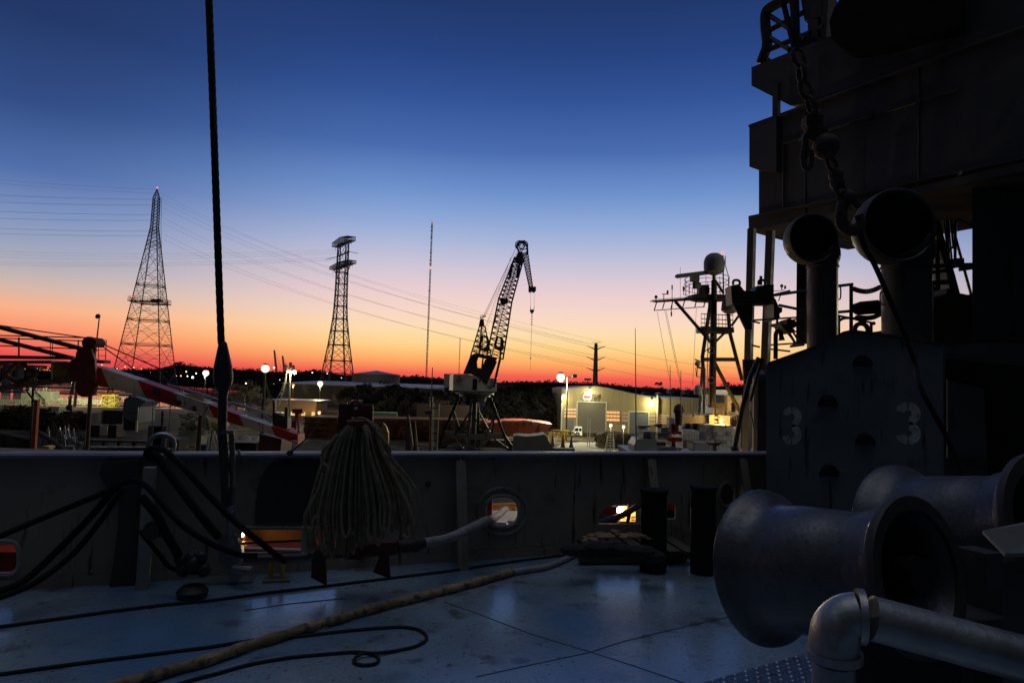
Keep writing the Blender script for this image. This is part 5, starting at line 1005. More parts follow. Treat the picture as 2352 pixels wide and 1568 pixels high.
# square post seen left of the stay, dark pad above
b_ = G(((1260 * .26), (1016 + 1290 * .26))); m = MB(); m.box((b_.x, b_.y, .49), (.085, .085, .98), .26); part(T, 'square_post', m, 'post_paint')
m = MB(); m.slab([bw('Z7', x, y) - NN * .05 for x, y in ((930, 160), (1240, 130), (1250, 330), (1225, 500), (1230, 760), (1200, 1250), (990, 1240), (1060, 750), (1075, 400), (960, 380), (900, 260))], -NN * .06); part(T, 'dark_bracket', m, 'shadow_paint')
m = MB()
for x in (300, 860): q = bw('Z7', x, 1000) - NN * .03
for k, x, y, r_ in (('Z8', 2135, 395, .03), ('Z8', 800, 190, .025)): m.lathe([(0, 0), (r_, 0), (r_ * .8, .02), (0, .03)], bw(k, x, y) - NN * .012, -NN, 14)
part(T, 'round_pads', m, 'dark_paint')
m = MB(); m.slab([V((L0.x, L0.y, -.03)) + NN * .03, V((L1.x, L1.y, -.03)) + NN * .03, V((L1.x, L1.y, -10)) + NN * .03, V((L0.x, L0.y, -10)) + NN * .03], NN * .02); solo('ship_hull_side', m, 'dark_paint', 'dark hull side of the ship below the bulwark, falling to the water', 'ship hull')
q = bw('Y1', 2112, 372, .22); m = MB(); m.lathe([(.05, -.06), (.19, -.07), (.25, -.02), (.25, .04), (.19, .09), (.05, .08), (.05, -.06)], q + NN * .12, NN, 26); solo('dark_backing_disc', m, 'rubber', 'black disc added to darken the round opening at the right end of the bulwark', 'backing disc', smooth=True)  # black disc added outboard so the round opening looks dark inside
# deck seams
for i, pts in enumerate(([(200, 280), (400, 350), (700, 465), (1050, 570), (1300, 650), (1620, 760)], [(380, 710), (700, 640), (1030, 570), (1230, 505), (1500, 440), (1850, 362), (2300, 300)])):
    m = MB(); m.tube([G(px('Y7', p)) for p in pts], .004, 6); struct('deck_weld_seam', m, 'black_steel')
for i, pts in enumerate(([(1270, 300), (1500, 265), (1800, 235)],)):
    m = MB(); m.tube([G(px('Y6', p)) for p in pts], .005, 6); struct('deck_weld_seam', m, 'dark_paint')
# fairlead ring on the rail
q = bw('Z1', 1425, 1240); T = thing('ring_fairlead', 'round steel ring standing on the rail left of the stay wire', 'fairlead', q); c = bw('Z1', 1425, 1225) ; m = MB(); m.ring(c, NN, .1, .022, 24, 8); part(T, 'ring', m, 'galvanised', True)
m = MB(); m.box((c.x, c.y, TOPZ + .02), (.2, .1, .04), .26); part(T, 'base', m, 'dark_paint')
# hook on the rail and lashings near bundle
m = MB(); m.tube(sm([bw('Z8', x, y) - NN * .09 for x, y in ((330, 60), (328, 85), (345, 105), (370, 108))]), .012, 6); solo('rail_hook', m, 'galvanised', 'small curved hook on top of the rail right of the stay wire', 'hook')
m = MB(); m.tube(sm([bw('Z8', x, y) - NN * .12 for x, y in ((780, 95), (800, 75), (830, 70), (815, 95), (790, 100))], 6), .012, 6); m.tube([bw('Z8', 800, 95) - NN * .08, bw('Z8', 800, 180) - NN * .05], .006, 5); m.tube([bw('Z8', 830, 75) - NN * .08, bw('Z8', 1000, -60), bw('Z8', 1130, -200) + NN * .2], .008, 5); m.ball(bw('Z8', 798, 200) - NN * .03, .028, 8); solo('lashing_rope', m, 'rope_black', 'thin dark lashing looped on the rail left of the rope bundle', 'rope')
# ---------------------------------------------------------------- pontoon alongside, seen through the openings
T = thing('crane_pontoon', 'red and olive floating crane pontoon seen through the bulwark openings', 'pontoon', (-3, 10, WZ))
m = MB(); m.box((-1, 13.2, -6.8), (22, 7, 9.4)); part(T, 'hull', m, 'crane_dark')
m = MB(); m.slab([V((-9.6, 9.65, -1.25)), V((-1.1, 9.65, -1.03)), V((-1.1, 9.65, -.53)), V((-9.6, 9.65, -.9))], (0, .5, 0)); m.box((-5.3, 9.95, -1.7), (8.6, .5, .6)); part(T, 'red_coaming', m, 'red_paint')
m = MB()
for z_ in (-.62, -1.22): m.tube([(-9.6, 9.6, z_), (-1.1, 9.6, z_)], .022, 6)
part(T, 'pale_pipes', m, 'white_paint'); m = MB(); m.box((-5.3, 11.2, -.75), (8.6, .4, 2.4)); part(T, 'olive_house', m, 'olive_dark')
def yy1(x, y, yv): return YP(px('Y1', (x, y)), yv)
m = MB(); m.tube([yy1(380, 462, 11), yy1(660, 446, 11)], .045, 8); part(T, 'orange_pipe', m, 'bright_orange'); m = MB()
for y in (492, 510): m.tube([yy1(380, y, 11.5), yy1(680, y - 8, 11.5)], .02, 6)
for x in (568, 610, 470): m.tube([yy1(x, 450, 11.5), yy1(x, 515, 11.5)], .022, 6)
part(T, 'yellow_rail', m, 'yellow_paint'); m = MB(); m.box(yy1(412, 470, 10.6), (.14, .2, .9)); part(T, 'red_post', m, 'red_paint')
m = MB(); m.slab([yy1(440, 570, 10), yy1(545, 575, 10), yy1(570, 610, 10), yy1(430, 610, 10)], (0, .6, -.05)); m.box(yy1(520, 545, 10.8), (1.6, .8, .1)); part(T, 'lit_plank', m, 'cream_paint')
m = MB()
for x0, y0, x1, y1 in ((1380, 452, 1408, 520), (1442, 450, 1472, 560), (1345, 545, 1470, 565), (1385, 525, 1470, 540)): a = yy1(x0, y0, 11.2); c = yy1(x1, y1, 11.2); m.box(((a.x + c.x) / 2, 11.2, (a.z + c.z) / 2), (c.x - a.x, .06, a.z - c.z))
part(T, 'white_panels', m, 'white_paint'); m = MB(); m.tube([yy1(1210, 575, 10.4), yy1(1330, 540, 10.4), yy1(1420, 500, 10.4), yy1(1530, 430, 10.4)], .05, 6); m.tube([yy1(1215, 520, 10.6), yy1(1340, 560, 10.6)], .04, 6); m.tube([yy1(1410, 600, 10.5), yy1(1450, 430, 10.5)], .03, 6); part(T, 'dark_struts', m, 'black_steel')
m = MB(); m.box(yy1(1240, 515, 10.9), (.4, .3, .3)); m.box(yy1(1725, 470, 11), (.5, .3, .35)); m.box(yy1(1725, 525, 11), (.4, .3, .2)); m.box(yy1(1440, 480, 11.6), (.1, .1, 1.4)); part(T, 'red_fittings', m, 'red_paint')
def bulb(nm, pos, r_, colr_, power, lb):
    T_ = thing('work_lamp', lb, 'lamp', V(pos) - V((0, 0, 1))); m = MB(); m.ball(pos, r_, 12); part(T_, 'bulb', m, lampmat(nm, colr_, power, r_).name); m = MB(); m.tube([V(pos) - V((0, -.1, 1.0)), V(pos) - V((0, -.1, 0))], .02, 6); part(T_, 'post', m, 'black_steel')
bulb('lamp_orange_near', yy1(1363, 484, 10.9), .055, (1, .50, .12), 30, 'bright orange work lamp seen through the ragged opening at centre right')
bulb('lamp_orange_b', YP(px('Z8', (358, 885)), 10.4), .025, (1, .35, .08), 5, 'small orange lamp glowing at the left end of the long red opening')
bulb('lamp_left_hidden', (-5.6, 10.3, .1), .05, (1, .75, .4), 18, 'work lamp behind the bulwark lighting what shows in the far left opening')
bulb('lamp_white_hidden', (1.3, 11.9, .1), .06, (1, .82, .5), 65, 'work lamp behind the bulwark lighting the yellow rail in the round opening')
bulb('lamp_right_hidden', YP(px('Y1', (2105, 375)), 11.5) + V((.5, 0, -.1)), .05, (1, .5, .2), 10, 'work lamp behind the round opening at the right end of the bulwark')
# ---------------------------------------------------------------- STRIPED BOOM and tan boom section
DB = 13.0; zb1 = lambda x, y, o=0.0: P(px('Z1', (x, y)), DB + o); zb2 = lambda x, y, o=0.0: P(px('Z2', (x, y)), DB + o)
T = thing('striped_boom', 'red and white striped box boom sloping down to the right over the rail', 'crane boom', zb1(1300, 700))
tops = [zb1(450, 485), zb1(570, 478), zb1(890, 535), zb1(1212, 640), zb1(1530, 750), zb1(1832, 850), zb1(2112, 952), zb2(765, 868), zb2(1003, 942)]
bots = [zb1(455, 660), zb1(645, 652), zb1(967, 712), zb1(1290, 800), zb1(1592, 888), zb1(1890, 975), zb1(2155, 1055), zb2(800, 952), zb2(1003, 1028)]
m = MB(); th = V((0, .42, 0)); cols = [2, 0, 1, 0, 1, 0, 1, 0]
for i in range(8):
    m.slab([tops[i], tops[i + 1], bots[i + 1], bots[i]], th, cols[i])
part(T, 'box_beam', m, ['boom_red', 'boom_white', 'boom_tan'])
m = MB()
m.slab([zb1(448, 500, -.02), zb1(464, 494, -.02), zb1(466, 634, -.02), zb1(452, 640, -.02)], (0, .3, 0)); part(T, 'end_plate', m, 'cream_paint')
m = MB(); q = zb1(1720, 893, -.03)
m.slab([zb1(x, y, -.02) for x, y in [(1720 + 22 * math.cos(a), 893 + 24 * math.sin(a)) for a in [math.radians(t) for t in range(30, 331, 25)]] + [(1728, 885)]], (0, -.01, 0)); part(T, 'crescent_mark', m, 'dark_paint')
m = MB(); m.lathe([(0, 0), (.055, 0), (.055, .05), (0, .05)], zb1(1567, 845, -.06), (0, 1, 0), 16); m.lathe([(0, 0), (.07, 0), (.07, .04), (0, .04)], zb1(1377, 748, -.05), (0, 1, 0), 16); part(T, 'pin_heads', m, 'dark_paint')
m = MB(); m.bar(zb1(1838, 870, -.06), zb1(1795, 955, -.06), .02, 4); m.bar(zb1(1567, 845, -.05), zb1(1490, 885, -.1), .008); part(T, 'edge_strap', m, 'rail_paint')
m = MB(); m.slab([zb2(x, y, -.03) for x, y in ((948, 985), (998, 1000), (995, 1012), (944, 998))], (0, -.02, 0)); m2 = MB(); m2.slab([zb2(x, y, -.03) for x, y in ((940, 975), (975, 962), (968, 985), (945, 992))], (0, -.02, 0)); part(T, 'tip_label', m, 'white_paint'); part(T, 'tip_slot', m2, 'black_steel')
m = MB()
pr_ = [zb1(1480, 680, .3), zb1(1760, 757, .3), zb1(2030, 845, .3), zb1(2340, 942, .3)]; pr2 = [zb2(415, 655, .3), zb2(700, 745, .3), zb2(770, 775, .3)]
m.tube(pr_ , .018, 6); m.tube(pr2, .018, 6)
for x, y in ((1590, 730), (1610, 735), (2195, 915), (2218, 920)): m.bar(zb1(x, y + 20, .3), zb1(x + 8, y - 22, .3), .016)
for x, y in ((565, 720), (588, 728), (715, 790), (738, 800), (758, 810)): m.bar(zb2(x, y + 25, .3), zb2(x + 10, y - 18, .3), .016)
m.tube([zb1(1480, 735, .3), zb1(1900, 880, .3), zb1(2352, 1015, .3)], .014, 5); m.tube([zb2(560, 770, .3), zb2(770, 850, .3)], .014, 5); m.bar(zb2(700, 745, .3), zb2(755, 830, .3), .016); m.bar(zb2(740, 800, .3), zb2(775, 770, .3), .014); part(T, 'top_handrail', m, 'galvanised')
m = MB(); m.tube([zb1(1560, 765, .2), zb1(1740, 785, .2), zb1(1840, 850, .2), zb1(1905, 880, .2)], .03, 6); m.tube([zb1(1640, 788, .1), zb1(1800, 835, .1)], .045, 6); part(T, 'hose_run', m, 'boom_tan')
m = MB(); m.slab([zb2(775, 760, .2), zb2(800, 750, .2), zb2(900, 790, .2), zb2(905, 890, .2), zb2(785, 860, .2)], (0, .3, 0)); m.slab([zb2(780, 640, .2), zb2(800, 640, .2), zb2(800, 870, .2), zb2(780, 870, .2)], (0, .1, 0)); part(T, 'tip_guard', m, 'dark_paint')
m = MB(); m.bar(zb2(1002, 735, .2), zb2(1012, 950, .2), .022, 6); m.bar(zb2(985, 740, .2), zb2(980, 900, .2), .02, 6); m.box(zb2(1005, 735, .2), (.2, .1, .09)); part(T, 'tip_post', m, 'boom_red'); m = MB(); m.bar(zb2(960, 820, .2), zb2(958, 880, .2), .03, 6); m.bar(zb2(905, 700, .2), zb2(900, 880, .2), .04, 4); part(T, 'tip_lamp_post', m, 'dark_paint')
T = thing('tan_boom_frame', 'tan lattice boom section at far left joining the striped boom', 'crane boom', zb1(200, 600)); m = MB(); m.slab([zb1(-500, 470, .02), zb1(450, 468, .02), zb1(450, 492, .02), zb1(-500, 492, .02)], (0, .5, 0)); m.slab([zb1(-500, 760, .02), zb1(0, 690, .02), zb1(200, 655, .02), zb1(450, 633, .02), zb1(650, 652, .02), zb1(450, 662, .02), zb1(230, 690, .02), zb1(0, 715, .02), zb1(-500, 800, .02)], (0, .5, 0)); part(T, 'chords', m, 'boom_tan')
m = MB()
for a, c in (((150, 490), (30, 620)), ((190, 490), (320, 590)), ((320, 590), (200, 655)), ((30, 590), (150, 660)), ((-200, 600), (-60, 490)), ((320, 560), (250, 640))): m.bar(zb1(a[0], a[1], .2), zb1(c[0], c[1], .2), .045)
m.bar(zb1(170, 660, .2), zb1(215, 655, .2), .08); part(T, 'lattice_bars', m, 'boom_tan')
T = thing('boom_walkway', 'dark railed walkway on top of the tan boom at far left', 'walkway', zb1(300, 440)); m = MB(); m.slab([zb1(-500, 412, .5), zb1(640, 435, .5), zb1(640, 452, .5), zb1(-500, 440, .5)], (0, .8, 0)); part(T, 'deck', m, 'black_steel'); m = MB()
for x, y0, w in ((-90, 265, 9), (167, 265, 9), (445, 278, 4), (463, 278, 4), (692, 288, 7)): m.bar(zb1(x, y0, .4), zb1(x, 440, .4), w * .26 / F * DB * .85, 6)
for (a, c) in (((-500, 235), (760, 268)), ((-500, 255), (735, 296)), ((-500, 318), (690, 366))): m.bar(zb1(a[0], a[1], .4), zb1(c[0], c[1], .4), .013, 5)
part(T, 'railing', m, 'black_steel')
for i, (a, c, r_, lb) in enumerate((((-500, 45), (745, 372), .045, 'thick dark strut slanting down to the sheave head, upper of two'), ((-500, 160), (650, 452), .042, 'thick dark strut slanting down to the sheave head, lower of two'))):
    m = MB(); m.tube([zb1(a[0], a[1], -.1), zb1(c[0], c[1], -.1)], r_, 8); solo('boom_strut', m, 'black_steel', lb, 'strut', 'boom struts')
m = MB(); m.tube([zb1(-500, 80, -.1), zb1(0, 160, -.1), zb1(780, 272, -.1)], .012, 5); solo('boom_cable', m, 'cable', 'thin cable running to the top of the sheave head from far left', 'cable')
for i, (a, c) in enumerate((((850, 300), (1480, 570)), ((850, 305), (1260, 600)))): m = MB(); m.bar(zb1(*a, .1), zb1(*c, .1), .012, 5); solo('tag_line', m, 'cable', ('upper', 'lower')[i] + ' thin line running down right from the sheave head', 'cable', 'lines from the sheave head')
T = thing('sheave_head', 'dark red crane head with round sheave hanging around the striped boom', 'crane head', zb1(750, 780)); k = .26 * DB / F
m = MB(); m.lathe([(0, -.04), (56 * k, -.04), (56 * k, .04), (0, .04)], zb1(790, 315, -.1), (0, 1, 0), 24); m.slab([zb1(x, y, -.25) for x, y in ((760, 270), (820, 265), (852, 300), (840, 335), (820, 350))], (0, .3, 0)); part(T, 'top_sheave', m, 'red_lead', True)
m = MB(); m.slab([zb1(x, y, -.3) for x, y in ((690, 360), (740, 350), (805, 372), (838, 470), (842, 560), (845, 680), (820, 660), (650, 652), (640, 600), (610, 480), (665, 450), (672, 400))], (-.05, .14, 0)); part(T, 'cheek_plate', m, 'red_lead'); m = MB(); m.lathe([(0, 0), (82 * k, 0), (82 * k, .12), (0, .12)], zb1(748, 708, -.3), (0, 1, 0), 28); part(T, 'lower_sheave', m, 'red_lead', True)
m = MB(); m.bar(zb1(845, 300, -.1), zb1(828, 480, -.1), .03); m.bar(zb1(820, 375, -.1), zb1(860, 380, -.1), .02); part(T, 'side_arm', m, 'black_steel')
m = MB(); pth = [zb1(658, 655, -.3), zb1(645, 700, -.3), zb1(628, 770, -.3)]; m.bar(pth[0], pth[2], .035, 6); m.bar(zb1(690, 660, -.2), zb1(665, 880, -.2), .015); m.bar(zb1(680, 650, -.2), zb1(650, 880, -.2), .012); m.ring(zb1(620, 797, -.3), (.2, 1, 0), .03, .012, 12); part(T, 'hanging_shackle', m, 'galvanised'); m = MB()
for i in range(6): m.ring(zb1(619 - i * 1.5, 825 + i * 13, -.3), (i % 2, (i + 1) % 2, 0), .022, .01, 8)
m.ball(zb1(612, 885, -.3), .06, 10); m.tube(sm([zb1(x, y, -.3) for x, y in ((612, 890), (630, 915), (615, 940), (598, 925))], 5), .018, 6); part(T, 'chain_hook', m, 'black_steel')
T = thing('lamp_mast', 'thin mast with small unlit lamp beside a ladder cage, rising above the sheave head', 'lamp mast', zb1(833, 470, 3)); m = MB(); m.bar(zb1(835, 470, 3), zb1(878, 85, 3), .022, 6, .014); part(T, 'pole', m, 'crane_dark'); m = MB(); m.ball(zb1(866, 78, 3), .055, 10); m.bar(zb1(858, 85, 3), zb1(850, 92, 3), .035, 8); part(T, 'lamp_head', m, 'dark_paint')
m = MB(); m.bar(zb1(872, 283, 4), zb1(868, 480, 4), .01); m.bar(zb1(940, 288, 4), zb1(930, 475, 4), .01)
for y in (285, 325, 375, 425, 470): m.bar(zb1(868, y, 4), zb1(935, y + 3, 4), .01)
m.box(zb1(885, 480, 4), (.35, .3, .08)); solo('ladder_cage', m, 'crane_dark', 'thin square ladder cage right of the sheave head', 'ladder')
# posts and yard clutter left
def post(x0, y0, x1, y1, d, r_, mt, nm, lb, cat='post', n=8):
    a = P(px('Z1', (x0, y0)), d); c = P(px('Z1', (x1, y1)), d); m = MB(); b_ = V((c.x, c.y, min(c.z, GZ) if d > 60 else c.z - 1.2)); m.tube([a, b_], r_, n); return solo(nm, m, mt, lb, cat)
post(328, 815, 303, 1270, 15, .055, 'orange_pole', 'orange_post', 'orange-red square post rising at far left beneath the tan boom', n=4)
post(300, 560, 297, 880, 15.2, .025, 'crane_dark', 'thin_dark_post', 'thin dark post with a brace just left of the orange post')
post(806, 640, 775, 1270, 16, .045, 'black_steel', 'dark_post', 'dark post dropping from the sheave head to the rail')
post(1775, 950, 1740, 1270, 16, .05, 'rusty_steel', 'brown_post', 'brown post under the striped boom left of the stay wire')
m = MB(); m.bar(P(px('Z1', (228, 728)), 15.1), P(px('Z1', (305, 830)), 15.1), .02); m.bar(P(px('Z1', (310, 740)), 15.1), P(px('Z1', (395, 820)), 15.1), .012); solo('brace_bars', m, 'black_steel', 'two short diagonal dark braces over the pale container at far left', 'brace')
def clutter(k, x0, y0, x1, y1, d, dep, mt, nm, lb, cat, rz=0, toground=False, group=None):
    a = P(px(k, (x0, y0)), d); c = P(px(k, (x1, y1)), d); zb_ = GZ if toground else max(c.z, GZ); m = MB(); m.box(((a.x + c.x) / 2, a.y + dep / 2, (a.z + zb_) / 2), (c.x - a.x, dep, max(.1, a.z - zb_)), rz); return solo(nm, m, mt, lb, cat, group)
def clutter2(k, x0, y0, x1, y1, d, dep, mt, nm, lb, cat, **kw):      # box with lid and corner posts
    a = P(px(k, (x0, y0)), d); c = P(px(k, (x1, y1)), d); zb_ = GZ; T_ = thing(nm, lb, cat, ((a.x + c.x) / 2, a.y, zb_)); w = c.x - a.x; h = a.z - zb_
    m = MB(); m.box(((a.x + c.x) / 2, a.y + dep / 2, zb_ + h * .5), (w * .96, dep * .96, h * .96)); part(T_, 'body', m, mt); m = MB(); m.box(((a.x + c.x) / 2, a.y + dep / 2, a.z), (w, dep, .12)); part(T_, 'lid', m, mt)
    m = MB()
    for x in (a.x, c.x): m.box((x, a.y, zb_ + h / 2), (.12, .12, h))
    for i in range(1, 6): m.box((a.x + w * i / 6, a.y, zb_ + h / 2), (.05, .08, h * .9))
    part(T_, 'corner_posts', m, mt)
clutter2('N4', 1570, 770, 1730, 985, 118, 3, 'rusty_steel', 'steel_skip', 'brown steel skip left of the white notice board in the yard', 'skip')
clutter2('N4', 1890, 770, 2025, 985, 118, 3, 'rusty_steel', 'steel_skip', 'brown steel skip right of the white notice board in the yard', 'skip')
clutter('N4', 1742, 785, 1865, 930, 116, .15, 'cream_paint', 'notice_board', 'small white board with a dark arm-like mark, leaning between two skips', 'board')
clutter2('N4', 1100, 530, 1220, 700, 135, 4, 'rusty_steel', 'storage_cabin', 'dim brown cabin left of the hanging hook in the yard', 'cabin')
clutter2('N4', 700, 560, 980, 720, 140, 5, 'rusty_steel', 'storage_cabin', 'dark cabin right of the orange post in the yard', 'cabin')
clutter2('N4', 350, 470, 600, 640, 150, 5, 'dark_shed', 'storage_cabin', 'grey cabin with lit gaps left of the orange post', 'cabin')
clutter2('N4', 1780, 510, 2130, 760, 132, 6, 'dark_shed', 'storage_cabin', 'long black cabin left of the blue-grey covered boat', 'cabin')
clutter2('N4', 1380, 560, 1560, 760, 138, 5, 'dark_shed', 'storage_cabin', 'narrow black cabin behind the dark post in the yard', 'cabin')
for i in range(6): 
    x = (395, 585, 770, 940, 270, 160)[i]; q = P(px('N4', (x, (525, 520, 505, 530, 520, 535)[i])), 151); m = MB(); w = (.9, .9, 1.2, 2.2, 5, 6)[i]; m.box(q, (w, .2, (1.2, 1.8, 1, 2.2, .8, 1.2)[i])); solo('lit_panel', m, 'cream_paint', 'small lit panel in the dark yard at far left, ' + NTH[(3, 4, 5, 6, 2, 1)[i] - 1], 'panel', 'lit panels in the yard')
# blue grey covered boat
T = thing('covered_yacht', 'tall blue-grey shrink-wrapped boat standing under the striped boom', 'boat', P(px('Z1', (1160, 1090)), 112)); pp = [(1088, 850), (1100, 810), (1140, 785), (1200, 790), (1290, 830), (1235, 880), (1225, 1020), (1150, 1005), (1085, 970)]
m = MB(); m.slab([P(px('Z1', q), 112) for q in pp], (0, 5, 0)); part(T, 'wrap', m, 'tarp_blue'); m = MB(); m.slab([P(px('Z1', q), 112.4) for q in ((1090, 972), (1222, 1022), (1220, 1085), (1090, 1085))], (0, 4, 0)); part(T, 'hull', m, 'crane_dark'); m = MB(); m.bar(P(px('Z1', (1210, 1000)), 111.5), P(px('Z1', (1205, 1100)), 111.5), .2); m.bar(P(px('Z1', (1222, 880)), 111.5), P(px('Z1', (1215, 1000)), 111.5), .1); part(T, 'stand', m, 'cream_paint')
# glass-clear cylinder frame (scaffold) in front
T = thing('shrink_wrap_tower', 'upright pale frame like a tall cage behind the ring fairlead', 'frame', P(px('Z1', (1425, 1180)), 70)); m = MB()
for x0, y0, x1 in ((1352, 830, 1340), (1505, 860, 1488), (1465, 1040, 1460), (1352, 1040, 1345)): a = P(px('Z1', (x0, y0)), 70); c = P(px('Z1', (x1, 1180)), 70); m.tube([V((c.x, c.y, GZ)), c, a], .07 if y0 > 1000 else .05, 6)
part(T, 'frame_posts', m, 'rail_paint'); m = MB(); q = P(px('Z1', (1425, 1110)), 71)
for x in (1380, 1415, 1450): c = P(px('Z1', (x, 1120)), 71); m.box((c.x, 71, (c.z + GZ) / 2), (.9, .5, c.z - GZ + 1.8))
part(T, 'dark_panels', m, 'tarp_grey'); m = MB(); m.bar(P(px('Z1', (1437, 915)), 69), P(px('Z1', (1425, 1200)), 69), .12); part(T, 'centre_post', m, 'rusty_steel')
# crumpled brown sheet pile, cream tarp tent, sawhorse, barrow, bags
m = MB(); q = P(px('N5', (1150, 560)), 108)
for k in range(26): m.ball(q + V((R.uniform(-1.8, 1.8), R.uniform(0, 1.5), R.uniform(-1.5, 1.4))), R.uniform(.4, .9), 7, sc=(1, .6, R.uniform(.7, 1.2)))
m.box((q.x, q.y + 1, (q.z - 1.4 + GZ) / 2), (3.6, 2, q.z - 1.4 - GZ + .2)); solo('canvas_bundle', m, 'tarp_cream', 'crumpled tan canvas bundle left of the pale tarpaulin tent', 'bundle')
ap = P(px('N5', (1380, 455)), 106); T = thing('tarpaulin_tent', 'pale cream tarpaulin hanging in a tent shape under the striped boom', 'tarpaulin', (ap.x, ap.y, GZ)); m = MB(); base = [P(px('N5', q), 106) for q in ((1290, 690), (1340, 670), (1370, 640), (1385, 700), (1440, 695), (1500, 680), (1570, 610))]
tp = [P(px('N5', q), 106) for q in ((1340, 455), (1355, 455), (1368, 455), (1380, 455), (1392, 455), (1405, 455), (1420, 458))]
for i in range(6): m.slab([tp[i] + V((0, .3 * (i % 2), 0)), tp[i + 1] + V((0, .3 * ((i + 1) % 2), 0)), base[i + 1] + V((0, -.6 * ((i + 1) % 2), 0)), base[i] + V((0, -.6 * (i % 2), 0))], (0, .06, 0))
part(T, 'cloth', m, 'tarp_cream'); m = MB(); m.bar(P(px('N5', (1585, 500)), 106), P(px('N5', (1575, 600)), 106), .09); part(T, 'pole', m, 'cream_paint')
q = P(px('N5', (1440, 760)), 104); T = thing('sawhorse', 'pale folding sawhorse table in front of the cream tarpaulin', 'sawhorse', (q.x, q.y, GZ)); m = MB(); a = P(px('N5', (1390, 712)), 104); c = P(px('N5', (1560, 718)), 104); m.bar(a, c, .09); m.bar(a + V((0, .8, 0)), c + V((0, .8, 0)), .09)
for x in (1410, 1490, 1550): e = P(px('N5', (x, 715)), 104); m.bar(e, (e.x - .5, e.y - .3, GZ), .06); m.bar(e, (e.x + .5, e.y + .9, GZ), .06)
part(T, 'frame', m, 'cream_paint')
q = P(px('N5', (1600, 680)), 103); T = thing('cement_mixer', 'yellow round-backed machine beside the stay wire in the yard', 'machine', (q.x, q.y, GZ)); m = MB(); m.lathe([(.5, 0), (1.25, .5), (1.3, 1.3), (.8, 1.9)], q - V((0, 0, .2)), (.3, 0, 1), 16); part(T, 'drum', m, 'yellow_paint'); m = MB(); m.bar(q + V((-.8, 0, 0)), (q.x - 1, q.y, GZ), .1); m.bar(q + V((.8, 0, 0)), (q.x + 1, q.y, GZ), .1); part(T, 'legs', m, 'crane_dark')
for i in range(9):
    q = P(px('N5', (2050 + i * 30, 690 + i * 5)), 112 + R.uniform(-1, 1)); m = MB(); s_ = R.uniform(.7, 1.0); m.ball((q.x, q.y, GZ + .7 * s_), s_, 10, sc=(.85, .8, .8)); m.ball((q.x, q.y, GZ + 1.4 * s_), s_ * .35, 6); solo('bulk_bag', m, 'tarp_cream', 'bulk bag in the floodlit row right of the stay wire, ' + NTH[i], 'bag', 'white bulk bags')
m = MB(); q = P(px('N5', (1885, 710)), 108); m.ball((q.x, q.y, GZ + .8), .8, 10, sc=(1.2, .6, .8)); m.box((q.x - .4, q.y - .4, GZ + 2.3), (.5, .2, .5), .5); solo('orange_life_ring_pile', m, 'orange_pole', 'bright orange heap just right of the stay wire', 'heap')
a = P(px('N5', (1060, 945)), 88); c = P(px('N5', (1222, 1050)), 88); T = thing('step_stool', 'small yellow-painted step frame just behind the rail', 'step', ((a.x + c.x) / 2, a.y, GZ)); m = MB()
for x in (a.x, c.x): m.bar((x, a.y, GZ), (x, a.y, a.z), .08); m.bar((x + .2, a.y + 1, GZ), (x + .1, a.y + .2, a.z), .06)
for z_ in (a.z, a.z * .3 + P(px('N5', (1060, 1020)), 88).z * .7): m.bar((a.x, a.y, z_), (c.x, a.y, z_), .09); m.bar((a.x, a.y + .4, z_), (c.x, a.y + .4, z_), .06)
part(T, 'frame', m, 'yellow_paint')
for i, (x0, y0, x1, mt, lb) in enumerate(((1325, 915, 1480, 'tarp_blue', 'dark round bin behind the rail left of the stay wire'), (1880, 880, 2310, 'dark_shed', 'long dark trough behind the rail right of the stay wire'), (830, 830, 1020, 'dark_shed', 'black box with pale clutter on top behind the ring fairlead'))):
    a = P(px('N5', (x0, y0)), 92); c = P(px('N5', (x1, y0 + 60)), 92); m = MB()
    if i == 0: r_ = (c.x - a.x) / 2; m.lathe([(r_ * .8, GZ), (r_, a.z - .3), (r_ * 1.08, a.z - .2), (r_ * 1.08, a.z), (0, a.z)], ((a.x + c.x) / 2, 92, 0), (0, 0, 1), 18)
    else: m.box(((a.x + c.x) / 2, 93, (a.z + GZ) / 2), (c.x - a.x, 3, a.z - GZ)); m.box(((a.x + c.x) / 2, 92.4, a.z), (c.x - a.x + .3, 3.4, .15))
    solo('yard_bin', m, mt, lb, 'bin')
for i, (x0, x1, c_) in enumerate(((1540, 1690, 'y'), (1698, 1890, 'y'), (1928, 2070, 'o'), (2105, 2320, 'o'), (2330, 2700, 'y'))):
    a = P(px('N4', (x0, 1150)), 86); c = P(px('N4', (x1, 1220)), 86); m = MB(); m.box(((a.x + c.x) / 2, 87, (a.z + GZ - 1) / 2), (c.x - a.x, 1.2, a.z - GZ + 1)); m.box(((a.x + c.x) / 2, 87, a.z), (c.x - a.x + .1, 1.4, .12)); solo('concrete_block', m, 'concrete', 'pale yellow-lit concrete block in the row behind the rail, ' + NTH[i], 'block', 'blocks behind the rail')
m = MB(); a = P(px('N4', (1550, 1010)), 94); c = P(px('N4', (2600, 985)), 94); m.box(((a.x + c.x) / 2, 95, a.z - .15), (c.x - a.x, 1.4, .3))
for i in range(5): x = a.x + (c.x - a.x) * i / 4; m.box((x, 95, (a.z + GZ) / 2), (.4, .8, a.z - GZ))
solo('timber_jetty', m, 'wood_pole', 'long horizontal timber beam on posts behind the row of blocks', 'jetty')
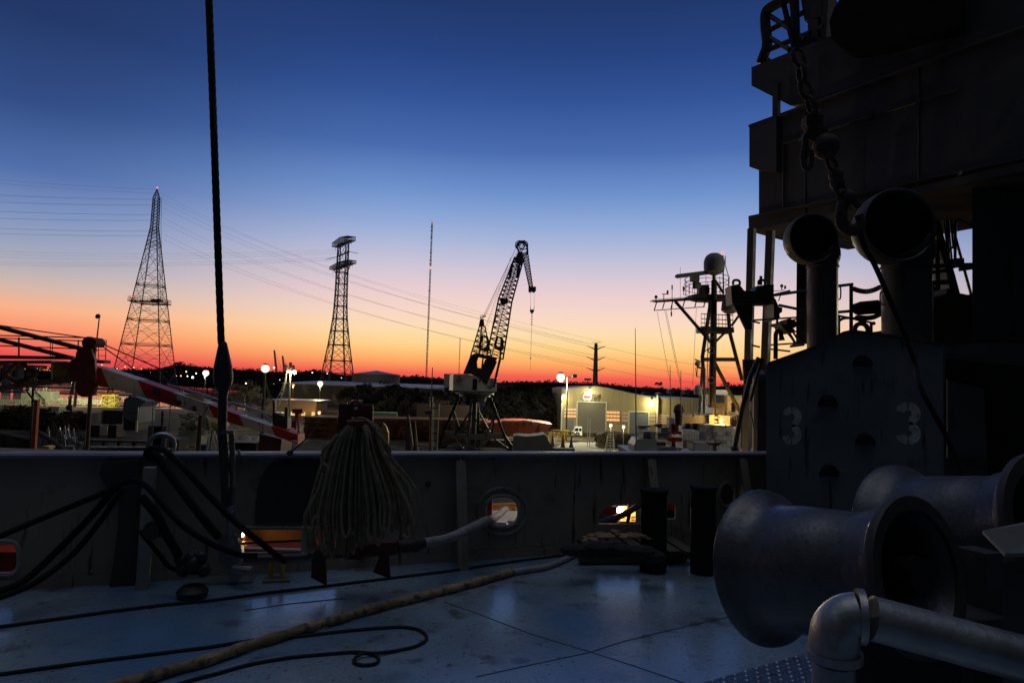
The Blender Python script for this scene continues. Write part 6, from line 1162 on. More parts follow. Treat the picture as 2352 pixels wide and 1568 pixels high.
a = P(px('Z1', (450, 1225)), 80); m = MB(); c = P(px('Z1', (488, 1270)), 80); m.box(((a.x + c.x) / 2, 80, (a.z + GZ - 2) / 2), (c.x - a.x, .9, a.z - GZ + 2)); m.box(((a.x + c.x) / 2, 80, a.z), (c.x - a.x + .2, 1.1, .2)); solo('ochre_block', m, 'yellow_paint', 'single ochre block standing on the bank at far left', 'block')
m = MB(); m.tube([P(px('N4', q), 92) for q in ((650, 880), (900, 1030), (1130, 1210))], .3, 6); solo('slanting_pipe', m, 'rusty_steel', 'brown pipe slanting down the bank right of the orange post', 'pipe')
for i in range(14):
    k = R.uniform(700, 1500); q = P(px('N4', (k, R.uniform(760, 1060))), R.uniform(95, 120)); m = MB(); h = R.uniform(.6, 1.8)
    b0 = V((q.x, q.y, GZ)); m.bar(b0 + V((-.5, 0, 0)), b0 + V((0, 0, h + 1)), .07); m.bar(b0 + V((.5, 0, 0)), b0 + V((0, 0, h + 1)), .07); m.bar(b0 + V((-.3, 0, h * .5)), b0 + V((.3, 0, h * .5)), .06); m.box(b0 + V((.9, .3, .35)), (.8, .6, .7), R.random())
    solo('trestle_stand', m, 'galvanised' if i % 2 else 'rusty_steel', 'small trestle or prop in the dark yard clutter under the sheave head', 'trestle', 'dark yard trestles')
# yellow fins right of the bundle, dark cleats
m = MB(); m.slab([P(px('N6', q), 40) for q in ((1545, 745), (1580, 790), (1605, 860), (1608, 950), (1600, 1060), (1560, 1040), (1520, 900), (1440, 860), (1465, 850), (1515, 850), (1525, 780))], (0, .3, 0)); solo('yellow_anchor_fluke', m, 'yellow_paint', 'yellow pointed steel fluke right of the rope bundle beyond the rail', 'anchor')
for i, (x, w) in enumerate(((1860, 90), (1935, 60))):
    m = MB(); d = 14; k = .192 * d / F; t_ = P(px('N6', (x - 15, 650 if i == 0 else 720)), d); b_ = P(px('N6', (x + 5, 1105)), d); m.tube([t_, t_.lerp(b_, .45), t_.lerp(b_, .72), b_ + V((0, 0, 0))], [12 * k, 34 * k if i == 0 else 22 * k, 45 * k if i == 0 else 26 * k, 60 * k if i == 0 else 30 * k], 8); solo('fender_post', m, 'black_steel', ('larger', 'smaller')[i] + ' black tapered post beyond the rail right of the rope bundle', 'post', 'black tapered posts')
# ================================================================ FOREGROUND ON OUR DECK
# stay wire with socket and turnbuckle
DS = 5.62; zs_ = lambda k, x, y, o=0.0: P(px(k, (x, y)), DS + o)
T = thing('stay_wire', 'thick black twisted stay wire rising out of frame at left', 'wire', zs_('D', 510, 885)); a = zs_('D', 508.5, 790); t = a + (zs_('D', 480, 0, -.1) - a) * 1.9
m = MB(); L = (t - a).length; ax_ = (t - a).normalized(); e = ax_.orthogonal().normalized(); g = ax_.cross(e); n_ = int(L / .02)
for s in range(6):
    m.tube([a + ax_ * (L * i / n_) + (e * math.cos(s * math.tau / 6 + L * i / n_ * 14) + g * math.sin(s * math.tau / 6 + L * i / n_ * 14)) * .0175 for i in range(n_ + 1)], .0125, 5)
m.bar(a, t, .012, 6); part(T, 'strands', m, 'rope_black', True)
k = .26 * DS / F; p0 = zs_('Z1', 1968, 298); p1 = zs_('Z1', 1972, 745); ax2 = (p1 - p0); hh = ax2.length
m = MB(); m.lathe([(0, 0), (24 * k, 4 * k), (36 * k, 22 * k), (58 * k, 130 * k), (78 * k, 225 * k), (84 * k, 300 * k), (82 * k, 350 * k), (66 * k, 400 * k), (42 * k, 445 * k), (42 * k, 470 * k), (0, 470 * k)], p0, ax2, 24); part(T, 'socket', m, 'black_steel', True)
T = thing('turnbuckle', 'dark rigging screw joining the stay wire to the deck', 'turnbuckle', G((530, 1335))); m = MB()
m.tube([zs_('Z1', 1968, 740), zs_('Z1', 1962, 1090), zs_('Z7', 1990, 300), zs_('Z7', 2000, 640)], [42 * k, 40 * k, 42 * k, 38 * k], 10); part(T, 'barrel', m, 'dark_paint', True); m = MB(); m.tube([zs_('Z1', 2045, 1080, .03), zs_('Z7', 2055, 100, .03), zs_('Z7', 2050, 640, .03)], 24 * k, 10); m.box(zs_('Z1', 2000, 1100), (.14, .07, .03)); part(T, 'side_bar', m, 'grey_paint', True)
m = MB(); m.tube([zs_('Z7', 2035, 560), zs_('Z7', 2035, 900, .06)], 34 * k, 10); m.tube([zs_('Z7', 2000, 610), zs_('Z7', 2070, 610)], 22 * k, 8); part(T, 'threaded_rod', m, 'galvanised', True)
m = MB(); b_ = G((527, 1332)); m.slab([zs_('Z7', x, y, .1) for x, y in ((1935, 850), (1990, 800), (2080, 820), (2120, 900), (2140, 1000), (2110, 1120), (2085, 1230), (2020, 1240), (2000, 1130), (1930, 1050))], (0, .06, 0)); m.lathe([(0, -.05), (.035, -.05), (.035, .14), (0, .14)], zs_('Z7', 2110, 1120, .05), (1, -.4, 0), 10); m.box((b_.x, b_.y, .01), (.4, .25, .02), .26); part(T, 'foot_clevis', m, 'galvanised')
m = MB(); m.ring(zs_('Z7', 2200, 1120, .1), (0, 1, .2), .03, .008, 12); m.tube(sm([zs_('Z7', x, y, .1) for x, y in ((2100, 1220), (2125, 1190), (2140, 1150))], 5), .008, 5); part(T, 'cotter_ring', m, 'galvanised')
# black hoses at left
def pipe(pts, r_, mt, nm, lb, cat='hose', k='Z7', d=None, grp=None, n=10):
    q = sm([P(px(k, (p[0], p[1])), p[2]) for p in pts], n); m = MB(); m.tube(q, r_, 8); return solo(nm, m, mt, lb, cat, grp, True)
hs = 'black hoses at the left bulwark'
pipe([(-300, 960, 4.7), (0, 825, 4.9), (500, 615, 5.15), (900, 450, 5.2), (1060, 365, 5.2), (1170, 335, 5.2), (1300, 390, 5.15), (1450, 560, 5.1), (1620, 735, 5.1), (1850, 885, 5.15), (2100, 985, 5.3), (2260, 1000, 5.45)], .022, 'rubber', 'black_hose', 'topmost black hose arching over the square post at left', grp=hs)
pipe([(-300, 1340, 4.6), (0, 1310, 4.75), (250, 1190, 4.95), (600, 860, 5.2), (850, 600, 5.25), (980, 440, 5.28), (1060, 390, 5.3)], .026, 'rubber', 'black_hose', 'middle black hose descending left from the square post', grp=hs)
pipe([(-300, 1440, 4.55), (0, 1365, 4.7), (320, 1230, 4.9), (640, 985, 5.1), (880, 700, 5.2), (1020, 500, 5.25), (1090, 410, 5.3)], .022, 'rubber', 'black_hose', 'lowest black hose descending left from the square post', grp=hs)
pipe([(1290, 130, 5.35), (1310, 60, 5.35), (1400, 50, 5.3), (1480, 90, 5.25), (1640, 240, 5.2), (1850, 470, 5.2), (2080, 700, 5.25), (2350, 920, 5.4), (2520, 1050, 5.5)], .024, 'rubber', 'black_hose', 'outer black hose slanting right from the ring fairlead to the deck', grp=hs)
pipe([(1310, 150, 5.4), (1370, 110, 5.4), (1480, 250, 5.35), (1640, 470, 5.3), (1850, 740, 5.3), (1930, 830, 5.35)], .034, 'rubber', 'black_hose', 'inner black hose slanting right from the ring fairlead', grp=hs)
pipe([(1250, 480, 5.4), (1390, 650, 5.38), (1480, 830, 5.38), (1560, 960, 5.4), (1600, 1080, 5.42)], .034, 'rubber', 'black_hose', 'short thick black hose right of the square post', grp=hs)
pipe([(1240, 780, 5.45), (1400, 980, 5.42), (1520, 1110, 5.42), (1700, 1120, 5.45)], .018, 'rubber', 'black_hose', 'thin black hose low behind the square post', grp=hs)
q = P(px('Z7', (1365, 770)), 5.42); T = thing('hose_coupling', 'round black hose coupling beside the square post', 'coupling', q); m = MB(); m.lathe([(0, -.05), (.07, -.05), (.07, .05), (0, .05)], q, (0, 1, 0), 18); part(T, 'disc', m, 'dark_paint')
q = P(px('Z7', (1700, 1080)), 5.4); T = thing('valve_manifold', 'cluster of black valve bodies on the deck left of the turnbuckle', 'valve', (q.x, q.y, 0)); m = MB()
for x, y, r_ in ((1600, 1040, .05), (1690, 1010, .045), (1780, 1010, .05), (1720, 1080, .08), (1620, 1120, .06), (1800, 1120, .06)): m.ball(P(px('Z7', (x, y)), 5.42), r_, 10)
q = P(px('Z7', (1710, 1160)), 5.4); m.lathe([(.11, 0), (.12, .05), (.08, .09), (0, .1)], (q.x, q.y, 0), (0, 0, 1), 18); part(T, 'bodies', m, 'black_steel', True)
# rope bundle on red bracket
DBN = 5.25; T = thing('rope_bracket', 'dark red steel bracket plate holding the hanging rope bundle', 'bracket', G((800, 1345)));
pb = lambda k, x, y, o=0.0: P(px(k, (x, y)), DBN + o)
m = MB(); m.slab([pb('Z2', x, y) for x, y in ((1368, 680), (1380, 668), (1652, 680), (1664, 692), (1662, 900), (1655, 980), (1352, 980), (1350, 900))], (0, .035, 0)); part(T, 'plate', m, 'red_lead'); m = MB(); q = pb('Z2', 1512, 960, .05); q2 = pb('D', 812, 1285, .25); m.slab([pb('Z2', 1440, 960, .04), pb('Z2', 1580, 960, .04), q2 + V((.06, 0, 0)), q2 - V((.06, 0, 0))], (0, .08, 0)); part(T, 'post', m, 'red_lead')
m = MB(); m.lathe([(0, 0), (.012, 0), (.012, .03), (0, .03)], pb('Z2', 1514, 712, -.02), (0, 1, 0), 12); part(T, 'bright_bolt', m, 'white_paint'); m = MB(); m.tube(sm([pb('Z2', x, y, .02) for x, y in ((1465, 672), (1490, 655), (1530, 655), (1550, 672))], 5), .012, 6); part(T, 'lifting_eye', m, 'red_lead'); m = MB(); m.tube([pb('Z2', 1440, 840, -.12), pb('Z2', 1590, 840, -.12)], .028, 8); part(T, 'hanger_lug', m, 'red_lead')
T = thing('rope_bundle', 'big bundle of tan rope loops hanging from the red bracket', 'rope', pb('Z8', 1480, 900)); m = MB()
bots_ = [(1010, 1000), (1060, 880), (1180, 930), (1330, 820), (1420, 1060), (1530, 850), (1660, 980), (1770, 790), (1010, 1040), (1080, 1010), (1150, 1075), (1210, 1090), (1245, 1060), (1350, 1110), (1395, 1030), (1450, 990), (1490, 960), (1545, 975), (1590, 960), (1640, 900), (1690, 920), (1740, 880), (1790, 850), (1850, 830), (1920, 800), (1985, 760), (1960, 890), (1350, 900), (1500, 1010), (1290, 1050), (1130, 980), (1420, 870), (1600, 870), (1700, 830), (1560, 900), (1250, 930)]
for i, (bx, by) in enumerate(bots_):
    t0 = R.uniform(-1, 1); sx0 = 1470 + (bx - 1470) * .30 + R.uniform(-25, 25); w = R.uniform(14, 42); o = R.uniform(-.14, .05)
    sh = 1470 + (bx - 1470) * (.62 if bx < 1470 else .5)
    shoulder = -140 + abs(bx - 1470) * .12
    pts = [(1470 + R.uniform(-55, 55), -230 + R.uniform(-10, 25), -.1), (sx0, -150 + R.uniform(0, 30), o - .02), (sh - w * .7, 80 + R.uniform(-60, 60), o - .03), (bx - w, by - 330, o), (bx - w * 1.0, by - 110, o), (bx - w * .6, by - 25, o), (bx, by, o), (bx + w * .6, by - 25, o), (bx + w * .9, by - 110, o + .015), (bx + w * .8, by - 330, o + .015), (sh + w * .5, 70 + R.uniform(-40, 60), o), (sx0 + 20, -140, o), (1470 + R.uniform(-55, 55), -225, -.06)]
    m.tube(sm([pb('Z8', x, y, oo) for x, y, oo in pts], 6), R.uniform(.0095, .0125), 6)
for i in range(22):     # filled straight falls inside the bundle
    x = 1130 + i * 36; xt = 1470 + (x - 1470) * .42; m.tube(sm([pb('Z8', 1470 + (x - 1470) * .1, -220, -.05), pb('Z8', xt, -60, .0), pb('Z8', 1470 + (x - 1470) * .75, 300, .02), pb('Z8', x, 720 + R.uniform(-60, 60), .03), pb('Z8', x + 8, 860 + R.uniform(-80, 60), .03)], 6), .012, 6)
m.tube(sm([pb('Z8', x, y, -.1) for x, y in ((1180, 230), (1120, 170), (1140, 60), (1210, 0), (1290, -80), (1400, -190), (1500, -230), (1600, -170), (1680, -60), (1760, 40), (1770, 100), (1740, 150))], 8), .013, 6); m.tube(sm([pb('Z8', x, y, -.1) for x, y in ((1740, 150), (1850, 400), (1960, 640), (1990, 800), (1975, 870), (1930, 910), (1890, 880))], 8), .012, 6)
m.tube(sm([pb('Z8', x, y, -.1) for x, y in ((1130, 300), (1090, 450), (1010, 600), (960, 700), (970, 800), (1030, 820), (1040, 740), (1110, 640), (1120, 560))], 8), .014, 6); part(T, 'loops', m, 'rope_tan', True)
m = MB(); m.slab([pb('Z8', x, y, -.05) for x, y in ((1268, 690), (1300, 700), (1338, 900), (1340, 1070), (1270, 1075), (1262, 850))], (0, .03, 0)); part(T, 'tan_strap', m, 'rope_tan')
m = MB(); m.slab([pb('Z8', x, y, .12) for x, y in ((930, 800), (1045, 810), (1035, 900), (1010, 980), (1045, 1040), (1030, 1068), (955, 1050), (918, 1020))], (0, .02, 0)); solo('canvas_rag', m, 'tarp_cream', 'pale lit canvas hanging behind the left side of the rope bundle', 'canvas')
# red stand
T = thing('red_stand', 'low dark red steel stand with splayed legs under the rope bundle', 'stand', G((800, 1340))); m = MB(); m.tube([pb('Z8', 1000, 1040, .3), pb('Z8', 1340, 1040, .3), pb('Z8', 1830, 1010, .35)], [.055, .055, .055], 12); m.slab([pb('Z8', x, y, .25) for x, y in ((1340, 975), (1830, 955), (1830, 1060), (1340, 1085))], (0, .08, 0)); part(T, 'beam', m, 'red_lead', True)
for (a, b_, c, d_) in (((1030, 1060), (1140, 1060), (1155, 1365), (1015, 1290)), ((1690, 1045), (1750, 1040), (1770, 1300), (1610, 1240))): m = MB(); m.slab([pb('Z8', q[0], q[1], .3) for q in (a, b_, c, d_)], (0, .05, 0)); part(T, 'leg', m, 'red_lead')
m = MB(); m.bar(pb('Z8', 320, 965, .5), pb('Z8', 930, 935, .5), .012); m.bar(pb('Z8', 345, 1075, .5), pb('Z8', 930, 1040, .5), .008); part(T, 'rails', m, 'dark_paint')
q = P(px('Z8', (690, 1280)), 5.9); q.z = 0; T = thing('yellow_cleat', 'small yellow two-legged cleat on a plate on the deck', 'cleat', q); m = MB(); m.box((q.x, q.y, .01), (.22, .16, .02), .3); part(T, 'base_plate', m, 'grey_paint')
for dx in (-.055, .045): m = MB(); m.tube([(q.x + dx, q.y, .02), (q.x + dx, q.y, .21)], .022, 10); part(T, 'leg', m, 'yellow_paint')
m = MB(); m.lathe([(.055, 0), (.05, .02), (0, .045)], (q.x - .01, q.y, .2), (0, 0, 1), 14); part(T, 'cap', m, 'galvanised')
m = MB()
for x, y in ((810, 1100), (870, 1060), (880, 1105), (900, 1095)): m.ball(pb('Z8', x, y, .35), .018, 8)
m.bar(pb('Z8', 380, 1110, .3), pb('Z8', 1000, 1085, .35), .03, 8); solo('pipe_fitting', m, 'dark_paint', 'dark pipe with small bright fittings low behind the yellow cleat', 'pipe')
# hose through the round opening
m = MB(); hp_ = [yy1(560, 470, 10.5), bw('Y1', 440, 545), P(px('Y1', (440, 548)), 6.45), P(px('Y1', (380, 570)), 6.35), P(px('Y1', (200, 655)), 6.1), P(px('Y1', (0, 720)), 5.85)]
m.tube(sm([yy1(545, 475, 9.5), bw('Y1', 455, 550) + NN * .02, P(px('Y1', (400, 560)), 6.6), P(px('Y1', (280, 620)), 6.35), P(px('Y1', (130, 685)), 6.1), P(px('Z8', (2065, 965)), 5.8)], 8), .042, 12); T = thing('discharge_hose', 'pale grey hose passing out through the round opening', 'hose', P(px('Y1', (0, 720)), 5.85)); part(T, 'hose', m, 'hose_grey', True)
m = MB(); m.tube([P(px('Z8', (2090, 960)), 5.8), P(px('Z8', (1960, 985)), 5.7), P(px('Z8', (1830, 1000)), 5.6)], [.05, .055, .05], 12); m.tube([P(px('Z8', (2030, 972)), 5.76), P(px('Z8', (2000, 978)), 5.74)], .065, 12); part(T, 'brass_coupling', m, 'rusty_steel', True)
# pallet with sacks / rags
q = G((1440, 1275)); T = thing('wooden_pallet', 'dark pallet on deck below the ragged opening', 'pallet', (q.x, q.y, 0)); m = MB()
for i in range(7): m.box((q.x - .45 + i * .16, q.y, .14), (.12, .8, .022), .15)
for dy in (-.33, 0, .33): m.box((q.x, q.y + dy, .07), (1.1, .09, .1), .15)
part(T, 'boards', m, 'wood_pole')
T = thing('rag_heap', 'heap of pale rags on the pallet lit orange from the opening', 'rags', (q.x, q.y, .16)); m = MB()
for x, y, rx, rz in ((1240, 652, 55, 18), (1333, 628, 38, 26), (1430, 650, 55, 26), (1500, 658, 50, 20), (1560, 668, 40, 12), (1180, 670, 60, 12), (1120, 685, 40, 10)):
    c = P(px('Y1', (x, y + rz * .6)), 6.5); kk = .32 * 6.5 / F
    for j in range(5): m.ball(c + V((R.uniform(-.5, .5) * rx * kk, R.uniform(-.1, .1), R.uniform(-.3, .2) * rz * kk)), rx * kk * R.uniform(.45, .7), 10, sc=(1, .8, rz / rx * 1.1))
c0 = P(px('Y1', (1350, 668)), 6.5); m.ball(c0, .24, 14, sc=(1, .4, .07)); part(T, 'cloth', m, 'rag_cloth', True)
m = MB(); c = P(px('Y1', (1250, 790)), 6.1)
for j in range(10): m.ball(c + V((-.3 + j * .08, R.uniform(-.08, .12), R.uniform(-.02, .04))), R.uniform(.09, .13), 10, sc=(1, .8, .5))
solo('net_pile', m, 'rope_black', 'dark crumpled net spilling in front of the pallet', 'net')
# bitts (double bollards) inside bulwark right
for i, (x0, x1, yt) in enumerate(((1520, 1700, 318), (1880, 2050, 295))):
    a = P(px('Y1', (x0, yt)), 6.6); c = P(px('Y1', (x1, yt)), 6.6); w = c.x - a.x; cx = (a.x + c.x) / 2; T = thing('mooring_bitt', ('left', 'right')[i] + ' black mooring bitt post standing before the bulwark at centre right', 'bitt', (cx, a.y, 0), 'mooring bitts'); m = MB(); m.lathe([(w * .52, 0), (w * .5, a.z - .06)], (cx, a.y, 0), (0, 0, 1), 24); part(T, 'post', m, 'rubber', True); m = MB(); m.lathe([(w * .5, 0), (w * .56, .01), (w * .56, .04), (0, .05)], (cx, a.y, a.z - .06), (0, 0, 1), 24); part(T, 'cap', m, 'rubber', True)
m = MB(); m.box((G((1600, 1265)).x + .45, G((1600, 1265)).y, .03), (1.4, .5, .06), .26); solo('bitt_foundation', m, 'dark_paint', 'long low plate under the two mooring bitts', 'foundation plate')
# deck ropes and big hose
def deckline(pts, k, r_, mt, nm, lb, cat, grp=None, zoff=None):
    q = [G(px(k, p[:2]), p[2] if len(p) > 2 else r_) for p in pts]; m = MB(); m.tube(sm(q, 8), r_, 8); return solo(nm, m, mt, lb, cat, grp, True)
deckline([(-200, 400), (0, 382), (270, 345), (560, 305), (860, 268), (1100, 245), (1400, 205), (1700, 170), (2030, 130), (2352, 90), (2700, 40), (2980, 5)], 'Y6', .012, 'rope_black', 'deck_rope', 'dark rope lying along the deck just inside the bulwark', 'rope', 'dark ropes on the deck')
deckline([(-200, 660), (0, 630), (400, 575), (800, 525), (1080, 490), (1330, 452), (1560, 432), (1800, 405), (2000, 388), (2110, 385), (2190, 400), (2228, 440), (2180, 480), (2080, 505), (1970, 520, .02), (1900, 520, .028), (1855, 545, .02), (1850, 570), (1900, 583), (1965, 572), (1975, 545), (1935, 522, .014), (1850, 515), (1700, 525), (1500, 545), (1300, 580), (1120, 630), (1040, 650), (900, 690), (700, 740)], 'Y6', .011, 'rope_black', 'deck_rope', 'dark rope with a long bight and a small loop on the blue deck', 'rope', 'dark ropes on the deck')
T = thing('fire_hose', 'thick tan canvas hose snaking diagonally over the blue deck', 'hose', G((700, 1470))); hp_ = [(430, 740), (620, 690), (850, 620), (1100, 550), (1300, 480), (1500, 420), (1700, 360), (1900, 300), (2150, 235), (2352, 185), (2520, 140), (2680, 95)]
m = MB(); q = sm([G(px('Y6', p), .035) for p in hp_], 8); m.tube(q, [.034 + .004 * math.sin(i * .9) + R.uniform(-.002, .002) for i in range(len(q))], 12); part(T, 'canvas_hose', m, 'hose_tan', True)
m = MB(); q = sm([G(px('Y6', p), .03) for p in ((2660, 100), (2760, 85), (2850, 70), (2950, 30), (3020, -5), (3060, -30))], 8); m.tube(q, .028, 10); part(T, 'grey_tail', m, 'hose_grey', True)
# ================================================================ WINCH DRUMS
def drum(x0, y0, d0, x1, y1, d1, R0, R1, lb):
    a = P((x0, y0), d0); c = P((x1, y1), d1); ax_ = (c - a); L = ax_.length; T_ = thing('winch_drum', lb, 'winch', (a.x, a.y, 0), 'winch drums')
    m = MB(); rb = R0 * .78
    m.lathe([(R0 * .55, -.012), (R0 * .97, -.012), (R0, 0), (R0 * .985, .02), (R0 * .95, .035), (R0 * .88, .06), (rb * 1.03, .09), (rb * 1.0, .13), (rb * .99, .2), (rb * .9, L * .62), (rb * .885, L * .63), (rb * .86, L * .8), (rb * .90, L - .14), (R1 * .82, L - .07), (R1 * .93, L - .035), (R1 * .98, L - .02), (R1, L), (R1 * .98, L + .012), (R1 * .86, L + .01), (R1 * .80, L - .03), (R1 * .72, L - .08), (R1 * .66, L * .3), (0, L * .3)], a, ax_, 64); part(T_, 'shell', m, 'drum_steel', True)
    m = MB(); m.lathe([(0, -.1), (R0 * .5, -.1), (R0 * .5, -.0)], a, ax_, 32); m.lathe([(.07, L * .3), (.07, L + .02), (0, L + .02)], a, ax_, 18); part(T_, 'shaft', m, 'rubber', True); m = MB(); m.lathe([(R1 * .84, L + .004), (R1 * .84, L + .02), (R1 * 1.01, L + .02), (R1 * 1.03, L + .0), (R1 * 1.02, L - .012)], a, ax_, 64); part(T_, 'dark_outer_flange', m, 'dark_paint', True); return T_, a, ax_.normalized()
T, a, ax_ = drum(1764, 1300, 3.0, 2105, 1322, 2.45, .33, .277, 'big flared winch drum in the right foreground behind the galvanised pipe')
q = P((1705, 1332), 2.9)
drum(2085, 1232, 3.35, 2420, 1215, 2.75, .35, .30, 'second flared winch drum half hidden at the right edge')
m = MB(); c = PL(px('Y5', (335, 838)), a + ax_ * .045, ax_); m.lathe([(0, -.02), (.02, -.02), (.02, .004), (0, .004)], c, ax_, 14); o = part(T, 'flange_hole', m, 'tread_stud')
T = thing('winch_bed', 'dark winch bed and gear case under the right end of the drums', 'winch frame', G((2150, 1900))); m = MB(); a = P((2125, 1330), 2.9); m.box((a.x + .25, a.y + .1, .45), (.75, .6, .9), .3); m.box((a.x + .32, a.y + .0, .98), (.4, .4, .2), .3); part(T, 'gear_case', m, 'shadow_paint')
m = MB(); m.box(P(px('Y5', (2020, 740)), 2.6), (.09, .12, .13), .3); part(T, 'small_block', m, 'dark_paint'); m = MB(); m.box((a.x + .3, a.y - .1, .25), (.7, .25, .5), .3); part(T, 'side_plate', m, 'black_steel')
m = MB(); q = P((2100, 1420), 2.75); m.box((q.x + .1, q.y + .1, .4), (.5, .4, .8), -.5); part(T, 'pedestal', m, 'black_steel')
# galvanised pipe rail
DP = 1.42; T = thing('pipe_rail', 'galvanised pipe elbow and rail in the right foreground', 'pipe rail', (P((1916, 1568), DP).x, P((1916, 1568), DP).y, 0)); rp_ = 48.5 * DP / F; pp_ = lambda x, y, o=0.0: P((x, y), DP + o)
e = [pp_(1914, 1700), pp_(1915, 1520), pp_(1915, 1480), pp_(1917, 1450), pp_(1928, 1425), pp_(1950, 1412, -.005), pp_(1985, 1414, -.01), pp_(2030, 1425, -.02)]
m = MB(); b_ = pp_(1914, 1660); m.tube([V((b_.x, b_.y, 0)), b_, e[1]], rp_ * .96, 28); m.tube([pp_(2000, 1418, -.012), pp_(2330, 1506, -.06), pp_(2500, 1550, -.08)], [rp_ * 1.02] * 3, 28); part(T, 'pipe', m, 'galvanised', True)
m = MB(); m.tube(sm([pp_(1915, 1505), pp_(1915, 1478), pp_(1922, 1444), pp_(1946, 1421), pp_(1978, 1415, -.008)], 8), rp_ * 1.12, 28); m.tube([pp_(1915, 1509), pp_(1915, 1492)], rp_ * 1.28, 28); m.tube([pp_(1968, 1414, -.006), pp_(1985, 1416, -.01)], rp_ * 1.26, 28); part(T, 'elbow_fitting', m, 'galvanised', True)
# grey cabinet at the right edge
a = P((2300, 1300), 1.55); T = thing('deck_cabinet', 'plain grey cabinet with a sloping lid cut by the right frame edge', 'cabinet', (a.x + .2, a.y, 0)); zt3 = P((2300, 1290), 1.55).z; m = MB(); m.slab([V((a.x, a.y, 0)), V((a.x + .5, a.y, 0)), V((a.x + .5, a.y, zt3)), V((a.x, a.y, zt3))], (.45, .5, 0)); part(T, 'body', m, 'dark_paint'); m = MB()
m.slab([P(px('Y5', (2040, 505)), 1.6), P(px('Y5', (2200, 668)), 1.5), P((2480, 1276), 1.5), P((2480, 1195), 1.9), P((2352, 1205), 1.9)], (0, 0, .008)); part(T, 'lid', m, 'grey_paint')
m = MB(); m.tube(sm([P((2352, 1560), 1.5), P((2250, 1568), 1.9), P((2080, 1600), 2.3)], 5), .03, 8)
# tread plate step
zt_ = .06; cor = [G((1560, 1582), zt_), G((1872, 1493), zt_), G((2330, 1370), zt_), G((2700, 1640), zt_), G((1750, 1800), zt_)]
T = thing('tread_plate', 'blue diamond-pattern tread plate in the bottom right corner', 'tread plate', cor[0]); m = MB(); m.slab([V((c.x, c.y, zt_)) for c in cor], (0, 0, -.055)); part(T, 'plate', m, 'tread_blue')
e1 = (cor[1] - cor[0]); e1.z = 0; e1.normalize(); e2 = V((e1.y, -e1.x, 0)); m = MB()
for i in range(0, 44):
    for j in range(0, 22):
        c = cor[0] + e1 * (i * .048 + .012) + e2 * (j * .044 + .014); c.z = zt_; an = .8 if (i + j) % 2 else -.8; d_ = e1 * math.cos(an) + e2 * math.sin(an); w_ = V((-d_.y, d_.x, 0)) * .007; l = d_ * .018; h = V((0, 0, .007))
        m.add([c - l, c - w_, c + l, c + w_, c - l * .5 + h, c + l * .5 + h], [(0, 1, 4), (1, 5, 4), (1, 2, 5), (2, 3, 5), (3, 4, 5), (3, 0, 4)])
o = part(T, 'raised_diamonds', m, 'tread_stud'); o['kind'] = 'stuff'
# ================================================================ LOCKER "3" WITH COWL VENTS
YL = 6.75; yl = lambda k, x, y, o=0.0: YP(px(k, (x, y)), YL + o)
T = thing('deck_locker', 'dark blue-grey steel deckhouse stencilled with two number threes', 'deckhouse', yl('D', 1960, 1230)); fp = [yl('D', x, y) for x, y in ((1762, 1230), (1759, 838), (1890, 792), (1930, 768), (1952, 763), (1990, 768), (2083, 780), (2166, 797), (2168, 1230))]; fp[0].z = fp[-1].z = 0
m = MB(); m.slab(fp, (.72, 1.6, 0)); part(T, 'walls', m, 'locker_paint'); m = MB(); tp = fp[1:-1]
for a, c in zip(tp, tp[1:]): m.slab([a + V((-.0, -.05, .004)), c + V((0, -.05, .004)), c + V((0, -.05, .025)), a + V((0, -.05, .025))], (.72, 1.7, 0))
part(T, 'roof', m, 'dark_paint')
for x, y in ((1072, 345), (818, 638), (1092, 920), (828, 1150), (1100, 1470)):
    c = yl('Y4', x, y); kk = .3119 * YL / F; r_ = 75 * kk; m = MB(); vs = []
    for i in range(9):
        for j in range(17):
            ph = math.pi * j / 16; th_ = math.pi / 2 * i / 8; vs.append(c + V((math.cos(ph) * r_ * math.cos(th_), -.002 - r_ * .55 * math.sin(th_), math.sin(ph) * r_ * 1.12 * math.cos(th_) * 1.0)))
    m.add(vs, [(i * 17 + j, i * 17 + j + 1, (i + 1) * 17 + j + 1, (i + 1) * 17 + j) for i in range(8) for j in range(16)]); part(T, 'hooded_vent', m, 'rubber', True)
def three(cx, cy, w, h):
    c = yl('D', cx, cy, -.003); kk = YL / F; W_ = w * kk; H_ = h * kk; st = W_ * .36; m = MB(); up_ = []
    for sgn in (1, -1):
        rx = W_ / 2; rz = H_ * .27; cz = c.z + sgn * (H_ / 2 - rz); n_ = 22; a0, a1 = (165, -85)
        pts = []
        for i in range(n_ + 1):
            an = math.radians(a0 + (a1 - a0) * i / n_); pts.append((math.cos(an), math.sin(an) * sgn))
        for (x0, z0), (x1, z1_) in zip(pts, pts[1:]):
            xm = (x0 + x1) / 2
            if abs(xm) < .1 and abs((z0 + z1_) / 2 - sgn) < .5: continue
            m.quad((c.x + x0 * rx, c.y, cz + z0 * rz), (c.x + x1 * rx, c.y, cz + z1_ * rz), (c.x + x1 * (rx - st), c.y, cz + z1_ * (rz - st * .9)), (c.x + x0 * (rx - st), c.y, cz + z0 * (rz - st * .9)))
    return part(T, 'stencilled_three', m, 'stencil_paint')
three(1818.5, 977, 45, 86); three(2086, 972, 58, 97)
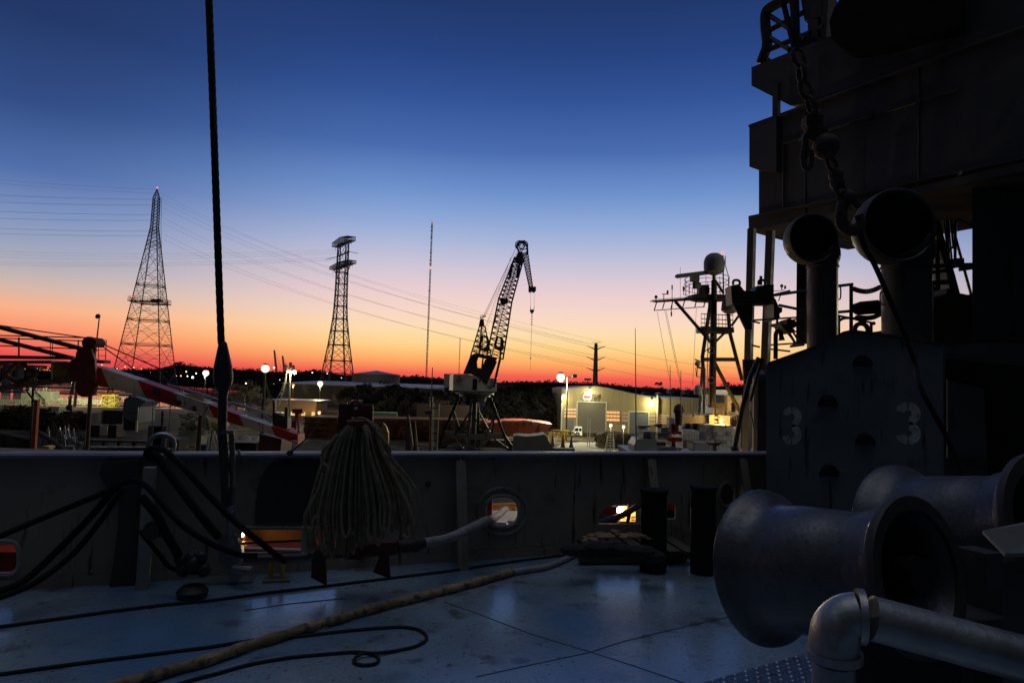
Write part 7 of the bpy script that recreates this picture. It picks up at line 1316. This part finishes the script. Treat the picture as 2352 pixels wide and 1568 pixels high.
def cowl(x, yb, ym, rpipe_px, rm_px, d, lb, xm):
    kk = d / F; b_ = P((x, yb), d); c = P((xm, ym), d - .25); rp2 = rpipe_px * kk; rm = rm_px * kk * (d - .25) / d; T_ = thing('ventilation_cowl', lb, 'ventilator', (b_.x, b_.y, b_.z - .4), 'cowl ventilators'); m = MB(); bx, by = b_.x, b_.y
    zt2 = c.z - rm * .9; m.tube([(bx, by, b_.z - .5), (bx, by, zt2)], rp2, 28); part(T_, 'trunk', m, 'superstructure_paint', True)
    m = MB(); m.tube(sm([V((bx, by, zt2 - .02)), V((bx, by, zt2 + rm * .35)), V(((bx + c.x) / 2, by - rm * .15, c.z - rm * .1)), V((c.x, by - rm * .55, c.z)), V((c.x, by - rm * .95, c.z))], 6), [rp2 * 1.02] * 3 + [rp2 + (rm - rp2) * min(1, i / 13) ** .8 for i in range(22)], 36, cap=False, up=(1, 0, 0)); part(T_, 'cowl', m, 'superstructure_paint', True)
    m = MB(); cc = V((c.x, by - rm * .95, c.z)); m.ring(cc, (0, 1, 0), rm * .97, rm * .05, 44, 8); part(T_, 'mouth_rim', m, 'superstructure_paint', True); m = MB(); m.lathe([(0, 0), (rm * .9, 0)], cc + V((0, rm * .5, 0)), (0, 1, 0), 30); part(T_, 'dark_throat', m, 'rubber')
    m = MB(); m.ring((bx, by, zt2 - .03), (0, 0, 1), rp2 * 1.03, .012, 28, 6); part(T_, 'collar', m, 'superstructure_paint'); 
    for s_ in ((1,) if xm < 1900 else (-1, 1)):
        m = MB(); zz_ = P((x, yb - 115 if xm < 1900 else yb - 105), d).z; m.tube(sm([(bx + s_ * rp2, by, zz_ + .09), (bx + s_ * (rp2 + .05), by, zz_ + .08), (bx + s_ * (rp2 + .05), by, zz_ - .08), (bx + s_ * rp2, by, zz_ - .09)], 4), .01, 6); part(T_, 'handle', m, 'dark_paint')
    return T_
cowl(1889, 785, 546, 33, 57, 9.6, 'smaller cowl ventilator with round dark mouth behind the stencilled deckhouse', 1869)
cowl(2083, 790, 522, 52, 84, 9.6, 'larger cowl ventilator with round dark mouth behind the stencilled deckhouse', 2053)
# ================================================================ SUPERSTRUCTURE (dark)
Pa = P((1721, 700), 13.0); Pb = P((2205, 700), 9.9); dS = (Pb - Pa); dS.z = 0; nS = V((-dS.y, dS.x, 0)).normalized(); OFF = V((2.6, 1.4, 0))
sp = lambda x, y, o=0.0: PL((x, y), Pa + nS * o, nS)
T = thing('superstructure', 'towering dark ship superstructure filling the upper right', 'superstructure', V((Pb.x, Pb.y, 0)))
m = MB(); m.slab([sp(x, y) for x, y in ((1743, 388), (1743, 493), (1719, 500), (1720, 531), (1963, 478), (2101, 446), (2233, 418), (2440, 375), (2440, 30), (2205, 113), (1779, 267), (1779, 388))], OFF); part(T, 'bridge_wall', m, 'superstructure_paint')
m = MB(); m.slab([sp(x, y, -.12) for x, y in ((1721, 291), (1783, 268), (1783, 395), (1743, 391), (1721, 383))], OFF * .3); part(T, 'wing_box', m, 'superstructure_paint')
m = MB(); m.slab([sp(x, y, -.1) for x, y in ((1719, 287), (2205, 109), (2440, 25), (2440, 31), (2205, 115), (1719, 292))], (0.1, .1, 0)); m.slab([sp(x, y, -.08) for x, y in ((1719, 496), (1963, 445), (2233, 385), (2440, 345), (2440, 349), (2233, 389), (1963, 449), (1719, 500))], (0.05, .05, 0)); part(T, 'edge_mouldings', m, 'superstructure_paint')
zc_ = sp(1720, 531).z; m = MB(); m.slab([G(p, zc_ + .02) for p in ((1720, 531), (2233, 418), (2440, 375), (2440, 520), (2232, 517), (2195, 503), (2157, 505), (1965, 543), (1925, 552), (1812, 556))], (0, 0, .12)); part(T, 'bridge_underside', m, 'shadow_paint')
m = MB(); m.slab([sp(x, y, .02) for x, y in ((1726, 155), (1895, 88), (1990, 50), (2440, -110), (2440, 32), (2205, 114), (1843, 238), (1816, 243), (1726, 197))], OFF); part(T, 'upper_deck', m, 'superstructure_paint')
zu = sp(1726, 197, .02).z; m = MB(); m.slab([sp(x, y, -.02) for x, y in ((1774, 190), (1787, 190), (1787, 264), (1774, 268))], (.08, .08, 0)); part(T, 'wing_pillar', m, 'superstructure_paint')
m = MB(); c = sp(2085, 10, 0); m.slab([sp(x, y, -.3) for x, y in ((1935, -10), (1915, 20), (1905, 50), (1910, 88), (1925, 105), (1950, 118), (2010, 112), (2205, 60), (2205, -60), (1940, -60))], (.4, .4, 0)); part(T, 'life_raft_cradle', m, 'rubber')
m = MB(); m.slab([YP((x, y), 9.9) for x, y in ((2233, 300), (2440, 260), (2440, 800), (2233, 800))], (1.15, 1.5, 0)); part(T, 'right_wall', m, 'superstructure_paint')
m = MB(); m.slab([YP((x, y), 9.8) for x, y in ((2219, 60), (2440, 20), (2440, 350), (2219, 388))], (0, .1, 0)); part(T, 'raised_panel', m, 'superstructure_paint'); m = MB(); m.slab([YP((x, y), 9.7) for x, y in ((2210, 392), (2440, 350), (2440, 358), (2210, 400))], (0, .1, 0)); part(T, 'panel_ledge', m, 'superstructure_paint')
m = MB(); pr = [YP((x, y), 9.25) for x, y in ((2160, 795), (2240, 788), (2440, 790), (2440, 1200), (2160, 1200))]; pr[-1].z = pr[-2].z = 0; m.slab(pr, (1.1, 1.5, 0)); part(T, 'lower_house', m, 'superstructure_paint')
m = MB(); m.slab([YP(px('Y4', q), 9.2) for q in ((1700, 290), (2352, 350), (2352, 1150), (2020, 1150), (1990, 500), (1700, 430))], (0, .04, 0)); part(T, 'dark_doorway', m, 'rubber'); m = MB(); m.slab([YP(px('Y4', q), 9.18) for q in ((1700, 440), (1965, 510), (1990, 1010), (1700, 1020))], (0, .03, 0)); part(T, 'door_leaf', m, 'superstructure_paint')
m = MB(); m.box((10.2, 2.5, 4.2), (3.6, 15, 8.4)); part(T, 'side_light_blocker', m, 'superstructure_paint')  # unseen box added to block sky light from the right
m = MB()
for i in range(40):
    for j in range(2): q = sp(1760 + i * 12, 488 + j * 12 - i * 2.6, -.01); m.ball(q, .012, 5)
for j in range(14): m.ball(sp(1984, 300 + j * 10, -.01), .012, 5)
part(T, 'rivets', m, 'dark_paint')
for x, y0, y1 in ((1850, 245, 505), (2110, 150, 440)): m = MB(); m.bar(sp(x, y0, -.01), sp(x, y1, -.01), .014, 4); part(T, 'weld_seam', m, 'superstructure_paint')
m = MB(); m.bar(sp(1800, 330, -.05), sp(2205, 205, -.05), .022, 8); m.bar(sp(1800, 330, -.05), sp(1800, 478, -.05), .022, 8); part(T, 'cable_conduit', m, 'dark_paint')
for x, y in ((1895, 300), (2000, 266), (2110, 234)): m = MB(); q = sp(x, y, -.06); m.box(q, (.1, .06, .1), .9); part(T, 'junction_box', m, 'dark_paint')
# pillars under the bridge wing
def pillar(x0, y0, x1, y1, d, w, lb, mt='superstructure_paint', zb_=0.3):
    a = P((x0, y0), d); c = P((x1, y1), d); m = MB(); m.tube([a, c], w * d / F * .7, 4, up=(1, 1, 0)); return solo('support_pillar', m, mt, lb, 'pillar', 'pillars under the bridge wing')
pillar(1727, 525, 1714, 1036, 11.5, 15, 'leftmost pillar under the bridge wing, paler at the foot'); pillar(1770, 530, 1750, 1036, 11.3, 16, 'second pillar under the bridge wing, left of the smaller ventilator')
pillar(1845, 550, 1843, 790, 11.0, 21, 'third pillar, dark and partly behind the smaller ventilator', 'rubber')
m = MB(); a = P((1750, 880), 9.3); m.tube([P((1750, 868), 9.3), P((1748, 1060), 9.3)], .12, 12); m.ball(P((1750, 870), 9.3), .125, 12); solo('capped_pipe', m, 'black_steel', 'black round-topped pipe tight against the left side of the stencilled deckhouse', 'pipe')
m = MB(); m.slab([P(px('Z5', q), 11.0) for q in ((765, 862), (925, 862), (925, 1000), (870, 1010), (770, 1000))], (0, .03, 0)); T = thing('painted_board', 'weathered board with rows of faded marks on the pillar above the rail', 'board', P(px('Z5', (800, 1000)), 11)); part(T, 'board', m, 'grey_paint'); m = MB()
for r_ in range(6):
    for c_ in range(4): m.box(P(px('Z5', (785 + c_ * 14 + R.uniform(-2, 2), 885 + r_ * 28)), 10.98), (.05, .01, .04))
part(T, 'faded_marks', m, 'dark_paint')
# davit cradle bracket between pillars
T = thing('cradle_bracket', 'black double-horned bracket across the pillars right of the ship mast', 'bracket', P(px('Z5', (830, 470)), 10.8)); z6 = lambda x, y, d=10.8: P(px('Z5', (x, y)), d)
m = MB(); m.slab([z6(x, y) for x, y in ((680, 340), (740, 328), (775, 375), (850, 380), (870, 340), (935, 335), (985, 330), (985, 470), (690, 470))], (0, .3, 0)); part(T, 'saddle', m, 'black_steel'); m = MB(); m.slab([z6(x, y, 10.9) for x, y in ((700, 470), (835, 470), (830, 650), (785, 648))], (0, .05, 0)); part(T, 'gusset', m, 'black_steel')
for x in (719, 899): m = MB(); m.tube(sm([z6(x - 22, 335), z6(x - 22, 312), z6(x - 12, 302), z6(x + 12, 302), z6(x + 24, 314), z6(x + 24, 335)], 4), .02, 6); part(T, 'horn_handle', m, 'black_steel')
m = MB(); m.bar(z6(893, 272), z6(893, 335), .025); part(T, 'small_antenna', m, 'black_steel'); m = MB(); m.slab([z6(x, y, 10.7) for x, y in ((985, 420), (1000, 440), (1020, 490), (1045, 495), (1045, 525), (1025, 540), (1030, 575), (985, 580))], (0, .4, 0)); m.bar(z6(1008, 580), z6(1008, 612), .02); part(T, 'rear_block', m, 'black_steel')
# rails beyond the locker
T = thing('deck_railing', 'black silhouetted pipe railings behind the ventilators', 'railing', z6(1200, 800, 10.5)); m = MB()
for a, c, r_ in (((975, 410), (1232, 372), .05), ((830, 592), (885, 605), .03), ((965, 620), (1225, 560), .03), ((1020, 478), (1222, 520), .045), ((965, 625), (1225, 685), .03), ((835, 585), (1225, 560), .03), ((828, 762), (885, 775), .03), ((965, 760), (1230, 742), .03), ((965, 790), (1100, 805), .03), ((1050, 640), (1140, 750), .018), ((1110, 650), (1160, 730), .03), ((1420, 345), (1545, 330), .05), ((1533, 330), (1533, 680), .06), ((1420, 530), (1530, 520), .05), ((1445, 560), (1445, 700), .05), ((1675, 600), (1675, 690), .05), ((1420, 548), (1690, 605), .035), ((1690, 680), (1770, 668), .06)): m.bar(z6(*a, 10.5), z6(*c, 10.5), r_ * .5, 6)
m.ball(z6(1693, 607, 10.5), .03, 8); part(T, 'rails', m, 'black_steel')
m = MB(); m.tube([z6(1545, 520, 10.6), z6(1555, 508, 10.6), z6(1600, 500, 10.6), z6(1720, 490, 10.6), z6(1750, 500, 10.6), z6(1765, 512, 10.6)], [.03, .085, .105, .108, .09, .03], 14); solo('cylindrical_float', m, 'rubber', 'black lozenge-shaped float hanging between the two ventilators', 'float', smooth=True)
for i, (pts, n_) in enumerate((([(1548, 362), (1590, 376), (1640, 382), (1690, 372), (1735, 352)], 26), ([(1575, 562), (1620, 568), (1660, 568), (1700, 560), (1740, 540)], 24))):
    m = MB(); q = sm([z6(x, y, 10.4) for x, y in pts], 8)
    for j in range(len(q) - 1): 
        mid = (q[j] + q[j + 1]) / 2; t_ = (q[j + 1] - q[j]).normalized(); m.ring(mid, V((0, 1, 0)) if j % 2 else V((-t_.z, 0, t_.x)), .032, .011, 8, 4)
    solo('safety_chain', m, 'black_steel', ('upper', 'lower')[i] + ' safety chain sagging between the two ventilators', 'chain', 'safety chains')
m = MB(); m.tube(sm([z6(x, y, 10.3) for x, y in ((1410, 670), (1430, 610), (1470, 575), (1530, 570), (1600, 590), (1640, 640), (1655, 690))], 6), .022, 8); m.ring(z6(1605, 655, 10.3), (0, 1, 0), .1, .035, 18, 8, arc=(0, math.pi * 2)); solo('hose_reel', m, 'black_steel', 'black curved hose reel on the roof behind the deckhouse peak', 'reel', smooth=True)
T = thing('gooseneck_vent', 'black gooseneck pipe vent left of the smaller ventilator', 'vent pipe', z6(1000, 830, 9.4)); m = MB(); m.tube(sm([z6(x, y, 9.4) for x, y in ((997, 860), (998, 760), (998, 700), (1003, 672), (1018, 658), (1032, 672), (1038, 700), (1041, 728))], 6), [.03] * 36 + [.031, .033, .035, .037, .04, .043, .047], 12); part(T, 'pipe', m, 'black_steel', True)
T = thing('deck_floodlight', 'unlit tilted floodlight clamped to the rail left of the smaller ventilator', 'floodlight', z6(1100, 660, 10)); m = MB(); m.slab([z6(x, y, 10) for x, y in ((1035, 605), (1070, 615), (1135, 650), (1120, 675), (1085, 670), (1050, 640))], (0, .3, 0)); m.slab([z6(x, y, 10.05) for x, y in ((1072, 585), (1100, 572), (1160, 600), (1155, 625), (1130, 640), (1080, 615))], (0, .3, 0)); part(T, 'housing', m, 'dark_paint'); m = MB(); m.bar(z6(1090, 670, 10.1), z6(1135, 745, 10.1), .02); part(T, 'bracket', m, 'black_steel')
m = MB(); m.lathe([(.0, -.015), (.085, -.015), (.1, .0), (.08, .02), (0, .03)], z6(1150, 765, 9.2), (-.15, 0, 1), 18); solo('mushroom_lid', m, 'black_steel', 'flat black lid on the sloping roof edge below the floodlight', 'lid')
for i, (pts, w) in enumerate((([(880, 850), (820, 980), (760, 1220), (705, 1500)], .085), ([(905, 850), (860, 1000), (820, 1160)], .05), ([(820, 1230), (860, 1420)], .03))):
    m = MB(); m.tube([z6(x, y, 8.9) for x, y in pts], w * .38, 8); solo('boat_strut', m, 'black_steel', ('thick black strut slanting down to the rail', 'thinner black strut beside the thick one', 'short pale-edged strut low')[i] + ' left of the stencilled deckhouse', 'strut', 'struts left of the deckhouse')
m = MB(); m.tube([z6(700, 1480, 8.9), z6(712, 1530, 8.9)], .06, 10); solo('strut_foot', m, 'black_steel', 'black foot fitting where the thick strut meets the rail', 'fitting')
# ladder and sheer legs right of the larger ventilator
T = thing('rear_gantry', 'black gantry frame with cross bars seen between ventilator and right wall', 'gantry', P(px('M2', (330, 900)), 12)); w2 = lambda x, y, d=12: P(px('M2', (x, y)), d)
m = MB(); m.slab([w2(x, y) for x, y in ((330, 160), (370, 155), (415, 320), (520, 680), (565, 850), (600, 930), (480, 930), (450, 720), (400, 520), (340, 350))], (0, .3, 0)); m.bar(w2(330, 340), w2(345, 900), .055, 4)
for y0, y1, x1, r_ in ((440, 405, 420, .13), (590, 575, 690, .1), (655, 625, 480, .08), (755, 735, 480, .11)): m.bar(w2(200, y0), w2(x1, y1), r_ * .5, 4)
m.bar(w2(560, 618), w2(700, 598), .045, 4); m.bar(w2(180, 910), w2(700, 880), .06, 4); m.bar(w2(255, 620), w2(330, 870), .025); m.box(w2(510, 560), (.15, .3, .13)); part(T, 'frame', m, 'black_steel')
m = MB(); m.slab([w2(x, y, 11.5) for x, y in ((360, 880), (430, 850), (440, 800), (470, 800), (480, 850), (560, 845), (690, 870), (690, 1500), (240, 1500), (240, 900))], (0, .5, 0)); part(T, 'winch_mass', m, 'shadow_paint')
m = MB()
for x0, x1, y1 in ((405, 450, 480), (430, 460, 520), (445, 485, 530), (510, 512, 530), (525, 520, 530), (470, 500, 420)): m.bar(w2(x0, 120), w2(x1, y1), .018, 5)
m.bar(w2(470, 130), w2(670, 860), .025, 5); m.bar(w2(455, 440), w2(530, 370), .02); m.ring(w2(658, 185), (0, 1, 0), .025, .006, 10); m.bar(w2(535, 135, 11.8), w2(700, 215, 11.8), .015); part(T, 'tackle', m, 'black_steel')
m = MB(); m.tube(sm([w2(x, y) for x, y in ((235, 875), (255, 850), (262, 800), (262, 770))], 4), .015, 6); part(T, 'hand_hoop', m, 'black_steel')
# top railing and post
T = thing('bridge_wing_railing', 'curved black railing on the top deck against the blue sky', 'railing', sp(1800, 120, .1)); s2 = lambda x, y, o=.1: PL(px('Y2', (x, y)), Pa + nS * o, nS)
m = MB(); m.tube(sm([s2(x, y) for x, y in ((180, 490), (205, 420), (228, 340), (215, 200), (218, 100), (260, 55), (370, -5), (480, -60))], 6), .1, 8); m.bar(s2(440, -60), s2(455, 400), .08, 6)
for a, c in (((230, 110), (520, 300)), ((235, 240), (510, 95)), ((235, 385), (560, 250)), ((240, 285), (400, 380)), ((345, 0), (440, 400)), ((415, -20), (435, 200)), ((190, 430), (240, 465))): m.bar(s2(*a), s2(*c), .05, 6)
m.tube(sm([s2(x, y) for x, y in ((200, 400), (168, 440), (175, 475))], 5), .02, 5); part(T, 'rails', m, 'black_steel')
m = MB(); m.slab([s2(x, y) for x, y in ((480, -60), (660, -60), (655, 120), (515, 158), (490, 20))], (.5, .5, 0)); m.slab([s2(x, y) for x, y in ((540, 150), (615, 140), (615, 420), (540, 420))], (.3, .3, 0)); m.slab([s2(x, y) for x, y in ((640, -60), (700, -60), (680, 300), (642, 300))], (.3, .3, 0)); m.bar(s2(610, 215), s2(660, 205), .05); m.slab([s2(x, y) for x, y in ((480, 300), (510, 285), (640, 290), (760, 300), (760, 420), (480, 420))], (.3, .3, 0)); part(T, 'searchlight_pedestal', m, 'shadow_paint')
m = MB(); m.slab([s2(x, y) for x, y in ((385, 372), (430, 375), (450, 470), (385, 440))], (.3, .3, 0)); part(T, 'end_lug', m, 'black_steel')
# hanging chain, block and hook in front
DC = 4.6; c2 = lambda x, y, o=0.0: P(px('Y2', (x, y)), DC + o); c3 = lambda x, y, o=0.0: P(px('Y3', (x, y)), DC + o)
T = thing('chain_and_block', 'rusty chain with ball block and hook hanging before the superstructure', 'chain', c3(840, 480))
def links(pts, rr_, rw, nm='chain_links'):
    q = sm([V(p) for p in pts], 10); L = [0]
    for a, c in zip(q, q[1:]): L.append(L[-1] + (c - a).length)
    n_ = int(L[-1] / (rr_ * 2.3)); m = MB()
    for i in range(n_):
        t_ = L[-1] * (i + .5) / n_; j = next(k for k in range(1, len(L)) if L[k] >= t_); p = q[j - 1].lerp(q[j], (t_ - L[j - 1]) / max(1e-6, L[j] - L[j - 1])); d_ = (q[j] - q[j - 1]).normalized(); s_ = V((0, 1, 0)) if i % 2 else V((1, .3, 0)); s_ = (s_ - d_ * s_.dot(d_)).normalized()
        o_ = []
        for k_ in range(14):
            an = k_ * math.tau / 14; o_.append(p + d_ * (rr_ * 1.5 * math.cos(an)) + s_ * (rr_ * math.sin(an)))
        m.tube(o_, rw, 6, closed=True)
    part(T, nm, m, 'rusty_steel', True)
links([c2(450, 380), c2(480, 500), c2(505, 640), c2(545, 760), c2(590, 870)], .042, .017); links([c2(700, 1210), c2(740, 1300), c2(770, 1380), c2(790, 1450), c2(800, 1520)], .036, .014)
m = MB(); m.ball(c2(678, 1122), .088, 20); part(T, 'ball_weight', m, 'rusty_steel', True); m = MB(); m.slab([c2(x, y) for x, y in ((530, 880), (590, 862), (655, 885), (662, 960), (690, 1030), (600, 1080), (530, 1060), (500, 1060), (545, 980), (528, 950))], (0, .08, 0)); m.ball(c2(595, 900, .04), .055, 12); part(T, 'swivel_block', m, 'rusty_steel')
m = MB(); m.tube(sm([c2(x, y, -.03) for x, y in ((520, 1060), (510, 1130), (500, 1200), (510, 1270), (535, 1295), (560, 1270), (568, 1200), (560, 1150))], 6), .018, 8); m.tube(sm([c2(x, y, -.04) for x, y in ((535, 1080), (540, 1160), (530, 1220))], 5), .01, 6); part(T, 'side_hook', m, 'rusty_steel', True)
m = MB(); m.tube(sm([c3(x, y) for x, y in ((800, 210), (830, 260), (800, 330), (795, 420), (810, 475), (860, 505), (920, 500), (945, 450), (925, 390))], 7), [.03 + .012 * math.sin(i / 56 * math.pi) for i in range(57)], 10); m.ball(c3(850, 260), .055, 12); m.tube([c3(850, 250), c3(930, 330)], .03, 8); part(T, 'big_hook', m, 'rusty_steel', True)
m = MB()
for x, y in ((755, 1330), (765, 1390)): m.ball(c2(x, y + 10), .05, 10)
part(T, 'shackle_nuts', m, 'rusty_steel', True)
m = MB(); m.tube(sm([c3(925, 480), c3(975, 640), c3(1050, 770), c3(1150, 1000), c3(1350, 1500), P(px('Y4', (1500, 500)), 4.3), P(px('Y4', (1700, 880)), 4.2), P(px('Y4', (1830, 1230)), 4.1), P((2290, 1300), 4.0)], 6), .017, 8); solo('pendant_wire', m, 'rubber', 'stiff dark pendant slanting down right from the hook past the larger ventilator', 'wire', smooth=True)
for i, (a, c) in enumerate((((345, -40), (450, 400)), ((445, -60), (460, 390)))): m = MB(); m.bar(c2(*a), c2(*c), .014 if i == 0 else .02, 6); solo('hoist_rope', m, 'rope_black', ('left', 'right')[i] + ' of two straight ropes dropping to the rusty chain at top right', 'rope', 'hoist ropes')
